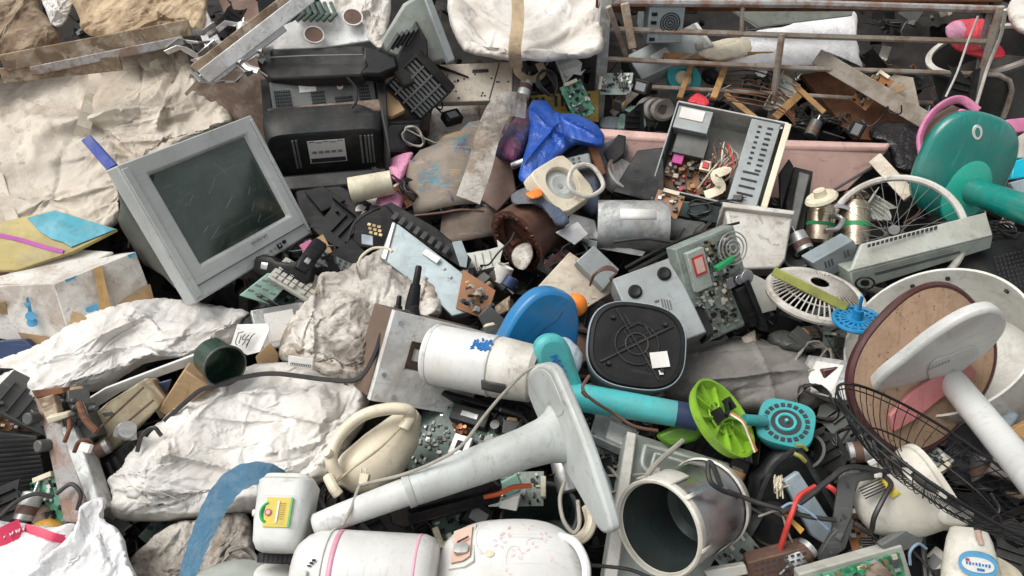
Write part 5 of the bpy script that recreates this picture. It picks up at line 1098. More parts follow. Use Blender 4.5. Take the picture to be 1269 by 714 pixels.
# telephones / keypad pile
t = T('desk_telephone', 'black telephone with brass coloured keys between flat monitor and blue panel', 'telephone', TR(W(465, 285, .1)))
mb = MB(); mb.slab([W(440, 268, .17), W(478, 252, .19), W(500, 280, .15), W(482, 312, .11), W(436, 306, .12)], .05); P('body', mb, 'black', t, .006, True)
mb = MB(); [mb.slab([W(456+i*6+j*1, 276+j*5+i*1.5, .182), W(460+i*6+j, 277+j*5+i*1.5, .182), W(459+i*6+j, 280+j*5+i*1.5, .18), W(455+i*6+j, 279+j*5+i*1.5, .18)], .004) for i in range(3) for j in range(3)]; P('keys', mb, 'gold', t, 0, True)
mb = MB(); mb.slab([W(448, 290, .172), W(462, 292, .172), W(462, 304, .162), W(448, 302, .162)], .006); P('display', mb, 'bluegrey', t, .001, True)
for lb, a, b, r, m in [('black curved handset below the silver television', (318, 328, .16), (388, 340, .16), .03, 'black'), ('short black handset standing beside it', (372, 336, .18), (398, 300, .2), .022, 'black_dusty')]:
    F = AX(a, b); t = T('handset', lb, 'handset', F.M, 'black telephone handsets'); L = F.L
    mb = MB(); mb.loft([(0, r*.8, r*.5, 4, 0, 0), (.02, r*1.1, r*.7, 4, 0, 0), (.05, r*1.1, r*.7, 4), (.07, r*.7, r*.5, 4, 0, .012), (L-.07, r*.7, r*.5, 4, 0, .012), (L-.05, r*1.1, r*.7, 4), (L-.01, r*1.1, r*.7, 4), (L, r*.8, r*.5, 4)], 24); P('body', mb, m, t)
    mb = MB(); mb.loft([(.025, r*.5, r*.2, 2, 0, r*.55), (.045, r*.5, r*.2, 2, 0, r*.55)], 16); P('ear_cap', mb, 'galv', t)
for lb, ps, m, th in [('black plastic casing tucked behind the dirt streaked sack', [(412, 312, .12), (436, 296, .15), (454, 312, .13), (446, 336, .09), (404, 332, .10)], 'black', .05),
    ('dark flat box under the black flat monitor', [(404, 302, .08), (424, 296, .10), (430, 318, .06), (410, 322, .05)], 'black_dusty', .04),
    ('dark flat plastic box behind the grey white rag', [(300, 392, .05), (330, 370, .08), (342, 384, .07), (312, 400, .04)], 'black', .04),
    ('tan cardboard flap under the silver television corner', [(373, 306, .12), (400, 290, .15), (412, 312, .12), (392, 330, .1), (380, 334, .1)], 'card', .004),
    ('pink edged paper by the silver television corner', [(370, 304, .13), (384, 297, .15), (392, 304, .14), (376, 312, .12)], 'pink', .004),
    ('white paper sheet under the black telephone', [(412, 290, .10), (440, 276, .13), (446, 292, .11), (420, 304, .08)], 'paper', .003)]:
    board('plastic_box' if 'cardboard' not in lb and 'paper' not in lb else 'paper_scrap', lb, 'plastic box' if 'cardboard' not in lb and 'paper' not in lb else 'paper', ps, th, m, .003)
t = T('keypad', 'pale green grey electronic keypad board below the silver television', 'keypad', TR(W(325, 355, .1)))
mb = MB(); mb.slab([W(296, 366, .16), W(332, 338, .18), W(362, 346, .16), W(334, 378, .12)], .02); P('base', mb, 'mint', t, .003, True)
mb = MB(); [mb.slab([W(308+i*9-j*0+j*9, 358-i*6+j*5.0, .182), W(315+i*9+j*9, 360-i*6+j*5.0, .182), W(313+i*9+j*9, 362.5-i*6+j*5, .178), W(306+i*9+j*9, 360.5-i*6+j*5, .178)], .003) for i in range(3) for j in range(3)]; P('keys', mb, 'bare_grey', t, 0, True)
# beige plate under, small grey box
board('metal_plate', 'large dirty beige metal plate below the burnt bucket', 'metal plate', [(636, 388, .12), (706, 312, .19), (762, 350, .15), (756, 364, .14), (700, 398, .10), (640, 410, .09)], .012, 'cream_metal', .003)
board('metal_plate', 'brown scorched plate under the beige plate', 'metal plate', [(700, 400, .08), (780, 350, .10), (786, 380, .07), (724, 450, .02), (700, 440, .03)], .01, 'brown_metal', .003)
t = T('metal_box', 'small grey metal box with a brown cable beside the computer chassis', 'metal box', TR(W(740, 330, .14)))
mb = MB(); mb.slab([W(714, 324, .22), W(736, 304, .24), W(768, 334, .2), W(748, 360, .17)], .05); P('box', mb, 'pc_grey', t, .003, True)
mb = MB(); [mb.tube(catmull([W(731, 354, .2), W(736+i, 340, .24), W(752, 330+i*2, .25), W(764, 336+i, .24), W(756, 346, .23), W(768+i, 352, .2)], 6), .0028, 6) for i in range(3)]; P('cable', mb, 'cable_brown', t, 0, True)
board('plate', 'small grey metal sheet under the grimy plastic bin', 'plate', [(911, 376, .12), (930, 338, .17), (966, 356, .15), (962, 384, .11), (930, 392, .10)], .004, 'pc_beige', .001)
# computer chassis
F = Q([(758, 346), (832, 318), (876, 412), (800, 440)], .76, .24, (-.3, -.6), 15)
t = T('computer_chassis', 'grey computer chassis on its side with bare electronics and two rubber feet', 'computer', F.M); w_, h = F.w, F.h
mb = MB(); mb.box((0, 0, -.06), (w_, h, .12)); P('cover', mb, 'pc_grey', t, .004)
for x, y in ((-w_*.25, h*.25), (w_*.28, h*.33)):
    mb = MB(); mb.loft([(0, .019), (.006, .019), (.010, .014), (.008, .006)], 24); 
    for i in range(len(mb.v)): mb.v[i] = mb.v[i]+Vector((x, y, 0))
    P('rubber_foot', mb, 'black', t)
mb = MB(); [mb.box((w_*(.05+.04*i), -h*.05, .001), (.003, .05-.008*i, .002), -.2) for i in range(4)]; mb.box((0, h*.05, .001), (.012, .006, .002)); P('slot', mb, 'bare_grey', t)
F = Q([(838, 312), (912, 282), (934, 396), (874, 424)], .68, .25, (.5, -.5), 20); w2, h2 = F.w, F.h
mb = MB(); mb.X = F.M; mb.box((0, 0, -.03), (w2*1.05, h2*1.05, .05)); P('tray', mb, 'pcb_grey', t, .003, True)
mb = MB(); mb.X = F.M; mb.box((-w2*.28, h2*.25, .006), (w2*.3, h2*.42, .02)); P('drive', mb, 'grey_green', t, .003, True)
mb = MB(); mb.X = F.M; mb.box((-w2*.28, h2*.3, .0175), (w2*.2, h2*.2, .002)); mb.cur = 1; mb.box((-w2*.28, h2*.3, .019), (w2*.14, h2*.15, .002)); P('red_sticker', mb, ['red', 'peach'], t, 0, True)
MM = ['pcb_grey', 'black', 'ivory', 'gold', 'galv', 'bare_grey', 'pcb_grey', 'gold', 'ivory', 'bare_grey', 'black', 'galv', 'tvback_panel']
mb = MB(); mb.X = F.M; mb.box((.02, 0, -.003), (w2*.8, h2, .004)); populate(mb, -w2*.42, -h2*.45, w2*.2, h2*.05, 0, 90, 12, len(MM), smin=.004, smax=.014, hmax=.010); populate(mb, -w2*.1, -h2*.1, w2*.35, h2*.48, 0, 90, 13, len(MM), smin=.004, smax=.014, hmax=.010); P('circuit_board', mb, MM, t, 0, True)
mb = MB(); mb.X = F.M @ TR((w2*.33, h2*.33, .02)); [mb.tube([(math.cos(a)*r, math.sin(a)*r, 0) for a in np.linspace(0, 6.28, 25)[:-1]], .0022, 5, True) for r in (.045, .034, .022, .011)]; P('fan_guard', mb, 'galv', t, 0, True)
mb = MB(); mb.X = F.M; mb.cyl((w2*.42, -.0, .0), (w2*.42, 0, .03), .02); mb.cyl((w2*.3, 0, .0), (w2*.3, 0, .025), .014); mb.box((w2*.15, h2*.0, .01), (.02, .03, .02)); P('capacitor', mb, 'chrome_dark', t, .001, True)
mb = MB(); mb.X = F.M; mb.box((w2*.12, h2*.22, .02), (.06, .012, .02), .2); P('green_connector', mb, 'green', t, .001, True)
mb = MB(); mb.X = F.M; mb.box((w2*.38, -h2*.3, .01), (.05, .12, .03), .15); mb.box((w2*.44, -h2*.32, .02), (.016, .16, .03), .15); P('bracket', mb, 'black', t, .002, True)
mb = MB(); mb.tube(catmull([W(775, 332, .27), W(820, 308, .29), W(870, 288, .3), W(916, 276, .3)], 6), .004, 6); mb.tube(catmull([W(780, 338, .26), W(830, 312, .28), W(870, 296, .29), W(905, 284, .29)], 6), .006, 6); P('frame_edge', mb, 'black_dusty', t, 0, True)
mb = MB(); mb.slab([W(832, 318, .255), W(842, 314, .257), W(886, 412, .20), W(876, 418, .20)], .05); P('dark_gap', mb, 'black', t, .002, True)
# black cooker base
F = DF(789, 427, .27, (.25, -.5), .93, 20); k = F.k
t = T('upturned_cooker', 'round cornered rice cooker upside down with a black ribbed underside', 'rice cooker', F.M)
mb = MB(); mb.loft([(-.16, 52*k, 50*k, 2.6), (-.03, 61*k, 57*k, 2.8), (-.006, 62*k, 58*k, 2.8), (0, 61*k, 57*k, 2.8)], 72); P('body', mb, 'bluegrey', t)
mb = MB(); mb.loft([(-.0, 60*k, 56*k, 2.8), (.006, 58*k, 54*k, 2.8), (.007, 54*k, 50*k, 2.8), (.003, 53*k, 49*k, 2.8)], 72); P('underside', mb, 'black', t)
mb = MB()
for a in (35, 125): R3 = Matrix.Rotation(R_(a), 3, 'Z'); mb.box((0, 0, .004), (104*k, .005, .008), R3); mb.box((0, 7*k if a == 35 else -9*k, .003), (60*k, .003, .006), R3)
for r in (14, 27): mb.tube([(math.cos(a)*r*k, math.sin(a)*r*k, .005) for a in np.linspace(0, 6.28, 33)[:-1]], .003, 6, True)
for dx, dy in ((20, 14), (-6, 24), (24, -20)): mb.box((dx*k, dy*k, .004), (22*k, .005, .006), .6); mb.box((dx*k-.015, dy*k+.01, .004), (.005, 20*k, .006), .6)
P('rib', mb, 'tvback', t, .001)
mb = MB(); [mb.cyl((math.cos(R_(a))*46*k, math.sin(R_(a))*43*k, .002), (math.cos(R_(a))*46*k, math.sin(R_(a))*43*k, .012), .008, .005, 14) for a in (45, 135, 225, 315)]; P('foot', mb, 'black_gloss', t)
mb = MB(); mb.X = RZ(-20); mb.box((33*k, -6*k, .0085), (22*k, 20*k, .002), .6); mb.box((41*k, -20*k, .0085), (5*k, 6*k, .002), .6); P('sticker', mb, 'paper', t)
# blue fan base and orange ball
F = DF(672, 405, .25, (.55, .5), .80); k = F.k
t = T('fan_stand', 'bright blue oval fan stand base with a scratch', 'fan stand', F.M, 'plastic fan stands')
mb = MB(); plate(mb, F, [(612, 444), (624, 420), (640, 392), (660, 370), (680, 361), (700, 364), (714, 374), (719, 400), (716, 430), (708, 456), (660, 462)], -.05, 0, 5); P('base_plate', mb, 'blue_disc', t, .012, smooth=60)
mb = MB(); mb.tube([on(F, a, b, .0)[1] for a, b in ((664, 418), (676, 406), (690, 398), (698, 386))], .0012, 5); P('scratch_mark', mb, 'navy', t, 0, True)
F = DF(713, 378, .22, (.3, -.3), .9); mb = MB(); mb.X = F.M; r = 15*F.k; mb.loft([(-r*math.cos(a), max(.0005, r*math.sin(a))) for a in np.linspace(.05, 3.09, 14)], 28)
S('orange_ball', 'small orange ball behind the bright blue fan stand', 'ball', mb, 'orange', smooth=60)
# turquoise stand: oval foot + tube
F = DF(698, 462, .31, (.35, .3), .9); k = F.k
t = T('fan_stand', 'turquoise fan stand with blue handwriting and a long tube', 'fan stand', F.M, 'plastic fan stands')
mb = MB(); plate(mb, F, [(664, 446), (668, 426), (682, 417), (698, 419), (709, 434), (718, 462), (728, 492), (724, 508), (706, 512), (690, 500), (672, 480)], -.045, 0, 5); P('base_plate', mb, 'turq', t, .014, smooth=60)
_, pa = on(F, 704, 490, -.015); F2 = AXP(pa, W(838, 513, .25)); mb = MB(); mb.X = F2.M; k2 = F2.k; mb.loft([(-.03, 17*k2), (.02, 17.5*k2), (.06, 17.5*k2), (F2.L, 16*k2)], 36); P('tube', mb, 'turq', t, 0, True)
mb = MB(); mb.X = F2.M; mb.loft([(F2.L-.001, 16.3*k2), (F2.L+.05, 16.3*k2)], 36); P('tube_end', mb, 'navy', t, 0, True)
mb = MB(); mb.tube(catmull([on(F, a, b, .001)[1] for a, b in ((682, 442), (690, 440), (684, 449), (694, 446), (688, 456), (697, 453), (691, 462), (700, 459), (695, 468), (703, 466))], 5), .0024, 5); P('handwriting', mb, 'ink_blue', t, 0, True)
cloth('plastic_film', 'clear greyish plastic film behind the turquoise stand', 'plastic film', [(696, 418), (708, 422), (722, 440), (716, 462), (708, 450), (700, 430)], .27, .02, 'bluegrey', 72, 14)
cable('knotted_wire', 'brown wire knotted around the turquoise tube', [(730, 466, .345), (722, 480, .36), (728, 492, .35), (722, 486, .355), (740, 500, .33), (760, 512, .29), (785, 528, .27), (815, 534, .25)], .004, 'cable_brown')
# lime lid
F = DF(896, 518, .28, (.86, -.51), .46); k = F.k*1.08
t = T('motor_cover', 'lime green ribbed plastic fan motor cover seen from inside', 'motor cover', F.M)
mb = MB(); mb.loft([(-.02, 30*k), (-.018, 46*k), (.006, 50*k), (.006, 47*k), (-.012, 42*k), (-.014, 6*k)], 48, c1=True); P('shell', mb, 'lime', t)
mb = MB(); [mb.box((math.cos(a)*26*k, math.sin(a)*26*k, -.006), (34*k, .004, .014), a) for a in np.linspace(0, 6.28, 11)[:-1]]; mb.tube([(math.cos(a)*20*k, math.sin(a)*20*k, -.005) for a in np.linspace(0, 6.28, 33)[:-1]], .003, 5, True); P('rib', mb, 'lime', t)
mb = MB(); mb.tube(catmull([(-.02, .05, .01), (-.03, .02, .02), (-.01, .0, .02), (.0, -.02, .02)], 5), .006, 6); mb.box((-.01, -.03, .01), (.03, .02, .02)); mb.box((-.02, .05, .008), (.03, .02, .016)); P('switch', mb, 'black', t)
for i, m in enumerate(['ivory', 'cable_orange', 'amber']): mb = MB(); mb.tube(catmull([(0, .0+i*.006, .02), (.03, .004*i, .035), (.06, .003*i, .03), (.10, .006*i, .02)], 5), .0028, 5); P('wire', mb, m, t)
board('plastic_sheeting', 'lime green glossy panel under the turquoise tube', 'plastic panel', [(812, 541, .20), (868, 514, .24), (884, 528, .22), (862, 548, .20), (830, 556, .18)], .03, 'lime_dark', .01)
# turquoise hub
F = DF(974, 524, .24, (.1, -.5), .85); k = F.k
t = T('fan_hub', 'turquoise slotted round fan motor housing', 'fan housing', F.M)
mb = MB(); mb.loft([(-.06, 26*k), (-.03, 31*k, 31*k, 3), (-.004, 34*k, 33*k, 3.6), (.002, 33*k, 32*k, 3.6), (.002, 10*k)], 48); P('housing', mb, 'turq_dark', t)
mb = MB(); 
for i in range(20): a = i/20*6.283; mb.box((math.cos(a)*25*k, math.sin(a)*25*k, .003), (5*k, 5*k, .003), a)
mb.loft([(.002, 18*k), (.0035, 18*k)], 32); P('slot', mb, 'ink', t); mb = MB(); mb.tube([(math.cos(a)*11*k, math.sin(a)*11*k, .004) for a in np.linspace(0, 6.28, 25)[:-1]], .004, 6, True); mb.cyl((0, 0, -.01), (0, 0, .014), .004); P('collar', mb, 'turq', t)
F = AX((922, 520, .26), (948, 522, .24)); mb = MB(); mb.X = F.M; mb.loft([(0, 7*F.k), (F.L, 7*F.k)], 20); S('shaft_stub', 'short turquoise stub between lime cover and turquoise housing', 'stub', mb, 'turq_dark')
# white cooker lying
F = AX((532, 438, .26), (664, 464, .29)); k = F.k; L = F.L
t = T('rice_cooker', 'white cylindrical cooker lying on its side with blue smudged writing', 'rice cooker', F.M, 'rice cookers')
mb = MB(); mb.loft([(-.01, 10*k), (0, 34*k), (.012, 38*k), (L*.62, 38*k), (L*.63, 36*k)], 48); P('body', mb, 'cooker_white', t)
mb = MB(); mb.loft([(L*.63, 36.5*k), (L*.66, 38*k), (L*.98, 35*k), (L*1.02, 30*k), (L*1.0, 24*k), (L*.96, 22*k)], 48, c0=False); P('lid', mb, 'grimy_white', t)
mb = MB(); mb.loft([(.010, 38.6*k), (.018, 38.6*k)], 48); mb.loft([(L*.6, 38.6*k), (L*.62, 38.6*k)], 48); P('ring', mb, 'fan_white', t)
mb = MB(); rows = [[(math.sin(a)*38.7*k, math.cos(a)*38.7*k, z) for a in (-.9, -.8, -.7, -.6, -.5)] for z in (L*.6, L*.82)]; mb.sheet(rows); P('dark_label', mb, 'bare_grey', t, solid=.0006)
mb = MB(); rg = random.Random(5)
for i in range(34): a = .62+rg.uniform(-.22, .16); z = L*rg.uniform(.46, .61); mb.tube([(math.sin(a+q*.04)*38.3*k, math.cos(a+q*.04)*38.3*k, z+rg.uniform(-.006, .006)) for q in range(4)], .0028, 5)
P('blue_writing', mb, 'ink_blue', t)
# white metal box with wooden side and black legs
F = Q([(486, 380), (612, 420), (578, 512), (462, 500)], 1.25, .22, (0, -1), 12)
t = T('white_metal_box', 'scuffed white metal cover with an oblong hole over a brown wooden body', 'appliance', F.M); w_, h = F.w, F.h
mb = MB(); hx0, hx1, hy0, hy1 = -w_*.27, w_*.2, -h*.10, h*.22; ox, oy = w_/2, h/2
for c, d_ in [((-(ox-hx0)/2-0+(hx0+ox-ox)/2*0, 0, 0), (1, 1, 1))][:0]: pass
mb.box(((-ox+hx0)/2, 0, -.01), (hx0+ox, h, .02)); mb.box(((ox+hx1)/2, 0, -.01), (ox-hx1, h, .02)); mb.box(((hx0+hx1)/2, (hy1+oy)/2, -.01), (hx1-hx0, oy-hy1, .02)); mb.box(((hx0+hx1)/2, (hy0-oy)/2, -.01), (hx1-hx0, oy+hy0, .02)); P('cover', mb, 'white_metal', t)
mb = MB(); mb.box((0, 0, -.09), (w_*.98, h*.98, .12)); P('body', mb, 'veneer', t, .003); mb = MB(); mb.box((.02, .015, -.02), (w_*.5, .03, .012)); P('inner_shelf', mb, 'fan_white', t)
mb = MB(); [mb.cyl((x*w_, y*h, 0), (x*w_, y*h, .004), .006, n=12) for x, y in ((-.42, .38), (-.05, .36), (-.44, -.2), (-.3, -.42), (.3, .4), (-.45, -.45))]; P('screw', mb, 'chrome_dark', t)
for lb, a, b, r in [('tall tapered black rubber leg standing on the white metal cover', (510, 384, .28), (519, 331, .36), 9), ('short black rubber leg behind the white metal cover', (492, 396, .22), (495, 368, .26), 7)]:
    F = AX(a, b); mb = MB(); mb.X = F.M; k = F.k; mb.loft([(0, r*k), (.02, r*k*.95), (F.L*.6, r*k*.7), (F.L*.61, r*k*.5), (F.L, r*k*.45), (F.L+.004, r*k*.3)], 20); S('rubber_stub', lb, 'rubber leg', mb, 'black', group='black rubber legs')
cable('loose_cable', 'thick black cord curving from the black plug down to the dirty sack', [(514, 392, .31), (504, 386, .31), (490, 394, .30), (474, 412, .29), (466, 436, .28), (452, 462, .27), (436, 472, .26), (400, 470, .25), (340, 463, .24), (300, 468, .24), (268, 478, .24), (248, 484, .22), (224, 504, .20), (204, 522, .18)], .0062, 'cable', 'black cords')
F = AX((514, 398, .285), (513, 384, .31)); mb = MB(); mb.X = F.M; mb.loft([(0, .018), (F.L, .014), (F.L+.01, .01)], 18); S('plug', 'round black cord plug on the white metal cover', 'plug', mb, 'black')
cable('loose_cable', 'thin off white wire looping over the dirt streaked sack', [(444, 330, .25), (448, 318, .27), (462, 308, .27), (480, 308, .27), (486, 312, .27)], .004, 'ivory')
# kettle
t = T('electric_kettle', 'cream plastic kettle lying on its side with a big loop handle', 'kettle', TR(W(455, 565, .1)))
F = AX((416, 592, .19), (508, 512, .22)); k = F.k; L = F.L; mb = MB(); mb.X = F.M
sg = 1 if (F.M.col[0].to_3d().dot(RT)-F.M.col[0].to_3d().dot(UP)) > 0 else -1
mb.loft([(-.005, 10*k, 10*k, 2, sg*4*k, 0), (.006, 20*k, 20*k, 2, sg*8*k, 0), (L*.2, 33*k, 28*k, 2.2, sg*16*k, 0), (L*.5, 35*k, 28*k, 2.2, sg*18*k, 0), (L*.85, 25*k, 20*k, 2, sg*12*k, 0), (L*1.06, 11*k, 10*k, 2, sg*3*k, 0)], 48)
P('body', mb, 'cream', t, 0, True, 60)
mb = MB(); mb.tube(catmull([W(420, 590, .24), W(411, 574, .26), W(414, 552, .27), W(430, 530, .28), W(452, 514, .29), W(480, 507, .29), W(504, 508, .28), W(508, 516, .26), W(500, 532, .25)], 7), [.017]*200, 12, flat=.85); P('handle', mb, 'cream', t, 0, True, 60)
mb = MB(); mb.tube(catmull([W(416, 598, .24), W(440, 578, .265), W(470, 556, .27), W(496, 530, .26)], 6), .0028, 6); P('seam', mb, 'yellowed', t, 0, True)
mb = MB(); mb.cyl(W(408, 563, .28), W(404, 560, .29), .011); mb.tube([W(406, 590, .25), W(414, 606, .25), W(420, 614, .24)], .012, 10); P('spout_button', mb, 'cream', t, .002, True)
cable('loose_cable', 'thin tan cord running across the grey fan stand', [(424, 652, .36), (436, 628, .36), (444, 606, .34), (452, 600, .33), (500, 588, .37), (540, 572, .39), (572, 552, .41), (600, 516, .40), (622, 490, .38), (650, 462, .36), (668, 452, .35)], .0036, 'cable_grey', 'tan cords')
mb = MB(); mb.slab([W(446, 586, .33), W(457, 588, .33), W(454, 602, .32), W(444, 600, .32)], .018); [mb.tube([W(448+i*6, 587, .325), W(447+i*6, 580, .33)], .0025, 6) for i in range(2)]; S('mains_plug', 'small cream two pin plug on the kettle', 'plug', mb, 'ivory', bevel=.002)
# motherboard tray
F = Q([(528, 478), (652, 522), (610, 618), (484, 588)], 1.25, .12, (0, -1), 12)
t = T('printer_chassis', 'black plastic tray full of circuit boards beside the kettle', 'electronics tray', F.M); w_, h = F.w, F.h
mb = MB(); mb.box((0, 0, -.04), (w_, h, .03)); [mb.box(c, d_) for c, d_ in [((-w_/2, 0, -.01), (.015, h, .06)), ((w_/2, 0, -.01), (.015, h, .06)), ((0, h/2, -.01), (w_, .015, .06)), ((0, -h/2, -.01), (w_, .015, .06))]]; P('tray', mb, 'black', t, .003)
MM = ['pcb_dark', 'black', 'bare_grey', 'galv', 'pcb_grey', 'tvback_panel', 'black', 'grey_green']
mb = MB(); mb.box((-w_*.06, 0, -.02), (w_*.84, h*.94, .004)); populate(mb, -w_*.45, -h*.44, w_*.32, h*.44, -.018, 170, 21, len(MM), smin=.004, smax=.013, hmax=.006); P('circuit_board', mb, MM, t)
mb = MB(); mb.box((w_*.02, h*.33, .0), (w_*.36, h*.2, .03)); cd_ = P('card_module', mb, 'tvback', t, .003); mb = MB(); mb.box((w_*.02, h*.33, .016), (w_*.16, h*.06, .002)); P('sticker', mb, 'galv', cd_)
mb = MB(); mb.box((.01, -.005, 0), (.05, .055, .016)); mb.cur = 1; mb.box((.01, -.005, .009), (.022, .024, .004)); P('processor', mb, ['galv', 'ink'], t, .002)
mb = MB(); [mb.cyl((w_*.28, h*(.3-.18*i), -.01), (w_*.28, h*(.3-.18*i), .02), .012, n=14) for i in range(4)]; P('coil', mb, 'black_gloss', t)
mb = MB(); rg = random.Random(3); [mb.cyl((w_*rg.uniform(-.1, .06), h*rg.uniform(.1, .2), -.01), (w_*rg.uniform(-.1, .06), h*rg.uniform(.1, .2), .012), .005, n=8) for _ in range(9)]; P('capacitor', mb, 'copper', t)
# grey fan stand with long tapered tube
F = DF(701, 560, .36, (-.92, .25), .34); k = F.k
t = T('fan_stand', 'long grey fan stand with a tapering tube and worn base plate', 'fan stand', F.M, 'plastic fan stands')
# base plate: rounded tongue seen almost edge on
mb = MB(); plate(mb, F, [(652, 482), (654, 462), (668, 451), (682, 456), (692, 474), (708, 512), (724, 552), (740, 600), (754, 646), (755, 660), (746, 661), (736, 648), (716, 612), (696, 578), (680, 548), (664, 515)], -.026, 0, 4); P('base_plate', mb, 'fan_grey', t, .007, smooth=60)
mb = MB(); plate(mb, F, [(656, 478), (660, 463), (670, 458), (680, 464), (688, 480), (698, 508), (690, 516), (676, 506)], -.002, .0015, 4); P('moulded_ridge', mb, 'fan_grey', t, .001)
_, pa = on(F, 692, 540, -.004); F2 = AXP(pa, W(388, 652, .33)); k2 = F2.k; L = F2.L; mb = MB(); mb.X = F2.M
mb.loft([(-.004, 42*k2, 24*k2), (.012, 34*k2, 26*k2), (.035, 29*k2, 26*k2), (.08, 26*k2), (L*.35, 24*k2), (L*.60, 20.5*k2), (L*.625, 19*k2)], 48); P('tube', mb, 'fan_grey', t, 0, True)
mb = MB(); mb.X = F2.M; mb.loft([(L*.62, 17.5*k2), (L*.9, 15*k2), (L*.99, 13.5*k2), (L, 10*k2), (L*.98, 8*k2)], 40); P('inner_tube', mb, 'fan_white', t, 0, True)
mb = MB(); mb.X = F2.M; mb.loft([(L*.61, 20.8*k2), (L*.64, 20.8*k2)], 40); P('collar', mb, 'fan_grey', t, .002, True)
# black flat player under it
t = T('flat_player', 'black flat plastic appliance lying under the grey fan stand', 'appliance', TR(W(545, 630, .1)))
mb = MB(); mb.slab([W(480, 630, .26), W(612, 593, .29), (W(623, 604, .27)), W(620, 624, .23), W(500, 656, .2), W(484, 650, .21)], .05); P('case', mb, 'black_gloss', t, .006, True)
mb = MB(); mb.slab([W(505, 640, .245), W(604, 612, .265), W(604, 620, .25), W(508, 650, .23)], .004); P('front_strip', mb, 'black_dusty', t, 0, True)
board('plastic_casing', 'black plastic casing at the end of the flat black appliance', 'plastic casing', [(466, 640, .14), (480, 626, .18), (496, 650, .14), (520, 666, .12), (480, 662, .12)], .04, 'black', .006)
# pot behind rice cooker, cords, bottle
F = DF(668, 640, .12, (-.3, -.7), .8); k = F.k
t = T('cooking_pot', 'dark blue grey pot half hidden under the grey fan stand', 'pot', F.M)
mb = MB(); mb.loft([(-.15, 34*k), (-.13, 40*k), (-.01, 48*k), (0, 49*k), (0, 46*k), (-.02, 44*k), (-.12, 36*k), (-.125, 8*k)], 48); P('pot_body', mb, 'dark_teal', t); mb = MB(); mb.tube([(math.cos(a)*49*k, math.sin(a)*49*k, 0) for a in np.linspace(0, 6.28, 49)[:-1]], .005, 7, True); P('rim', mb, 'bare_grey', t)
cable('knotted_wire', 'tan rope loop hanging in front of the dark pot', [(700, 596, .3), (694, 618, .29), (698, 644, .28), (710, 660, .27), (718, 650, .28), (716, 620, .29)], .0045, 'cable_grey', 'tan cords')
cable('loose_cable', 'red orange cord crossing to the dark pot', [(600, 616, .26), (618, 612, .27), (636, 604, .27), (658, 602, .26)], .0055, 'cable_orange')
mb = MB(); mb.tube(catmull([W(706, 672, .22), W(724, 664, .24), W(732, 648, .25), W(728, 628, .25)], 6), .013, 8); S('plastic_hoop', 'curved white plastic hoop beside the flowered rice cooker', 'hoop', mb, 'cream')
for lb, ps, m in [('crumpled grey white paper under the grey fan tube', [(618, 600, .2), (640, 588, .22), (648, 606, .2), (628, 618, .18)], 'mint'), ('small white printed carton by the flowered cooker', [(620, 622, .24), (644, 614, .26), (640, 634, .23), (618, 630, .23)], 'paper')]:
    board('paper_scrap', lb, 'paper', ps, .02, m, .002)
t = T('wire_fan_guard', 'small dark square meshed guard behind the grey fan base', 'fan guard', (F := DF(725, 540, .16, (.5, -.3), .8)).M); k = F.k
mb = MB(); mb.tube([(math.cos(a)*30*k, math.sin(a)*30*k, 0) for a in np.linspace(0, 6.28, 33)[:-1]], .005, 7, True); P('rim', mb, 'black', t)
mb = MB()
for i in range(-4, 5):
    c = i*6.2*k; q = math.sqrt(max(0, (29*k)**2-c*c)); mb.tube([(c, -q, 0), (c, q, 0)], .0022, 5); mb.tube([(-q, c, 0), (q, c, 0)], .0022, 5)
P('wires', mb, 'black', t); mb = MB(); mb.loft([(-.014, 28*k), (-.01, 28*k)], 32); P('white_plate', mb, 'paper', t)
F = AX((742, 600, .14), (722, 560, .16)); mb = MB(); mb.X = F.M; k = F.k; mb.loft([(-.03, 12*k), (0, 15*k), (F.L, 14*k), (F.L+.02, 8*k)], 24); S('plastic_bottle', 'frosted plastic bottle behind the grey fan base edge', 'bottle', mb, 'bluegrey')
# ================================================================ washing machine panel and steel cooker
t = T('washer_cover', 'pressed grey green appliance back panel under the steel cooker', 'appliance panel', TR(W(820, 620, .05)))
mb = MB(); mb.slab([W(777, 536, .19), (W(790, 538, .19)), W(905, 574, .14), W(905, 660, .05), W(860, 740, .05), W(745, 740, .10), W(760, 640, .15)], .03); P('panel', mb, 'washer', t, .004, True)
mb = MB(); mb.slab([W(777, 534, .212), W(789, 537, .212), W(762, 740, .135), W(744, 740, .13)], .04); P('edge_strip', mb, 'enamel', t, .003, True)
mb = MB()
mb.tube(catmull([W(800, 552, .2), W(850, 566, .18), (W(890, 580, .165))], 5), .006, 7); mb.tube(catmull([W(800, 552, .2), W(796, 575, .19), W(806, 590, .18), W(794, 606, .175), W(790, 640, .16)], 6), .006, 7); mb.tube(catmull([W(812, 562, .195), W(850, 574, .18), W(880, 586, .165)], 5), .004, 7); mb.tube(catmull([W(812, 562, .195), W(808, 580, .185), W(818, 594, .175)], 5), .004, 7)
P('pressed_ridge', mb, 'washer', t, 0, True)
F = DF(815, 655, .30, (-.85, .45), .78); k = F.k
t = T('rice_cooker', 'steel rice cooker without its lid, its dark empty mouth open', 'rice cooker', F.M, 'rice cookers')
a_, b_ = 62*k, 62*k
mb = MB(); mb.loft([(-.24, 44*k), (-.225, 52*k), (-.20, 58*k), (-.02, 60*k), (-.012, 60*k)], 72, c1=False); P('body', mb, 'chrome_dark', t)
mb = MB(); mb.loft([(-.245, 40*k), (-.245, 46*k), (-.225, 57*k), (-.20, 61*k), (-.195, 59*k)], 64, c1=False); P('base_ring', mb, 'enamel', t)
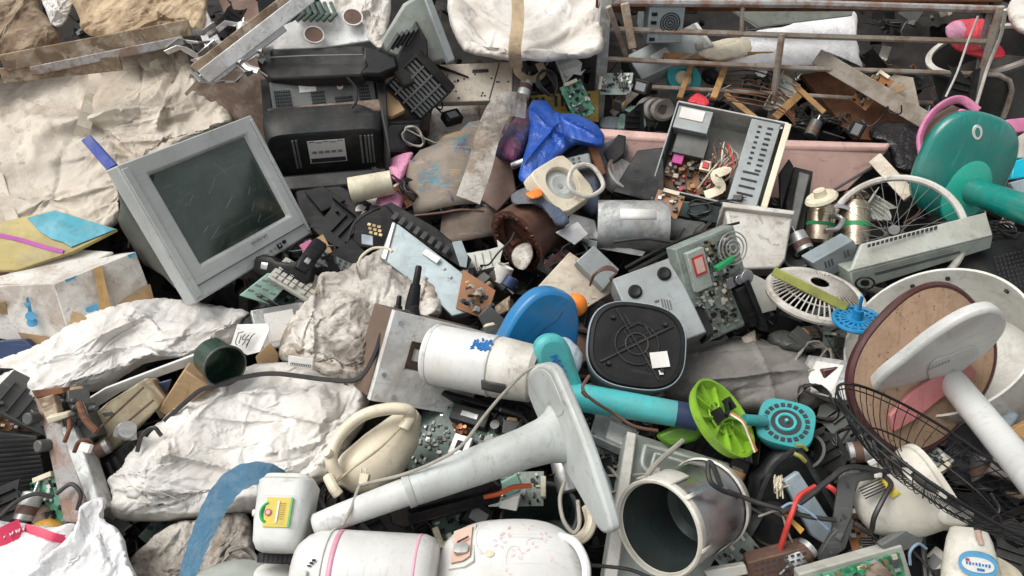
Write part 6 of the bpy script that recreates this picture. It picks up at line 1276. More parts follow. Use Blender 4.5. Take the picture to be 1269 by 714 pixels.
mb = MB(); mb.loft([(-.02, 60*k), (-.012, 62*k), (0, 62*k), (.004, 60*k), (.003, 57*k), (-.005, 56*k), (-.006, 55*k)], 72, c0=False, c1=False); P('rim', mb, 'offwhite', t, smooth=30)
mb = MB(); mb.loft([(-.006, 55.5*k), (-.03, 55*k), (-.17, 50*k), (-.185, 40*k), (-.19, .5*k)], 64, c0=False); P('inner_wall', mb, 'dark_teal', t)
# hinge tab, label and small tabs
def onwall(mb, F, a0, a1, z0, z1, r): mb.sheet([[(math.cos(a)*r, math.sin(a)*r, z) for a in np.linspace(a0, a1, 6)] for z in (z0, z1)])
# local angle that points up in view
def ang_of(F, dx, dy): v = (RT*dx-UP*dy); return math.atan2(v.dot(F.M.col[1].to_3d()), v.dot(F.M.col[0].to_3d()))
au = ang_of(F, .1, -1); ar = ang_of(F, 1, .9)
mb = MB(); onwall(mb, F, au-.28, au+.28, -.07, .0, 64*k); P('hinge_tab', mb, 'enamel', t, .002, solid=.006)
mb = MB(); onwall(mb, F, ar-.30, ar+.30, -.17, -.11, 60.6*k); lbp = P('rating_label', mb, 'grimy_white', t, solid=.0008)
mb = MB(); [onwall(mb, F, ar-.24+.0*i, ar+.2-.06*(i % 3), -.165+.009*i, -.162+.009*i, 61*k) for i in range(6)]; P('print', mb, 'ink', lbp, solid=.0004)
mb = MB(); [onwall(mb, F, ang_of(F, *d)-.04, ang_of(F, *d)+.04, -.03, .004, 64.5*k) for d in ((.6, -.5), (.9, .1), (-.5, -.8))]; P('catch', mb, 'offwhite', t, solid=.002)
# ================================================================ white rice cookers at the bottom edge
F = DF(632, 712, .34, (-.02, -.75), .86); k = F.k
t = T('rice_cooker', 'white rice cooker with pale pink flower print and pinkish button panel', 'rice cooker', F.M, 'rice cookers')
mb = MB(); mb.loft([(-.22, 70*k, 62*k, 2.6), (-.10, 88*k, 80*k, 2.7), (-.03, 91*k, 84*k, 2.7), (-.02, 91*k, 84*k, 2.7)], 80); P('body', mb, 'cooker_white', t)
def lidz(x, y): q = min(1, ((abs(x)/(92*k))**2.6+(abs(y)/(85*k))**2.6)); return .04*(1-q**1.4)-.012
mb = MB(); mb.loft([(-.022, 91*k, 84*k, 2.7)]+[(.04*(1-(r**2.6)**1.4)-.012, 92*k*r, 85*k*r, 2.7) for r in (1, .97, .93, .86, .76, .62, .45, .25, .05)], 80); P('lid', mb, 'cooker_white', t, smooth=60)
mb = MB(); mb.tube([(math.cos(a)*92*k*(abs(math.cos(a))**2.7+abs(math.sin(a))**2.7)**(-1/2.7), math.sin(a)*85*k*(abs(math.cos(a))**2.7+abs(math.sin(a))**2.7)**(-1/2.7), -.018) for a in np.linspace(0, 2*math.pi, 81)[:-1]], .0035, 6, True); P('rim', mb, 'fan_grey', t)
def onlid(mb, pts, th=.0005, up=.0003): n = len(pts); top = [(x*k, y*k, lidz(x*k, y*k)+up+th) for x, y in pts]; mb.add(top+[(x, y, z-th*1.5) for x, y, z in top], [tuple(range(n)), tuple(range(n, 2*n))[::-1]]+[(i, n+i, n+(i+1) % n, (i+1) % n) for i in range(n)])
mb = MB(); onlid(mb, [(-72, 66), (-42, 72), (-44, 8), (-56, 2), (-76, 4)], .006, .002); bp_ = P('button_panel', mb, 'enamel', t, .002)
mb = MB(); onlid(mb, [(-70, 62), (-47, 66), (-49, 14), (-58, 9), (-73, 10)], .002, .009); P('pink_face', mb, 'peach', bp_)
mb = MB(); onlid(mb, [(-66, 36), (-51, 42), (-51, 44), (-66, 39)], .002, .0115); P('red_line', mb, 'maroon', bp_)
mb = MB(); X0 = (-60*k, 25*k, lidz(-60*k, 25*k)+.012); mb.X = TR(X0); mb.loft([(-.004, 9*k, 7*k, 4), (.006, 9*k, 7*k, 4), (.007, 7*k, 5*k, 3)], 28); P('button', mb, 'galv', bp_)
mb = MB(); rg = random.Random(77)
def petal(cx, cy, a, L, wd): 
    pts = []
    for i in range(9): u = i/8; pts.append((cx+math.cos(a)*L*u-math.sin(a)*wd*math.sin(math.pi*u), cy+math.sin(a)*L*u+math.cos(a)*wd*math.sin(math.pi*u)))
    for i in range(7, 0, -1): u = i/8; pts.append((cx+math.cos(a)*L*u+math.sin(a)*wd*math.sin(math.pi*u), cy+math.sin(a)*L*u-math.cos(a)*wd*math.sin(math.pi*u)))
    onlid(mb, pts)
for cx, cy, s_ in ((-2, 52, 1.2), (-12, 34, 1), (10, 18, 1), (28, 26, .9), (46, 44, .9), (50, 4, 1.1), (-6, -10, .9), (24, 62, .8), (-30, 16, .9), (36, -22, 1)):
    for i in range(5):
        if rg.random() < .75: petal(cx+3*math.cos(i*1.257), cy+3*math.sin(i*1.257), i*1.257+rg.uniform(-.2, .2), 7*s_, 1.6*s_)
P('flower_print', mb, 'pink_print', t)
mb = MB()
for cx, cy, r1, r2, a0 in ((-26, 44, 16, 26, 1.2), (6, 8, 10, 20, 0), (34, 32, 12, 8, 0)):
    mb.tube([(x*k, y*k, lidz(x*k, y*k)+.0001) for x, y in [(cx+r1*math.cos(a), cy+r2*math.sin(a)) for a in np.linspace(a0, a0+3.4, 30)]], .0006, 4)
P('vine_print', mb, 'faded_ink', t)
mb = MB(); mb.X = TR((-24*k, 18*k, lidz(-24*k, 18*k))); mb.loft([(-.01, 6*k), (.003, 5*k)], 18); P('vent', mb, 'ivory', t)
mb = MB(); mb.tube(catmull([(66*k, 52*k, -.0), (84*k, 36*k, .012), (94*k, 6*k, .014), (92*k, -24*k, .0)], 7), .009, 9); P('carry_handle', mb, 'cooker_white', t)
# pink striped cooker
F = AX((374, 712, .32), (540, 722, .32)); k = F.k; L = F.L
t = T('rice_cooker', 'white rice cooker lying at the bottom edge with two pink stripes', 'rice cooker', F.M, 'rice cookers')
mb = MB(); mb.loft([(-.015, 18*k), (-.008, 38*k), (.01, 48*k), (.03, 53*k), (L*.3, 56*k), (L*.9, 56*k), (L*.97, 52*k), (L, 44*k), (L*1.01, 30*k)], 64); P('body', mb, 'cooker_white', t, smooth=50)
mb = MB(); mb.loft([(L*.26, 56.2*k), (L*.30, 56.4*k)], 64, c0=False, c1=False); mb.loft([(L*.86, 56.3*k), (L*.88, 56.3*k)], 64, c0=False, c1=False); P('pink_stripe', mb, 'pink_stripe', t, solid=.0008)
mb = MB(); mb.loft([(L*.2, 56*k), (L*.205, 56.8*k), (L*.215, 56.8*k), (L*.22, 56*k)], 64, c0=False, c1=False); P('lid_seam', mb, 'enamel', t)
mb = MB(); mb.cyl((-36*k, 28*k, -.0), (-44*k, 34*k, -.01), .016, .010, 16); P('hinge', mb, 'enamel', t, .003); mb = MB(); mb.box((-8*k, 52*k, .02), (.04, .02, .03)); P('latch', mb, 'enamel', t, .003)
mb = MB(); [mb.box((10*k+q*.005, 54.5*k, .035+.004*q), (.003, .004, .006), .3*q) for q in range(3)]; P('mark', mb, 'ink', t)
# top of a third one and a bowl at bottom left edge
F = DF(290, 724, .26, (0, -1), .55); k = F.k; mb = MB(); mb.X = F.M; mb.loft([(-.05, 44*k), (-.004, 52*k), (0, 53*k), (.004, 50*k), (.008, 20*k), (.008, 2*k)], 56); S('pot_lid', 'pale green grey round lid cut by the bottom edge', 'lid', mb, 'washer')
F = DF(345, 716, .26, (.3, -1), .6); k = F.k; mb = MB(); mb.X = F.M; mb.loft([(-.06, 26*k), (0, 30*k), (.004, 27*k), (.008, 10*k)], 40); S('pot_lid', 'small white round lid beside the larger pale green grey lid', 'lid', mb, 'cooker_white')
# water heater
F = Q([(330, 592), (378, 592), (372, 684), (306, 680)], .66, .36, (0, 1), 8); w_, h = F.w, F.h
t = T('water_filter', 'white rounded plastic housing with a yellow energy label', 'plastic housing', F.M)
mb = MB(); mb.X = RZ(90, 'X') @ TR((0, -.04, 0)); mb.loft([(-h*.5, w_*.56, .05, 4), (-h*.46, w_*.60, .06, 4), (h*.1, w_*.56, .062, 4), (h*.38, w_*.50, .06, 4), (h*.48, w_*.42, .05, 4), (h*.5, w_*.32, .04, 3)], 56)
P('housing', mb, 'fan_white', t, smooth=50)
mb = MB(); mb.X = RZ(90, 'X') @ TR((0, -.04, 0)); mb.loft([(h*.5, w_*.3, .03, 3), (h*.505, w_*.2, .02, 3)][::-1], 30)
mb.loft([(-h*.56, w_*.5, .045, 4), (-h*.5, w_*.55, .05, 4)][::1], 40); P('lower_rim', mb, 'enamel', t)
mb = MB(); [mb.cyl((w_*(-.35+.1*i), -h*.62, -.05), (w_*(-.35+.1*i), -h*.5, -.05), .012, n=10) for i in range(8)]; P('dark_base', mb, 'black', t)
mb = MB(); mb.box((w_*.04, -h*.02, .0235), (w_*.56, h*.40, .003)); ye = P('energy_label', mb, 'yellow', t)
mb = MB(); mb.box((w_*.30, -h*.02, .0255), (w_*.04, h*.40, .003)); P('green_bar', mb, 'green_print', ye)
mb = MB(); mb.box((w_*.03, -h*.02, .0258), (w_*.04, h*.30, .0025)); P('white_bar', mb, 'paper', ye)
mb = MB(); [mb.box((w_*.12, h*(.10-.03*i), .0258), (w_*.12, h*.006, .002)) for i in range(8)]; P('print', mb, 'amber', ye)
mb = MB(); mb.tube([(w_*(-.16)-math.cos(a)*w_*.16, -h*.03+math.sin(a)*h*.13, .0235) for a in np.linspace(-1.4, 1.4, 14)], .0035, 5); P('dial_arc', mb, 'green_print', ye)
mb = MB(); mb.X = TR((-w_*.16, -h*.03, .0235)); mb.loft([(0, w_*.075), (.0035, w_*.075)], 24); mb.cur = 1; mb.loft([(.0035, w_*.045), (.0045, w_*.045)], 20); P('dial_centre', mb, ['red', 'peach'], ye)
mb = MB(); mb.cyl((-w_*.52, 0.005, -.03), (-w_*.68, .005, -.03), .007); P('knob', mb, 'paper', t)
# ================================================================ left lower things
t = T('rusted_column', 'rusted grey steel channel with two sawn wooden blocks on top', 'steel channel', TR(W(85, 570, .1)))
mb = MB(); mb.slab([W(40, 486, .24), W(66, 484, .25), W(84, 548, .21), W(112, 640, .15), (W(100, 650, .14)), W(78, 646, .14), W(56, 540, .2)], .05); P('channel', mb, 'rust_paint', t, .004, True)
mb = MB(); mb.slab([W(74, 530, .225), W(92, 524, .23), W(126, 630, .16), W(112, 645, .14)], .05); P('side_flange', mb, 'galv', t, .004, True)
mb = MB(); mb.slab([W(38, 484, .25), W(76, 480, .26), W(80, 488, .25), W(44, 494, .24)], .03); P('top_plate', mb, 'rust', t, .003, True)
for lb, a, b in [('stud', (42, 518, .23), (30, 520, .25)), ('stud', (56, 552, .20), (42, 554, .22))]: mb = MB(); F = AX(a, b); mb.X = F.M; mb.cyl((0, 0, -.01), (0, 0, .02), .015, n=24); P('roller', mb, 'bare_grey', t, .003, True)
for lb, ps, m in [('upright sawn pale wooden block on the rusted channel', [(46, 494, .28), (66, 488, .29), (72, 512, .27), (66, 524, .26), (56, 518, .27)], 'wood'), ('small wooden offcut lying across the rusted channel', [(56, 518, .29), (84, 512, .29), (86, 517, .28), (60, 526, .28)], 'ivory')]:
    board('wooden_block', lb, 'wooden block', ps, .03, m, .003, 'wood pieces on the rusted channel')
t = T('motor_scrap', 'rusty grey gearbox scrap with copper pipe beside the rusted channel', 'machine scrap', TR(W(100, 520, .1)))
rg = random.Random(14)
mb = MB()
for i in range(9): a = (84+rg.uniform(-4, 26), 500+rg.uniform(-8, 30), .22); F = AX(a, (a[0]+rg.uniform(-10, 10), a[1]+rg.uniform(-14, 14), a[2]+.03)); X0 = mb.X; mb.X = F.M; mb.loft([(0, .008), (F.L, .007)], 12); mb.X = X0
mb.slab([W(86, 500, .24), W(104, 498, .25), W(120, 540, .2), W(100, 548, .2)], .05); P('housing', mb, 'bare_grey', t, .003, True)
mb = MB(); mb.tube(catmull([W(98, 500, .28), W(106, 520, .28), W(120, 535, .27)], 5), .008, 8); mb.tube(catmull([W(84, 510, .27), W(86, 530, .27), W(80, 548, .25)], 5), .005, 8); mb.tube(catmull([W(92, 560, .25), W(98, 548, .27), W(110, 546, .27), W(114, 556, .25)], 5), .005, 8); P('copper_pipe', mb, 'rust', t, 0, True)
mb = MB(); mb.slab([W(100, 548, .28), W(112, 552, .28), W(108, 562, .27), W(97, 558, .27)], .012); P('white_tag', mb, 'paper', t, .001, True)
t = T('cream_case', 'cream plastic appliance case tipped between white sack and sawn blocks', 'plastic case', TR(W(160, 520, .1)))
mb = MB(); mb.slab([W(118, 512, .20), W(132, 500, .22), W(172, 474, .24), (W(186, 486, .22)), W(196, 504, .2), W(140, 560, .12), W(122, 556, .12)], .06); P('case', mb, 'yellowed', t, .006, True)
mb = MB(); mb.tube([W(124, 530, .2), W(178, 480, .25)], .003, 6); mb.tube([W(128, 548, .17), W(190, 496, .23)], .003, 6); P('groove', mb, 'brown_metal', t, 0, True)
mb = MB(); mb.slab([W(126, 512, .225), W(138, 510, .227), W(142, 515, .22), W(129, 517, .218)], .004); P('grey_handle', mb, 'bare_grey', t, .001, True)
for lb, ps, m, th in [('tan wooden block beside the cream case', [(172, 474, .22), (188, 472, .22), (214, 508, .16), (198, 520, .15)], 'wood', .05),
    ('large brown cardboard box corner under the green tin', [(196, 508, .18), (228, 458, .25), (262, 480, .21), (208, 518, .15)], 'card', .06),
    ('blue sheet peeking behind the brown cardboard corner', [(176, 480, .18), (212, 470, .2), (206, 488, .17), (190, 492, .16)], 'navy', .01),
    ('brown cardboard flap by the card with black writing', [(316, 442, .14), (334, 424, .16), (346, 440, .14), (344, 456, .12), (322, 462, .12)], 'card', .01),
    ('grey blue dark cloth edge below the cardboard box', [(-30, 424, .10), (30, 420, .1), (46, 434, .08), (0, 448, .06), (-30, 452, .06)], 'navy', .03)]:
    board('scrap_block', lb, 'block', ps, th, m, .004, 'blocks and flaps near the sacks')
board('plastic_profile', 'long white plastic profile lying under the long white sack', 'plastic profile', [(104, 498, .15), (130, 482, .18), (240, 440, .22), (296, 434, .22), (290, 444, .20), (236, 452, .19), (150, 486, .16), (116, 508, .12)], .008, 'fan_white', .002)
F = DF(279, 454, .27, (.5, .4), .86); k = F.k
t = T('round_tin', 'green lined empty round tin beside the long white sack', 'tin', F.M)
mb = MB(); mb.loft([(-.08, 24*k), (0, 26*k), (.002, 24.5*k), (-.07, 22.5*k), (-.071, 1*k)], 48); P('tin_body', mb, 'can_green', t); mb = MB(); mb.tube([(math.cos(a)*26*k, math.sin(a)*26*k, 0) for a in np.linspace(0, 6.28, 41)[:-1]], .003, 6, True); P('rim', mb, 'bare_grey', t)
# card with handwriting
t = T('marked_card', 'white card with scribbled black writing between two white sacks', 'card', TR(W(308, 415, .2)))
ps = [W(294, 402, .235), W(332, 401, .235), W(334, 408, .23), W(322, 436, .20), W(306, 440, .19), W(286, 428, .20)]; mb = MB(); mb.slab(ps, .004); P('card', mb, 'paper', t, 0, True)
mb = MB()
for i, pth in enumerate([[(296, 412), (292, 424), (294, 428)], [(299, 416), (296, 426)], [(296, 413), (302, 411)], [(304, 414), (300, 420), (304, 422), (300, 428)], [(309, 415), (304, 420), (309, 422), (305, 428)], [(312, 416), (309, 422), (305, 431)], [(316, 413), (311, 418), (308, 424)]]):
    mb.tube(catmull([W(x, y, .2415-(y-400)*.0009) for x, y in pth], 4) if len(pth) > 2 else [W(x, y, .2415-(y-400)*.0009) for x, y in pth], .0012, 5)
P('handwriting', mb, 'ink', t, 0, True)
t = T('white_label', 'small white label strip with dark round digits beside the dirty sack', 'label', TR(W(382, 450, .2)))
mb = MB(); mb.slab([W(357, 441, .235), W(388, 445, .235), W(387, 458, .215), W(357, 454, .215)], .008); P('card', mb, 'paper', t, .001, True)
mb = MB()
for i in range(9): F = DF(361+i*2.9, 450.5+i*.35, .2285, (0, 1), .9); mb.X = F.M; kk = F.k; mb.tube([(math.cos(a)*1.1*kk, math.sin(a)*1.9*kk, .003) for a in np.linspace(0, 6.28, 11)[:-1]], .0009, 4, True)
P('lettering', mb, 'ink', t, 0, True)
mb = MB(); mb.slab([W(-10, 534, .16), W(46, 540, .17), W(60, 600, .10), W(30, 612, .08), W(-20, 616, .08), W(-20, 540, .16)], .03)
t = T('black_grille', 'black corrugated plastic grille beside the rusted channel', 'grille', TR(W(20, 575, .1))); P('panel', mb, 'black', t, .004, True)
mb = MB(); [mb.tube([W(-20, 548+i*6, .165-.0068*i), W(46+i*1.2, 544+i*5.4, .175-.0068*i)], .0035, 5) for i in range(11)]; P('ridges', mb, 'black_dusty', t, 0, True)
t = T('slatted_bag', 'black slatted plastic housing between rusted channel and plump sack', 'plastic housing', TR(W(160, 570, .05)))
mb = MB(); mb.slab([W(118, 580, .12), W(170, 535, .18), W(190, 530, .18), W(168, 590, .12), W(140, 625, .06), W(120, 620, .06)], .05); P('shell', mb, 'black_dusty', t, .008, True)
mb = MB(); [mb.tube([W(124+i*9, 580-i*7, .14+.008*i), W(136+i*8, 606-i*8, .11+.008*i)], .006, 6) for i in range(6)]; P('slats', mb, 'black', t, 0, True)
for nm, lb, ol, m, sd_ in [('debris_film', 'greenish translucent film scrap below the black grille', [(-20, 624), (10, 612), (30, 618), (34, 640), (10, 650), (-20, 650)], 'grey_green', 81), ('debris_film', 'grey brown plastic film lump at the rusted channel foot', [(20, 640), (44, 622), (66, 630), (64, 650), (40, 656)], 'dust_brown', 82), ('debris_film', 'yellow film strip under the brown lump', [(40, 650), (60, 642), (80, 650), (70, 662), (46, 662)], 'amber', 83)]:
    cloth(nm, lb, 'plastic film', ol, .10, .03, m, sd_, 16, group='film scraps by the rusted channel')
for i, pts in enumerate([[(0, 640, .16), (20, 622, .17), (44, 612, .18), (66, 616, .17)], [(70, 612, .18), (88, 600, .19), (100, 612, .18), (96, 632, .16)], [(170, 560, .2), (176, 540, .22), (190, 530, .23), (200, 540, .22)]]):
    cable('loose_cable', ['black cord lying over the greenish film scrap', 'black cord loop on the rusted channel foot', 'black cord loop beside the cream case'][i], pts, .005, 'cable', 'black cords')
# metal part by the cream case
mb = MB(); mb.tube(catmull([W(144, 540, .2), W(150, 528, .22), W(162, 530, .22), W(166, 545, .2)], 5), .008, 7); mb.cyl(W(158, 536, .2), W(158, 532, .24), .02); S('metal_clamp', 'small galvanised clamp lying on the cream case', 'clamp', mb, 'galv')
# ================================================================ right side: basin, cork disc, white stand, black guard
F = DF(1157, 420, .25, (-.5, -.85), .80); k = F.k
t = T('enamel_basin', 'large round dirty white enamel drum holding the cork faced lid', 'basin', F.M)
mb = MB(); mb.loft([(-.20, 96*k), (-.19, 100*k), (-.004, 108*k), (0, 109*k), (.0, 106*k), (-.006, 105*k), (-.18, 96*k), (-.185, 2*k)], 80); P('drum', mb, 'enamel', t, smooth=40)
mb = MB(); [mb.cyl((math.cos(a)*104*k, math.sin(a)*104*k, -.03), (math.cos(a)*101*k, math.sin(a)*101*k, -.03), .006, n=12) for a in (ang_of(F, -.45, -.9), ang_of(F, -.1, -1), ang_of(F, .85, -.45))]; P('rivet', mb, 'black', t)
F = DF(1146, 456, .30, (.95, .1), .74, 0); k = F.k
t = T('cork_board', 'oval dark red appliance lid with a speckled brown cork face', 'lid', F.M)
ang = ang_of(F, .75, -.65); M2 = RZ(math.degrees(ang))
mb = MB(); mb.X = M2; mb.loft([(-.022, 104*k, 82*k, 2.5), (-.018, 110*k, 88*k, 2.5), (0, 112*k, 90*k, 2.5), (.006, 108*k, 86*k, 2.5), (.002, 105*k, 83*k, 2.5)], 80); P('shell', mb, 'maroon', t)
mb = MB(); mb.X = M2; mb.loft([(0, 105*k, 83*k, 2.5), (.0045, 104.5*k, 82.5*k, 2.5)], 80); P('cork_face', mb, 'cork', t)
mb = MB(); a2 = ang_of(F, -.3, .9); mb.box((math.cos(a2)*40*k, math.sin(a2)*40*k, .006), (.02, .03, .004), a2); P('notch', mb, 'ink', t)
mb = MB(); mb.prism([tuple(on(F, a, b, .005)[0][:2]) for a, b in ((1098, 514), (1104, 534), (1128, 520), (1160, 494), (1192, 474), (1206, 462), (1196, 450), (1160, 462), (1126, 484))], .005, .02); P('pink_patch', mb, 'pink_red', t, .003)
F = DF(1165, 446, .38, (.55, .75), .33); k = F.k
t = T('fan_stand', 'white fan stand with its plate lying across the cork faced lid', 'fan stand', F.M, 'plastic fan stands')
mb = MB(); plate(mb, F, [(1082, 488), (1094, 470), (1124, 446), (1160, 418), (1200, 394), (1232, 385), (1247, 394), (1246, 412), (1224, 438), (1190, 462), (1160, 482), (1120, 498), (1092, 502)], -.03, 0, 4); P('base_plate', mb, 'fan_white', t, .008, smooth=60)
mb = MB(); plate(mb, F, [(1150, 462), (1158, 448), (1180, 440), (1206, 430), (1214, 440), (1196, 458), (1172, 474), (1156, 476)], -.001, .004, 4); P('raised_panel', mb, 'fan_white', t, .003)
_, pt = on(F, 1176, 468, 0); F2 = AXP(pt, W(1296, 614, .42)); k2 = F2.k; mb = MB(); mb.X = F2.M; mb.loft([(-.03, 17*k2), (.0, 17*k2), (.03, 18.5*k2), (F2.L, 19*k2)], 40); P('tube', mb, 'fan_white', t, 0, True)
mb = MB(); [mb.tube([on(F, 1151+i*4, 459-i*1.6, .0055)[1], on(F, 1153+i*4, 456-i*1.6, .0055)[1]], .0009, 4) for i in range(7)]; P('lettering', mb, 'grey_ink', t, 0, True)
# black wire guard
F = DF(1172, 566, .44, (.62, -.75), .22); k = F.k
t = T('fan_guard', 'black wire fan guard bowl under the white fan stand', 'fan guard', F.M, 'wire fan guards')
R0 = 146*k; mb = MB(); mb.tube([(math.cos(a)*R0, math.sin(a)*R0, 0) for a in np.linspace(0, 2*math.pi, 91)[:-1]], .0034, 7, True); mb.tube([(math.cos(a)*R0*.985, math.sin(a)*R0*.985, -.012) for a in np.linspace(0, 2*math.pi, 91)[:-1]], .0016, 6, True); P('rim', mb, 'black', t)
mb = MB()
for i in range(60):
    a = i/60*2*math.pi; mb.tube([(math.cos(a+.2*(1-u))*R0*(.2+.8*u), math.sin(a+.35*(1-u))*R0*(.2+.8*u), -.07*(1-u**2.6)) for u in np.linspace(0, 1, 9)], .0011, 4)
P('wires', mb, 'black', t); mb = MB(); mb.tube([(math.cos(a)*R0*.62, math.sin(a)*R0*.62, -.05) for a in np.linspace(0, 2*math.pi, 61)[:-1]], .0022, 5, True); mb.loft([(-.072, R0*.12), (-.068, R0*.12)], 40); P('hub_plate', mb, 'black', t)
# steel pot behind the guard, orange wood
F = DF(1200, 560, .22, (-.8, -.3), .6); k = F.k
t = T('steel_pot', 'shiny steel pot lying behind the black wire guard', 'pot', F.M)
mb = MB(); mb.loft([(-.20, 36*k), (-.19, 40*k), (-.01, 42*k), (0, 43*k), (0, 41*k), (-.18, 38*k), (-.185, 1*k)], 48); P('pot_body', mb, 'steel', t)
board('wooden_board', 'orange brown board end beyond the white stand tube', 'board', [(1242, 540, .24), (1300, 510, .27), (1300, 540, .24), (1256, 546, .22)], .02, 'wood_orange', .003)
board('grey_board', 'dark grey sheet under the orange board end', 'board', [(1236, 548, .18), (1300, 544, .2), (1300, 600, .14), (1250, 590, .13)], .02, 'bare_grey', .003)
cable('white_string', 'white cord below the rim of the enamel drum', [(1230, 520, .2), (1244, 498, .24), (1262, 488, .26), (1290, 480, .27)], .005, 'grimy_white')
cloth('plastic_film', 'clear plastic film by the orange board end', 'plastic film', [(1232, 522), (1250, 510), (1262, 516), (1250, 534), (1238, 532)], .22, .02, 'bluegrey', 86, 14)
# white fan grill basket
F = DF(1010, 366, .20, (.35, -.9), .55); k = F.k; a3 = ang_of(F, .85, .5)
t = T('fan_guard', 'grimy white wire fan guard leaning behind the blue slotted disc', 'fan guard', F.M @ RZ(math.degrees(a3)), 'wire fan guards')
rx, ry = 56*k, 50*k
mb = MB(); mb.tube([(math.cos(a)*rx, math.sin(a)*ry, 0) for a in np.linspace(0, 2*math.pi, 61)[:-1]], .012, 8, True); P('rim', mb, 'grimy_white', t)
mb = MB()
for i in range(46): a = i/46*2*math.pi; mb.tube([(math.cos(a)*rx*(.2+.8*u), math.sin(a)*ry*(.2+.8*u), .045*(1-u**2)) for u in np.linspace(0, 1, 6)], .0024, 4)
for q in (.45, .7): mb.tube([(math.cos(a)*rx*q, math.sin(a)*ry*q, .045*(1-q*q)) for a in np.linspace(0, 2*math.pi, 41)[:-1]], .0022, 4, True)
P('wires', mb, 'grimy_white', t)
beam('olive_lath', 'olive green plastic slat lying across the white wire guard', 'slat', (958, 336, .27), (1050, 382, .25), .026, .008, 'olive')
F = DF(1062, 396, .26, (.2, -.9), .5); k = F.k
t = T('blue_disc', 'small blue slotted plastic disc with a short hub', 'plastic disc', F.M)
mb = MB(); mb.tube([(math.cos(a)*27*k, math.sin(a)*30*k, 0) for a in np.linspace(0, 6.28, 41)[:-1]], .006, 7, True)
mb.loft([(-.004, 12*k), (.004, 12*k)], 30); [mb.box((math.cos(a)*19*k, math.sin(a)*19*k, 0), (16*k, .007, .006), a) for a in np.linspace(0, 6.28, 19)[:-1]]; mb.tube([(math.cos(a)*20*k, math.sin(a)*21*k, 0) for a in np.linspace(0, 6.28, 31)[:-1]], .004, 6, True); P('disc', mb, 'blue_part', t)
mb = MB(); mb.loft([(0, 7*k), (.03, 6*k), (.03, 2.5*k), (.07, 2*k)], 20); P('hub', mb, 'blue_part', t)
cloth('grey_shell', 'grey rounded plastic piece under the blue disc', 'plastic piece', [(952, 416), (972, 410), (1004, 424), (1010, 436), (980, 436), (955, 428)], .06, .04, 'bare_grey', 87, 6, amp=.003)
for lb, ps, m, th in [('black plate under the grimy white bin', [(912, 402, .06), (966, 388, .08), (1000, 402, .05), (940, 428, .02), (912, 424, .02)], 'black', .03),
    ('dark red drawer below the cork lid', [(1018, 458, .12), (1052, 452, .14), (1060, 496, .08), (1030, 500, .07)], 'maroon', .03),
    ('pale wedge beside the grey cloth', [(918, 418, .09), (936, 408, .11), (938, 424, .09), (924, 430, .08)], 'cream_metal', .02),
    ('ribbed black casing between grey cloth and dark red lid', [(1000, 430, .07), (1044, 410, .1), (1048, 440, .06), (1014, 452, .04)], 'black_dusty', .04)]:
    board('plastic_casing', lb, 'plastic casing', ps, th, m, .005)
# ================================================================ lower right: motor, bracket, jug, joint, boards
t = T('black_motor_case', 'dark appliance shell with grey side plate below the turquoise housing', 'appliance', TR(W(980, 620, .05)))
mb = MB(); mb.slab([W(932, 590, .18), W(960, 562, .22), W(990, 552, .24), (W(1030, 590, .2)), W(1056, 650, .14), W(1010, 690, .08), W(940, 680, .08), W(922, 640, .12)], .10); P('shell', mb, 'black', t, .02, True)
mb = MB(); mb.slab([W(972, 596, .24), W(990, 584, .25), W(1034, 652, .18), W(1030, 680, .15), (W(1006, 664, .17))], .02); P('side_plate', mb, 'bluegrey', t, .004, True)
mb = MB(); mb.tube(catmull([W(940, 620, .21), W(958, 580, .25), W(985, 556, .265)], 6), .006, 6); mb.tube(catmull([W(990, 556, .26), W(1010, 590, .24), W(1040, 640, .2), W(1050, 668, .17)], 6), .007, 6); P('edge_trim', mb, 'tvback', t, 0, True)
mb = MB(); F = DF(953, 655, .15, (-.2, .3), .9); mb.X = F.M; mb.loft([(-.05, 26*F.k), (0, 26*F.k), (.004, 22*F.k), (0, 20*F.k)], 36); P('motor_can', mb, 'black_dusty', t, 0, True)
mb = MB(); mb.tube(catmull([W(984, 562, .28), W(992, 566, .28), W(998, 572, .27)], 4), .005, 6); mb.tube(catmull([W(986, 552, .28), W(994, 552, .28), W(1000, 558, .27)], 4), .004, 6); P('yellow_tie', mb, 'olive', t, 0, True)
mb = MB(); mb.slab([W(968, 634, .26), W(974, 636, .26), W(997, 656, .25), W(992, 662, .245)], .004)
S('yellow_tag', 'yellow cable tag among the black wires', 'tag', mb, 'amber')
mb = MB(); rg = random.Random(9)
for i in range(12): mb.tube(catmull([W(962+rg.uniform(-4, 8), 592+rg.uniform(-3, 6), .27), W(964+rg.uniform(-6, 10), 596+rg.uniform(-4, 8), .29), W(968+rg.uniform(-8, 10), 604+rg.uniform(-4, 16), .27)], 4), .0022, 5)
S('white_wires', 'frayed white wire ends on the dark appliance shell', 'wires', mb, 'ivory')
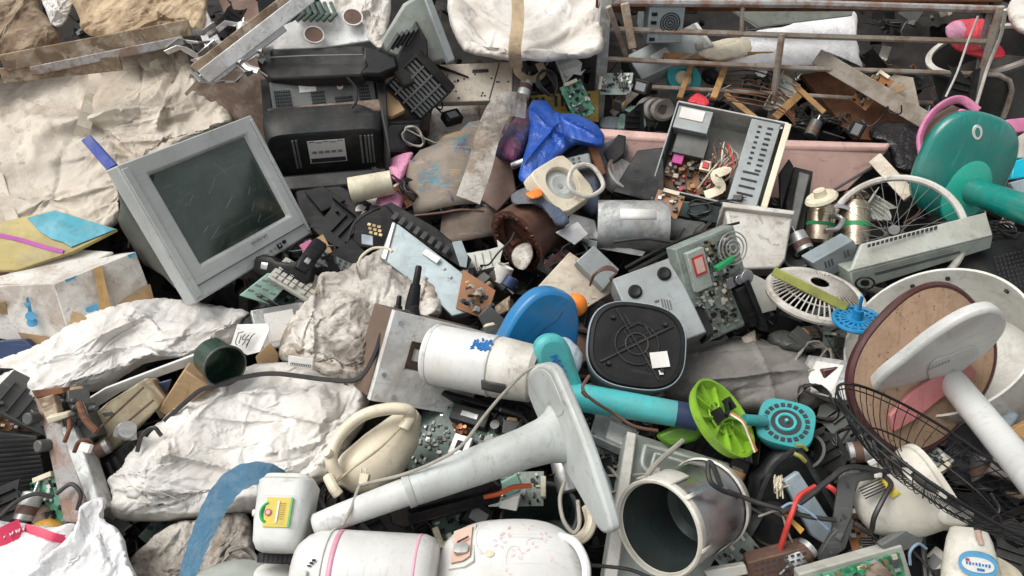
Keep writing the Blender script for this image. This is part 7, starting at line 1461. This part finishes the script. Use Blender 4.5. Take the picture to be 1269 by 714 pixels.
for lb, pts, r, m in [('red cord hanging in front of the dark shell', [(1010, 603, .28), (990, 616, .29), (980, 640, .28), (972, 664, .24), (966, 684, .2)], .006, 'cable_red'),
    ('red brown hose at the bracket top', [(1024, 601, .26), (1034, 608, .26), (1044, 620, .24)], .006, 'cable_red'),
    ('black cord running from the steel cooker to the bracket', [(900, 608, .30), (930, 620, .28), (962, 630, .28), (1000, 640, .27), (1036, 645, .27)], .0055, 'cable'),
    ('black cord rising over the bracket', [(968, 636, .28), (996, 620, .29), (1026, 596, .32), (1050, 580, .34), (1080, 582, .34), (1110, 590, .33), (1126, 610, .31), (1140, 640, .28), (1144, 680, .24), (1148, 720, .22)], .0065, 'cable'),
    ('second black cord hooped in front of the cream jug', [(1094, 588, .33), (1104, 600, .34), (1096, 616, .34), (1084, 640, .32), (1078, 660, .28), (1060, 650, .25), (1040, 644, .26)], .0055, 'cable'),
    ('thin blue wire across the grey side plate', [(968, 630, .28), (982, 624, .29), (1004, 636, .28), (1026, 656, .25)], .003, 'cable_blue'),
    ('thin pale wire along the motor can', [(940, 640, .24), (966, 634, .27), (976, 660, .24), (984, 676, .2)], .0025, 'cable_grey'),
    ('black cord looped over the steel cooker rim', [(894, 604, .36), (884, 578, .38), (878, 574, .38), (880, 596, .38), (896, 608, .36), (914, 614, .33)], .0055, 'cable'),
    ('grey braided rope over the washer panel', [(794, 600, .27), (812, 576, .28), (830, 560, .28), (846, 546, .27)], .006, 'cable_grey'),
    ('black thin wire crossing the washer panel foot', [(716, 700, .24), (750, 702, .22), (780, 706, .22), (806, 716, .22)], .004, 'cable'),
    ('thin wire over the jug to the guard', [(1066, 540, .3), (1078, 552, .32), (1090, 578, .34), (1094, 590, .33)], .004, 'cable_grey'),
    ('white and blue wire curling by the fan neck', [(1128, 700, .26), (1128, 684, .28), (1138, 674, .29), (1148, 680, .28)], .003, 'cable_blue')]:
    cable('loose_cable', lb, pts, r, m, 'cords around the steel bracket')
mb = MB(); mb.slab([W(1076, 572, .355), W(1090, 566, .36), W(1092, 572, .355), W(1080, 578, .35)], .01); mb.slab([W(1086, 588, .345), W(1094, 586, .345), W(1094, 592, .34), W(1086, 593, .34)], .01); S('cable_clip', 'small white cable clips at the bracket top', 'clip', mb, 'paper', bevel=.002)
t = T('steel_bracket', 'folded grey steel bracket standing above the green circuit board', 'bracket', TR(W(1050, 640, .1)))
mb = MB(); mb.slab([W(1040, 590, .31), W(1092, 582, .34), W(1092, 592, .32), (W(1062, 598, .31)), W(1056, 640, .27), W(1042, 672, .24), (W(1030, 664, .24))], .012); P('arm', mb, 'bare_grey', t, .002, True)
mb = MB(); mb.slab([W(1030, 664, .245), W(1056, 640, .265), W(1058, 650, .26), W(1048, 680, .22), W(1022, 700, .2), W(1012, 692, .2)], .015); P('foot', mb, 'bare_grey', t, .002, True)
mb = MB(); [mb.cyl(W(x, y, l), W(x, y, l+.004), .004, n=10) for x, y, l in ((1050, 600, .31), (1046, 640, .27), (1018, 688, .205), (1024, 694, .2), (1030, 684, .23))]; P('hole', mb, 'ink', t, 0, True)
mb = MB(); mb.slab([W(1092, 676, .27), W(1132, 652, .29), W(1148, 658, .28), W(1142, 676, .26), W(1100, 690, .25)], .02); P('lower_flange', mb, 'tvback_panel', t, .002, True)
F = AX((1082, 634, .25), (1148, 604, .28)); k = F.k*1.08; L = F.L
t = T('cream_motor', 'cream plastic fan motor housing with a yellow label', 'motor housing', F.M)
mb = MB(); mb.loft([(-.03, 8*k), (-.02, 22*k), (.01, 34*k), (L*.35, 44*k, 42*k, 2.6), (L*.95, 48*k, 44*k, 3), (L*.97, 50*k, 46*k, 3), (L*1.06, 50*k, 46*k, 3), (L*1.08, 44*k, 40*k, 3)], 56); P('housing', mb, 'offwhite', t, smooth=40)
mb = MB(); onw = lambda a0, a1, z0, z1, r: mb.sheet([[(math.sin(a)*r, math.cos(a)*r, z) for a in np.linspace(a0, a1, 6)] for z in (z0, z1)])
onw(.1, .8, L*.18, L*.5, 42*k); lb2 = P('yellow_label', mb, 'yellow', t, solid=.0008); mb = MB(); [mb.box((15*k+i*3*k, 40*k, -.0), (1.4*k, .004, .05)) for i in range(5)]; P('bar_print', mb, 'ink', lb2)
t = T('fan_joint', 'cream plastic tilting joint and neck with a blue oval emblem', 'fan neck', TR(W(1200, 680, .1)))
mb = MB(); mb.slab([W(1166, 634, .34), W(1182, 618, .36), (W(1212, 636, .35)), W(1208, 648, .33), W(1194, 658, .32), W(1166, 650, .33)], .07); P('tilt_block', mb, 'offwhite', t, .012, True)
F = AX((1206, 760, .28), (1200, 654, .34)); k = F.k; mb = MB(); mb.X = F.M; mb.loft([(0, 36*k, 22*k, 3), (F.L*.5, 32*k, 20*k, 3), (F.L*.85, 25*k, 17*k, 3), (F.L*.98, 20*k, 13*k, 3), (F.L, 16*k, 10*k, 3)], 48); P('neck', mb, 'offwhite', t, 0, True, 50)
mb = MB(); mb.slab([W(1210, 654, .37), W(1216, 652, .37), W(1220, 672, .355), W(1215, 678, .35)], .012); P('slot', mb, 'ink', t, .003, True)
mb = MB(); mb.tube([W(1211, 658, .374), W(1216, 674, .36)], .006, 8); P('lever', mb, 'peach', t, 0, True)
F = DF(1212, 700, .355, (0, 1), .98); k = F.k; mb = MB(); mb.X = F.M; mb.loft([(-.012, 21*k, 15*k, 2.2), (.002, 21*k, 15*k, 2.2)], 40); em = P('emblem', mb, 'sky_print', t, 0, True)
mb = MB(); mb.X = F.M; mb.loft([(.0, 17*k, 9*k, 2.2), (.004, 17*k, 9*k, 2.2)], 36); mb.cur = 1; [mb.box((-12*k+i*3.4*k, -1*k, .0045), (2*k, 4*k-(i % 3)*.8*k, .002)) for i in range(8)]; mb.box((-3*k, 5*k, .0045), (8*k, 3*k, .002)); mb.cur = 2; mb.box((11*k, -5*k, .0045), (4*k, 3*k, .002)); P('emblem_print', mb, ['paper', 'ink_blue', 'red'], em, 0, True)
F = DF(1190, 716, .18, (-.2, -1), .5); k = F.k; mb = MB(); mb.X = F.M; mb.loft([(-.04, 60*k), (0, 66*k), (.01, 60*k), (.02, 20*k), (.02, 1*k)], 48); S('round_plate', 'cream round foot plate under the fan neck in the corner', 'plate', mb, 'cream')
mb = MB(); mb.slab([W(990, 712, .24), W(1118, 676, .27), W(1138, 740, .2), W(990, 760, .16)], .03)
t = T('circuit_box', 'grey metal box with an open green circuit board at the bottom edge', 'electronics box', TR(W(1060, 710, .1))); P('box', mb, 'pc_beige', t, .003, True)
F = Q([(1012, 714), (1112, 684), (1130, 734), (1020, 762)], 2.0, .262, (0, 1), 10); MM = ['pcb', 'galv', 'ivory', 'pcb', 'gold', 'green', 'bare_grey', 'mint']
mb = MB(); mb.X = F.M; mb.box((0, 0, .0), (F.w, F.h, .006)); populate(mb, -F.w*.46, -F.h*.45, F.w*.46, F.h*.45, .003, 120, 31, len(MM), smax=.014, hmax=.01); P('circuit_board', mb, MM, t, 0, True)
mb = MB(); mb.X = F.M; mb.cyl((F.w*.12, F.h*.1, 0), (F.w*.12, F.h*.1, .03), .02, n=20); mb.cyl((F.w*.2, F.h*.3, 0), (F.w*.2, F.h*.3, .03), .014, n=20); P('brown_coil', mb, 'dust_brown', t, .001, True)
t = T('perforated_box', 'brown perforated metal box beside the green circuit board', 'metal box', TR(W(970, 700, .1)))
mb = MB(); mb.slab([W(926, 698, .2), W(1000, 678, .23), (W(1012, 704, .2)), W(1000, 740, .14), W(926, 740, .12)], .04); P('box', mb, 'brown_metal', t, .003, True)
mb = MB(); [mb.slab([W(x, y, .228-.0005*(j*8)), W(x+4, y-1, .228-.0005*(j*8)), W(x+4.4, y+1.4, .226-.0005*(j*8)), W(x+.4, y+2.4, .226-.0005*(j*8))], .003) for i in range(9) for j in range(4) for x, y in [(936+i*7.4, 700+j*7-i*1.9)]]; P('holes', mb, 'ink', t, 0, True)
mb = MB(); mb.slab([W(872, 708, .2), W(924, 700, .22), W(928, 712, .2), W(880, 722, .19)], .02); S('white_strip', 'pale painted strip butting against the brown perforated box', 'strip', mb, 'enamel', bevel=.003)
# odd small things filling the middle
for nm, lb, a, b, r, m, cat in [
    ('plastic_bung', 'orange brown plastic end beside the steel cooker', (908, 600, .2), (916, 584, .22), 9, 'wood_orange', 'plastic piece'),
    ('glass_jar', 'white rimmed cup lying under the burnt bucket', (618, 350, .08), (626, 330, .12), 12, 'paper', 'cup'),
    ('bottle_top', 'dark blue plastic cap under the burnt bucket', (628, 356, .13), (636, 344, .15), 9, 'navy', 'cap'),
    ('steel_pipe', 'short steel pipe end under the blue bag', (634, 206, .22), (650, 200, .24), 5, 'steel', 'pipe')]:
    F = AX(a, b); mb = MB(); mb.X = F.M; k = F.k; mb.loft([(0, r*k*.8), (.004, r*k), (F.L, r*k*.95), (F.L, r*k*.75), (F.L*.6, r*k*.7)], 24); S(nm, lb, cat, mb, m)
for lb, ps, m, th in [('white drilled metal scrap under the crumpled galvanised bracket', [(688, 288, .18), (716, 274, .2), (730, 290, .18), (712, 304, .16)], 'alu', .004),
    ('red plastic tray under the burnt bucket', [(668, 330, .12), (700, 306, .14), (716, 320, .12), (684, 350, .09)], 'maroon', .02),
    ('dark strip between blue stand and wooden scrap', [(630, 372, .17), (636, 370, .17), (640, 402, .14), (633, 404, .14)], 'black', .01),
    ('orange brown board corner behind the blue stand', [(612, 380, .14), (632, 366, .16), (632, 384, .14), (616, 392, .13)], 'wood', .01),
    ('flat dark plate below the white metal box', [(440, 500, .06), (470, 476, .1), (480, 500, .07), (456, 520, .04)], 'veneer', .02)]:
    board('scrap_piece', lb, 'scrap', ps, th, m, .003)
for i, (lb, pts) in enumerate([('black cord below the open computer case', [(760, 300, .2), (800, 296, .21), (850, 300, .2), (880, 276, .2)]), ('black cord over the black telephone', [(430, 300, .2), (440, 276, .22), (460, 262, .22), (470, 258, .2)]), ('black cord in front of the cooker base handle', [(620, 508, .25), (650, 520, .2), (660, 548, .18)]), ('black cord across the connector panel', [(430, 96, .34), (440, 108, .31), (442, 124, .28), (436, 134, .26)])]):
    cable('loose_cable', lb, pts, .005, 'cable', 'black cords')
# ================================================================ small scrap lying in the gaps, each thing built and placed on its own
LAND = [('the silver television', 260, 260), ('the black television', 400, 170), ('the open beige computer', 890, 190), ('the burnt bucket', 650, 290), ('the steel drum', 560, 215), ('the mottled cylinder', 785, 280),
 ('the computer chassis', 850, 360), ('the upturned cooker', 788, 427), ('the bright blue stand', 668, 395), ('the turquoise tube', 770, 495), ('the lime cover', 896, 518), ('the turquoise housing', 975, 523),
 ('the steel cooker', 840, 640), ('the flowered cooker', 632, 690), ('the pink striped cooker', 450, 690), ('the yellow labelled housing', 345, 640), ('the long grey stand', 540, 600), ('the cream kettle', 455, 560),
 ('the white metal cover', 530, 450), ('the dirt streaked sack', 440, 400), ('the plump sack', 300, 550), ('the long white sack', 150, 430), ('the cream case', 155, 515), ('the rusted channel', 85, 570),
 ('the white neck-up bag', 110, 680), ('the canvas cloth', 240, 680), ('the dark red lid', 1130, 450), ('the white enamel drum', 1160, 380), ('the grey beige case', 1140, 310), ('the filter bottles', 1040, 280),
 ('the bicycle wheel', 1110, 260), ('the teal stand', 1200, 210), ('the pink tub', 1000, 200), ('the rusty cage', 1000, 90), ('the white bulk bag', 650, 40), ('the beige bulk bag', 120, 170), ('the dented white sheet', 390, 35),
 ('the black wire guard', 1200, 580), ('the cream motor', 1120, 620), ('the steel bracket', 1060, 640), ('the grey cloth', 930, 465), ('the blue equipment cover', 540, 330), ('the slatted basket', 520, 110), ('the washer cover', 800, 560), ('the dark bucket', 1220, 90), ('the cardboard box', 80, 370)]
def part_specs(kind, rg):
    "returns [(part name, MB, mats, bevel)] lying flat in x,y, z up"
    s_ = rg.uniform(.8, 1.25); out = []
    if kind == 'circuit_board':
        a, b = .11*s_, .075*s_; MM = [rg.choice(['pcb', 'pcb_dark', 'pcb_brown', 'pcb_grey']), 'black', 'galv', 'ivory', 'bare_grey', 'bare_grey', 'black']
        mb = MB(); mb.box((0, 0, 0), (a, b, .002)); populate(mb, -a*.46, -b*.44, a*.46, b*.44, .001, 34, rg.randrange(9999), len(MM), .004, .014, .012); out.append(('board', mb, MM, 0))
        mb = MB(); mb.box((a*.5, 0, .006), (.012, b*.6, .012)); out.append(('connector', mb, 'ivory', .001))
        mb = MB(); mb.box((-a*.25, b*.1, .008), (.028, .022, .014)); [mb.box((-a*.25-.012+.006*i, b*.1, .018), (.002, .022, .008)) for i in range(5)]; out.append(('heat_sink', mb, 'bare_grey', 0))
    elif kind == 'disk_drive':
        a, b = .10*s_, .14*s_; mb = MB(); mb.box((0, 0, 0), (a, b, .026)); out.append(('case', mb, 'galv', .002)); mb = MB(); mb.box((0, .01, .0137), (a*.72, b*.5, .001)); out.append(('sticker', mb, 'paper', 0))
        mb = MB(); mb.box((0, -b*.5, 0), (a*.6, .006, .012)); out.append(('connector', mb, 'black', 0)); mb = MB(); [mb.cyl((x*a*.44, y*b*.45, .012), (x*a*.44, y*b*.45, .0145), .0035, n=8) for x in (-1, 1) for y in (-1, 1)]; out.append(('screw', mb, 'steel', 0))
    elif kind == 'remote_control':
        mb = MB(); mb.box((0, 0, 0), (.05, .17*s_, .018)); out.append(('body', mb, rg.choice(['black', 'bare_grey', 'pc_grey']), .006)); mb = MB(); [mb.box((-.014+.014*i, -.05+.018*j, .0095), (.008, .008, .004)) for i in range(3) for j in range(6)]; out.append(('keys', mb, rg.choice(['grimy_white', 'bare_grey']), .001))
    elif kind == 'power_adapter':
        mb = MB(); mb.box((0, 0, 0), (.07*s_, .05, .035)); out.append(('body', mb, rg.choice(['black', 'grimy_white', 'black']), .004)); mb = MB(); pts = [Vector((.035, 0, 0))]
        for i in range(6): pts.append(pts[-1]+Vector((rg.uniform(-.02, .05), rg.uniform(-.05, .05), rg.uniform(-.004, .02))))
        mb.tube(catmull(pts, 5), .0028, 6); out.append(('cord', mb, 'cable', 0)); mb = MB(); mb.box((0, 0, .0178), (.04, .028, .0008)); out.append(('sticker', mb, 'grey_ink', 0))
    elif kind == 'computer_fan':
        w_ = .085*s_; mb = MB(); h_ = w_/2; N_ = 32; ci = [(math.cos(a), math.sin(a)) for a in [2*math.pi*i/N_ for i in range(N_)]]
        mb.sheet([[(sq(c, 12)[0]*h_, sq(c, 12)[1]*h_, -.012) for c in ci], [(sq(c, 12)[0]*h_, sq(c, 12)[1]*h_, .012) for c in ci], [(c[0]*h_*.9, c[1]*h_*.9, .012) for c in ci], [(c[0]*h_*.9, c[1]*h_*.9, -.012) for c in ci], [(sq(c, 12)[0]*h_, sq(c, 12)[1]*h_, -.012) for c in ci]], True); out.append(('frame', mb, 'black', 0))
        for i in range(7): a = i*.898; mb = MB(); mb.add([(math.cos(a)*.014, math.sin(a)*.014, .008), (math.cos(a+.5)*h_*.85, math.sin(a+.5)*h_*.85, .008), (math.cos(a+.95)*h_*.85, math.sin(a+.95)*h_*.85, -.006), (math.cos(a+.6)*.014, math.sin(a+.6)*.014, -.006)], [(0, 1, 2, 3)]); out.append(('blade', mb, 'tvback_panel', 0))
        mb = MB(); mb.cyl((0, 0, -.01), (0, 0, .011), .017); out.append(('hub', mb, rg.choice(['black', 'grimy_white']), .001))
    elif kind == 'broken_casing':
        m = rg.choice(['black', 'black_dusty', 'pc_beige', 'black', 'bare_grey', 'black_dusty', 'tvback']); a, b = .15*s_, .10*s_; mb = MB(); n_ = 7
        edge = [(a*(i/n_-.5), -b/2) for i in range(n_+1)]+[(a/2-rg.uniform(0, .04), b*(j/4-.5)) for j in range(1, 5)]+[(-a/2+a*.8*(1-i/4)+rg.uniform(-.01, .01), b/2-rg.uniform(0, .03)) for i in range(5)]
        mb.prism(edge, -.0015, .0015); out.append(('shell', mb, m, 0)); mb = MB(); mb.box((0, -b/2, .016), (a, .003, .032)); out.append(('side', mb, m, .001))
        mb = MB(); [mb.box((-a*.35+i*a*.16, -b*.1, .006), (.003, b*.6, .010)) for i in range(4)]; [mb.cyl((x*a*.3, -b*.3, 0), (x*a*.3, -b*.3, .018), .005, n=10) for x in (-1, 1)]; out.append(('ribs', mb, m, 0))
    elif kind == 'small_motor':
        r = .024*s_; X = RZ(90, 'Y'); mb = MB(); mb.X = X; mb.loft([(-.035, r*.6), (-.032, r), (.03, r), (.034, r*.6)], 28); out.append(('can', mb, rg.choice(['galv', 'bare_grey', 'galv']), 0)); mb = MB(); mb.X = X; mb.cyl((0, 0, .03), (0, 0, .06), .004); out.append(('shaft', mb, 'steel', 0))
        mb = MB(); mb.X = X; mb.loft([(-.02, r*1.03), (.0, r*1.03)], 24); out.append(('winding', mb, 'brown_metal', 0))
    elif kind == 'cable_coil':
        m = rg.choice(['cable', 'cable', 'cable_grey', 'cable']); mb = MB(); pts = []
        for i in range(52): a = i*.55; r = .045*s_*(1+.14*math.sin(i*1.7)); pts.append((math.cos(a)*r, math.sin(a)*r*.75, .004*math.sin(i*2.3)+.0005*i))
        pts += [(.07, .03, .02), (.10, .05, .0)]; mb.tube(catmull(pts, 2), .003, 6); out.append(('cord', mb, m, 0)); mb = MB(); mb.box((.11, .055, 0), (.03, .018, .014)); [mb.box((.13, .05+.01*i, 0), (.014, .002, .004)) for i in range(2)]; out.append(('plug', mb, m, .002))
    elif kind == 'keyboard_piece':
        mb = MB(); mb.box((0, 0, 0), (.17*s_, .10, .014)); out.append(('tray', mb, 'pc_beige' if rg.random() < .5 else 'black', .003)); mb = MB(); [mb.box((-.07*s_+i*.0175*s_, -.036+j*.018, .011), (.013*s_, .014, .008)) for i in range(9) for j in range(5) if rg.random() > .12]; out.append(('keys', mb, rg.choice(['black', 'grimy_white']), .001))
    elif kind == 'speaker_cone':
        mb = MB(); mb.loft([(-.02, .018), (-.015, .025), (0, .045*s_), (.003, .045*s_), (.003, .038*s_)], 30, c1=False); out.append(('basket', mb, 'bare_grey', 0)); mb = MB(); mb.loft([(.003, .038*s_), (-.01, .014), (-.004, .008), (-.003, .001)], 28, c0=False); out.append(('cone', mb, 'black', 0))
    elif kind == 'drink_can':
        X = RZ(90, 'Y'); mb = MB(); mb.X = X; mb.loft([(-.05, .024), (-.045, .030), (.04, .030), (.05, .024), (.048, .022)], 28); out.append(('body', mb, rg.choice(['red', 'green', 'alu']), 0)); mb = MB(); mb.X = X; mb.loft([(.048, .024), (.052, .025), (.052, .023)], 24); out.append(('rim', mb, 'alu', 0))
    elif kind == 'transformer':
        mb = MB(); mb.box((0, 0, 0), (.05*s_, .04*s_, .045)); out.append(('core', mb, 'bare_grey', .002)); mb = MB(); mb.box((0, 0, 0), (.03, .06*s_, .03)); out.append(('winding', mb, rg.choice(['copper', 'yellowed', 'card']), .006)); mb = MB(); [mb.tube(catmull([(0, .03, .01*i), (.02, .05, .01*i), (.03+.01*i, .07, 0)], 4), .0015, 5) for i in range(3)]; out.append(('lead', mb, 'cable_brown', 0))
    return out
CATS = dict(circuit_board='circuit board', disk_drive='disk drive', remote_control='remote control', power_adapter='power adapter', computer_fan='fan', broken_casing='casing', small_motor='motor', cable_coil='cable', keyboard_piece='keyboard', speaker_cone='speaker', drink_can='can', transformer='transformer')
ADJ = dict(pcb='green', pcb_dark='dark green', pcb_brown='brown', pcb_grey='grey green', black='black', black_dusty='dusty black', bare_grey='dark grey', pc_grey='grey', pc_beige='beige grey', grimy_white='dirty white', tvback='dull black', galv='dull metal', cable='black', cable_grey='light grey', red='red', green='green', alu='plain metal')
KN = dict(circuit_board='circuit board', disk_drive='disk drive with a pale sticker', remote_control='remote control', power_adapter='power adapter with its cord', computer_fan='square cooling fan', broken_casing='broken plastic casing', small_motor='small motor', cable_coil='coil of cable with a plug', keyboard_piece='keyboard fragment', speaker_cone='loose speaker cone', drink_can='drink can', transformer='wound transformer')
SPOTS = [(335, 402, .09, 'broken_casing'), (352, 372, .10, 'circuit_board'), (398, 330, .12, 'power_adapter'), (412, 348, .10, 'broken_casing'), (424, 286, .12, 'broken_casing'), (508, 238, .12, 'cable_coil'), (600, 320, .08, 'broken_casing'), (618, 348, .09, 'small_motor'),
 (600, 352, .1, 'transformer'), (575, 345, .1, 'power_adapter'), (742, 388, .10, 'broken_casing'), (712, 312, .13, 'cable_coil'), (690, 330, .11, 'computer_fan'), (764, 300, .12, 'power_adapter'), (722, 236, .14, 'transformer'), (706, 256, .13, 'broken_casing'),
 (824, 262, .15, 'circuit_board'), (868, 262, .12, 'cable_coil'), (988, 316, .08, 'speaker_cone'), (992, 300, .1, 'small_motor'), (1090, 262, .08, 'broken_casing'), (1076, 290, .09, 'cable_coil'), (946, 392, .08, 'computer_fan'), (910, 404, .1, 'power_adapter'),
 (990, 420, .08, 'transformer'), (1008, 448, .07, 'cable_coil'), (1034, 434, .09, 'circuit_board'), (1040, 408, .1, 'broken_casing'), (924, 572, .12, 'transformer'), (886, 562, .12, 'broken_casing'), (915, 590, .12, 'power_adapter'), (738, 572, .13, 'circuit_board'), (752, 600, .12, 'cable_coil'), (728, 604, .12, 'broken_casing'),
 (742, 500, .14, 'broken_casing'), (760, 524, .12, 'power_adapter'), (716, 510, .12, 'circuit_board'), (640, 606, .15, 'circuit_board'), (590, 640, .18, 'power_adapter'), (570, 656, .16, 'circuit_board'), (540, 660, .14, 'broken_casing'), (526, 676, .14, 'cable_coil'), (460, 634, .12, 'broken_casing'), (446, 490, .12, 'power_adapter'),
 (456, 512, .08, 'broken_casing'), (616, 510, .14, 'broken_casing'), (634, 530, .15, 'transformer'), (392, 612, .12, 'broken_casing'), (388, 640, .14, 'cable_coil'), (398, 596, .12, 'circuit_board'), (196, 632, .03, 'broken_casing'), (212, 652, .05, 'circuit_board'), (300, 700, .14, 'cable_coil'),
 (36, 628, .13, 'small_motor'), (62, 624, .12, 'circuit_board'), (14, 636, .13, 'broken_casing'), (104, 636, .1, 'power_adapter'), (118, 560, .16, 'small_motor'), (96, 494, .22, 'transformer'), (14, 470, .10, 'broken_casing'), (40, 500, .14, 'broken_casing'), (20, 518, .13, 'circuit_board'),
 (1028, 560, .12, 'broken_casing'), (1046, 548, .12, 'cable_coil'), (1068, 560, .13, 'small_motor'), (1010, 500, .08, 'cable_coil'), (1040, 520, .08, 'broken_casing'), (906, 640, .14, 'broken_casing'), (912, 684, .15, 'circuit_board'), (1072, 664, .2, 'circuit_board'), (1100, 668, .2, 'cable_coil'), (1160, 704, .2, 'power_adapter'),
 (1146, 690, .2, 'broken_casing'), (1244, 690, .15, 'broken_casing'), (1150, 566, .15, 'circuit_board'), (1236, 620, .2, 'broken_casing'), (1218, 590, .2, 'small_motor'), (1236, 500, .1, 'cable_coil'), (1260, 470, .1, 'broken_casing'), (336, 22, .34, 'broken_casing'), (300, 40, .34, 'small_motor'), (284, 20, .32, 'broken_casing'),
 (548, 106, .20, 'broken_casing'), (560, 146, .12, 'power_adapter'), (512, 170, .14, 'cable_coil'), (600, 100, .2, 'circuit_board'), (650, 112, .22, 'small_motor'), (676, 104, .24, 'cable_coil'), (706, 78, .28, 'broken_casing'), (716, 124, .2, 'circuit_board'),  (764, 104, .22, 'circuit_board'), (780, 150, .12, 'broken_casing'), (768, 128, .15, 'transformer'), (796, 108, .22, 'power_adapter'), (880, 96, .12, 'speaker_cone'), (936, 110, .10, 'computer_fan'), (972, 120, .1, 'broken_casing'), (1080, 112, .15, 'circuit_board'),
 (1120, 100, .14, 'broken_casing'), (1186, 110, .18, 'broken_casing'), (1008, 160, .08, 'small_motor'), (1062, 160, .1, 'power_adapter'), (1240, 290, .16, 'cable_coil'), (1100, 420, .2, 'circuit_board'), (494, 246, .1, 'circuit_board'), (420, 330, .11, 'remote_control'),
 (1000, 560, .2, 'speaker_cone'), (608, 412, .2, 'transformer'), (376, 352, .14, 'keyboard_piece'), (352, 404, .10, 'disk_drive'), (322, 404, .1, 'cable_coil'), (470, 268, .12, 'computer_fan'), (1028, 470, .1, 'disk_drive'),
 (230, 640, .07, 'small_motor'), (150, 630, .04, 'disk_drive'), (90, 600, .12, 'speaker_cone'), (1052, 594, .18, 'transformer'), (990, 690, .2, 'small_motor'), (960, 560, .15, 'broken_casing'), (700, 584, .14, 'drink_can'), (760, 540, .15, 'disk_drive'), (840, 290, .14, 'broken_casing'), (700, 206, .2, 'remote_control')]
used_lb = set()
for n_, (px, py, l, kind) in enumerate(SPOTS):
    rg = random.Random(1000+n_*7); tc = (CAM-W(px, py, l)).normalized()
    z = (HN*.5+tc*.5+Vector((rg.uniform(-.5, .5), rg.uniform(-.5, .5), rg.uniform(-.3, .3)))).normalized(); x = z.orthogonal().normalized(); M = frame(W(px, py, l), x, z.cross(x), z) @ RZ(rg.uniform(0, 360))
    sp = part_specs(kind, rg); m0 = sp[0][2]; m0 = m0[0] if isinstance(m0, list) else m0; adj = ADJ.get(m0, '')
    ls = sorted(LAND, key=lambda q: (q[1]-px)**2+(q[2]-py)**2); lb = None
    for a in ls[:3]:
        dx, dy = px-a[1], py-a[2]; side = ('above' if dy < 0 else 'below') if abs(dy) > abs(dx) else 'beside'
        t1 = ' '.join((f'{adj} {KN[kind]} {side} {a[0]}').split())
        if t1 not in used_lb: lb = t1; break
    if lb is None:
        lb = ' '.join(f'{adj} {KN[kind]} between {ls[0][0]} and {ls[1][0]}'.split())
    if lb in used_lb: continue
    used_lb.add(lb); t = T(kind, lb, CATS[kind], M, 'small electrical scrap in the gaps')
    for nm, mb, mats, bv in sp: P(nm, mb, mats, t, bv)
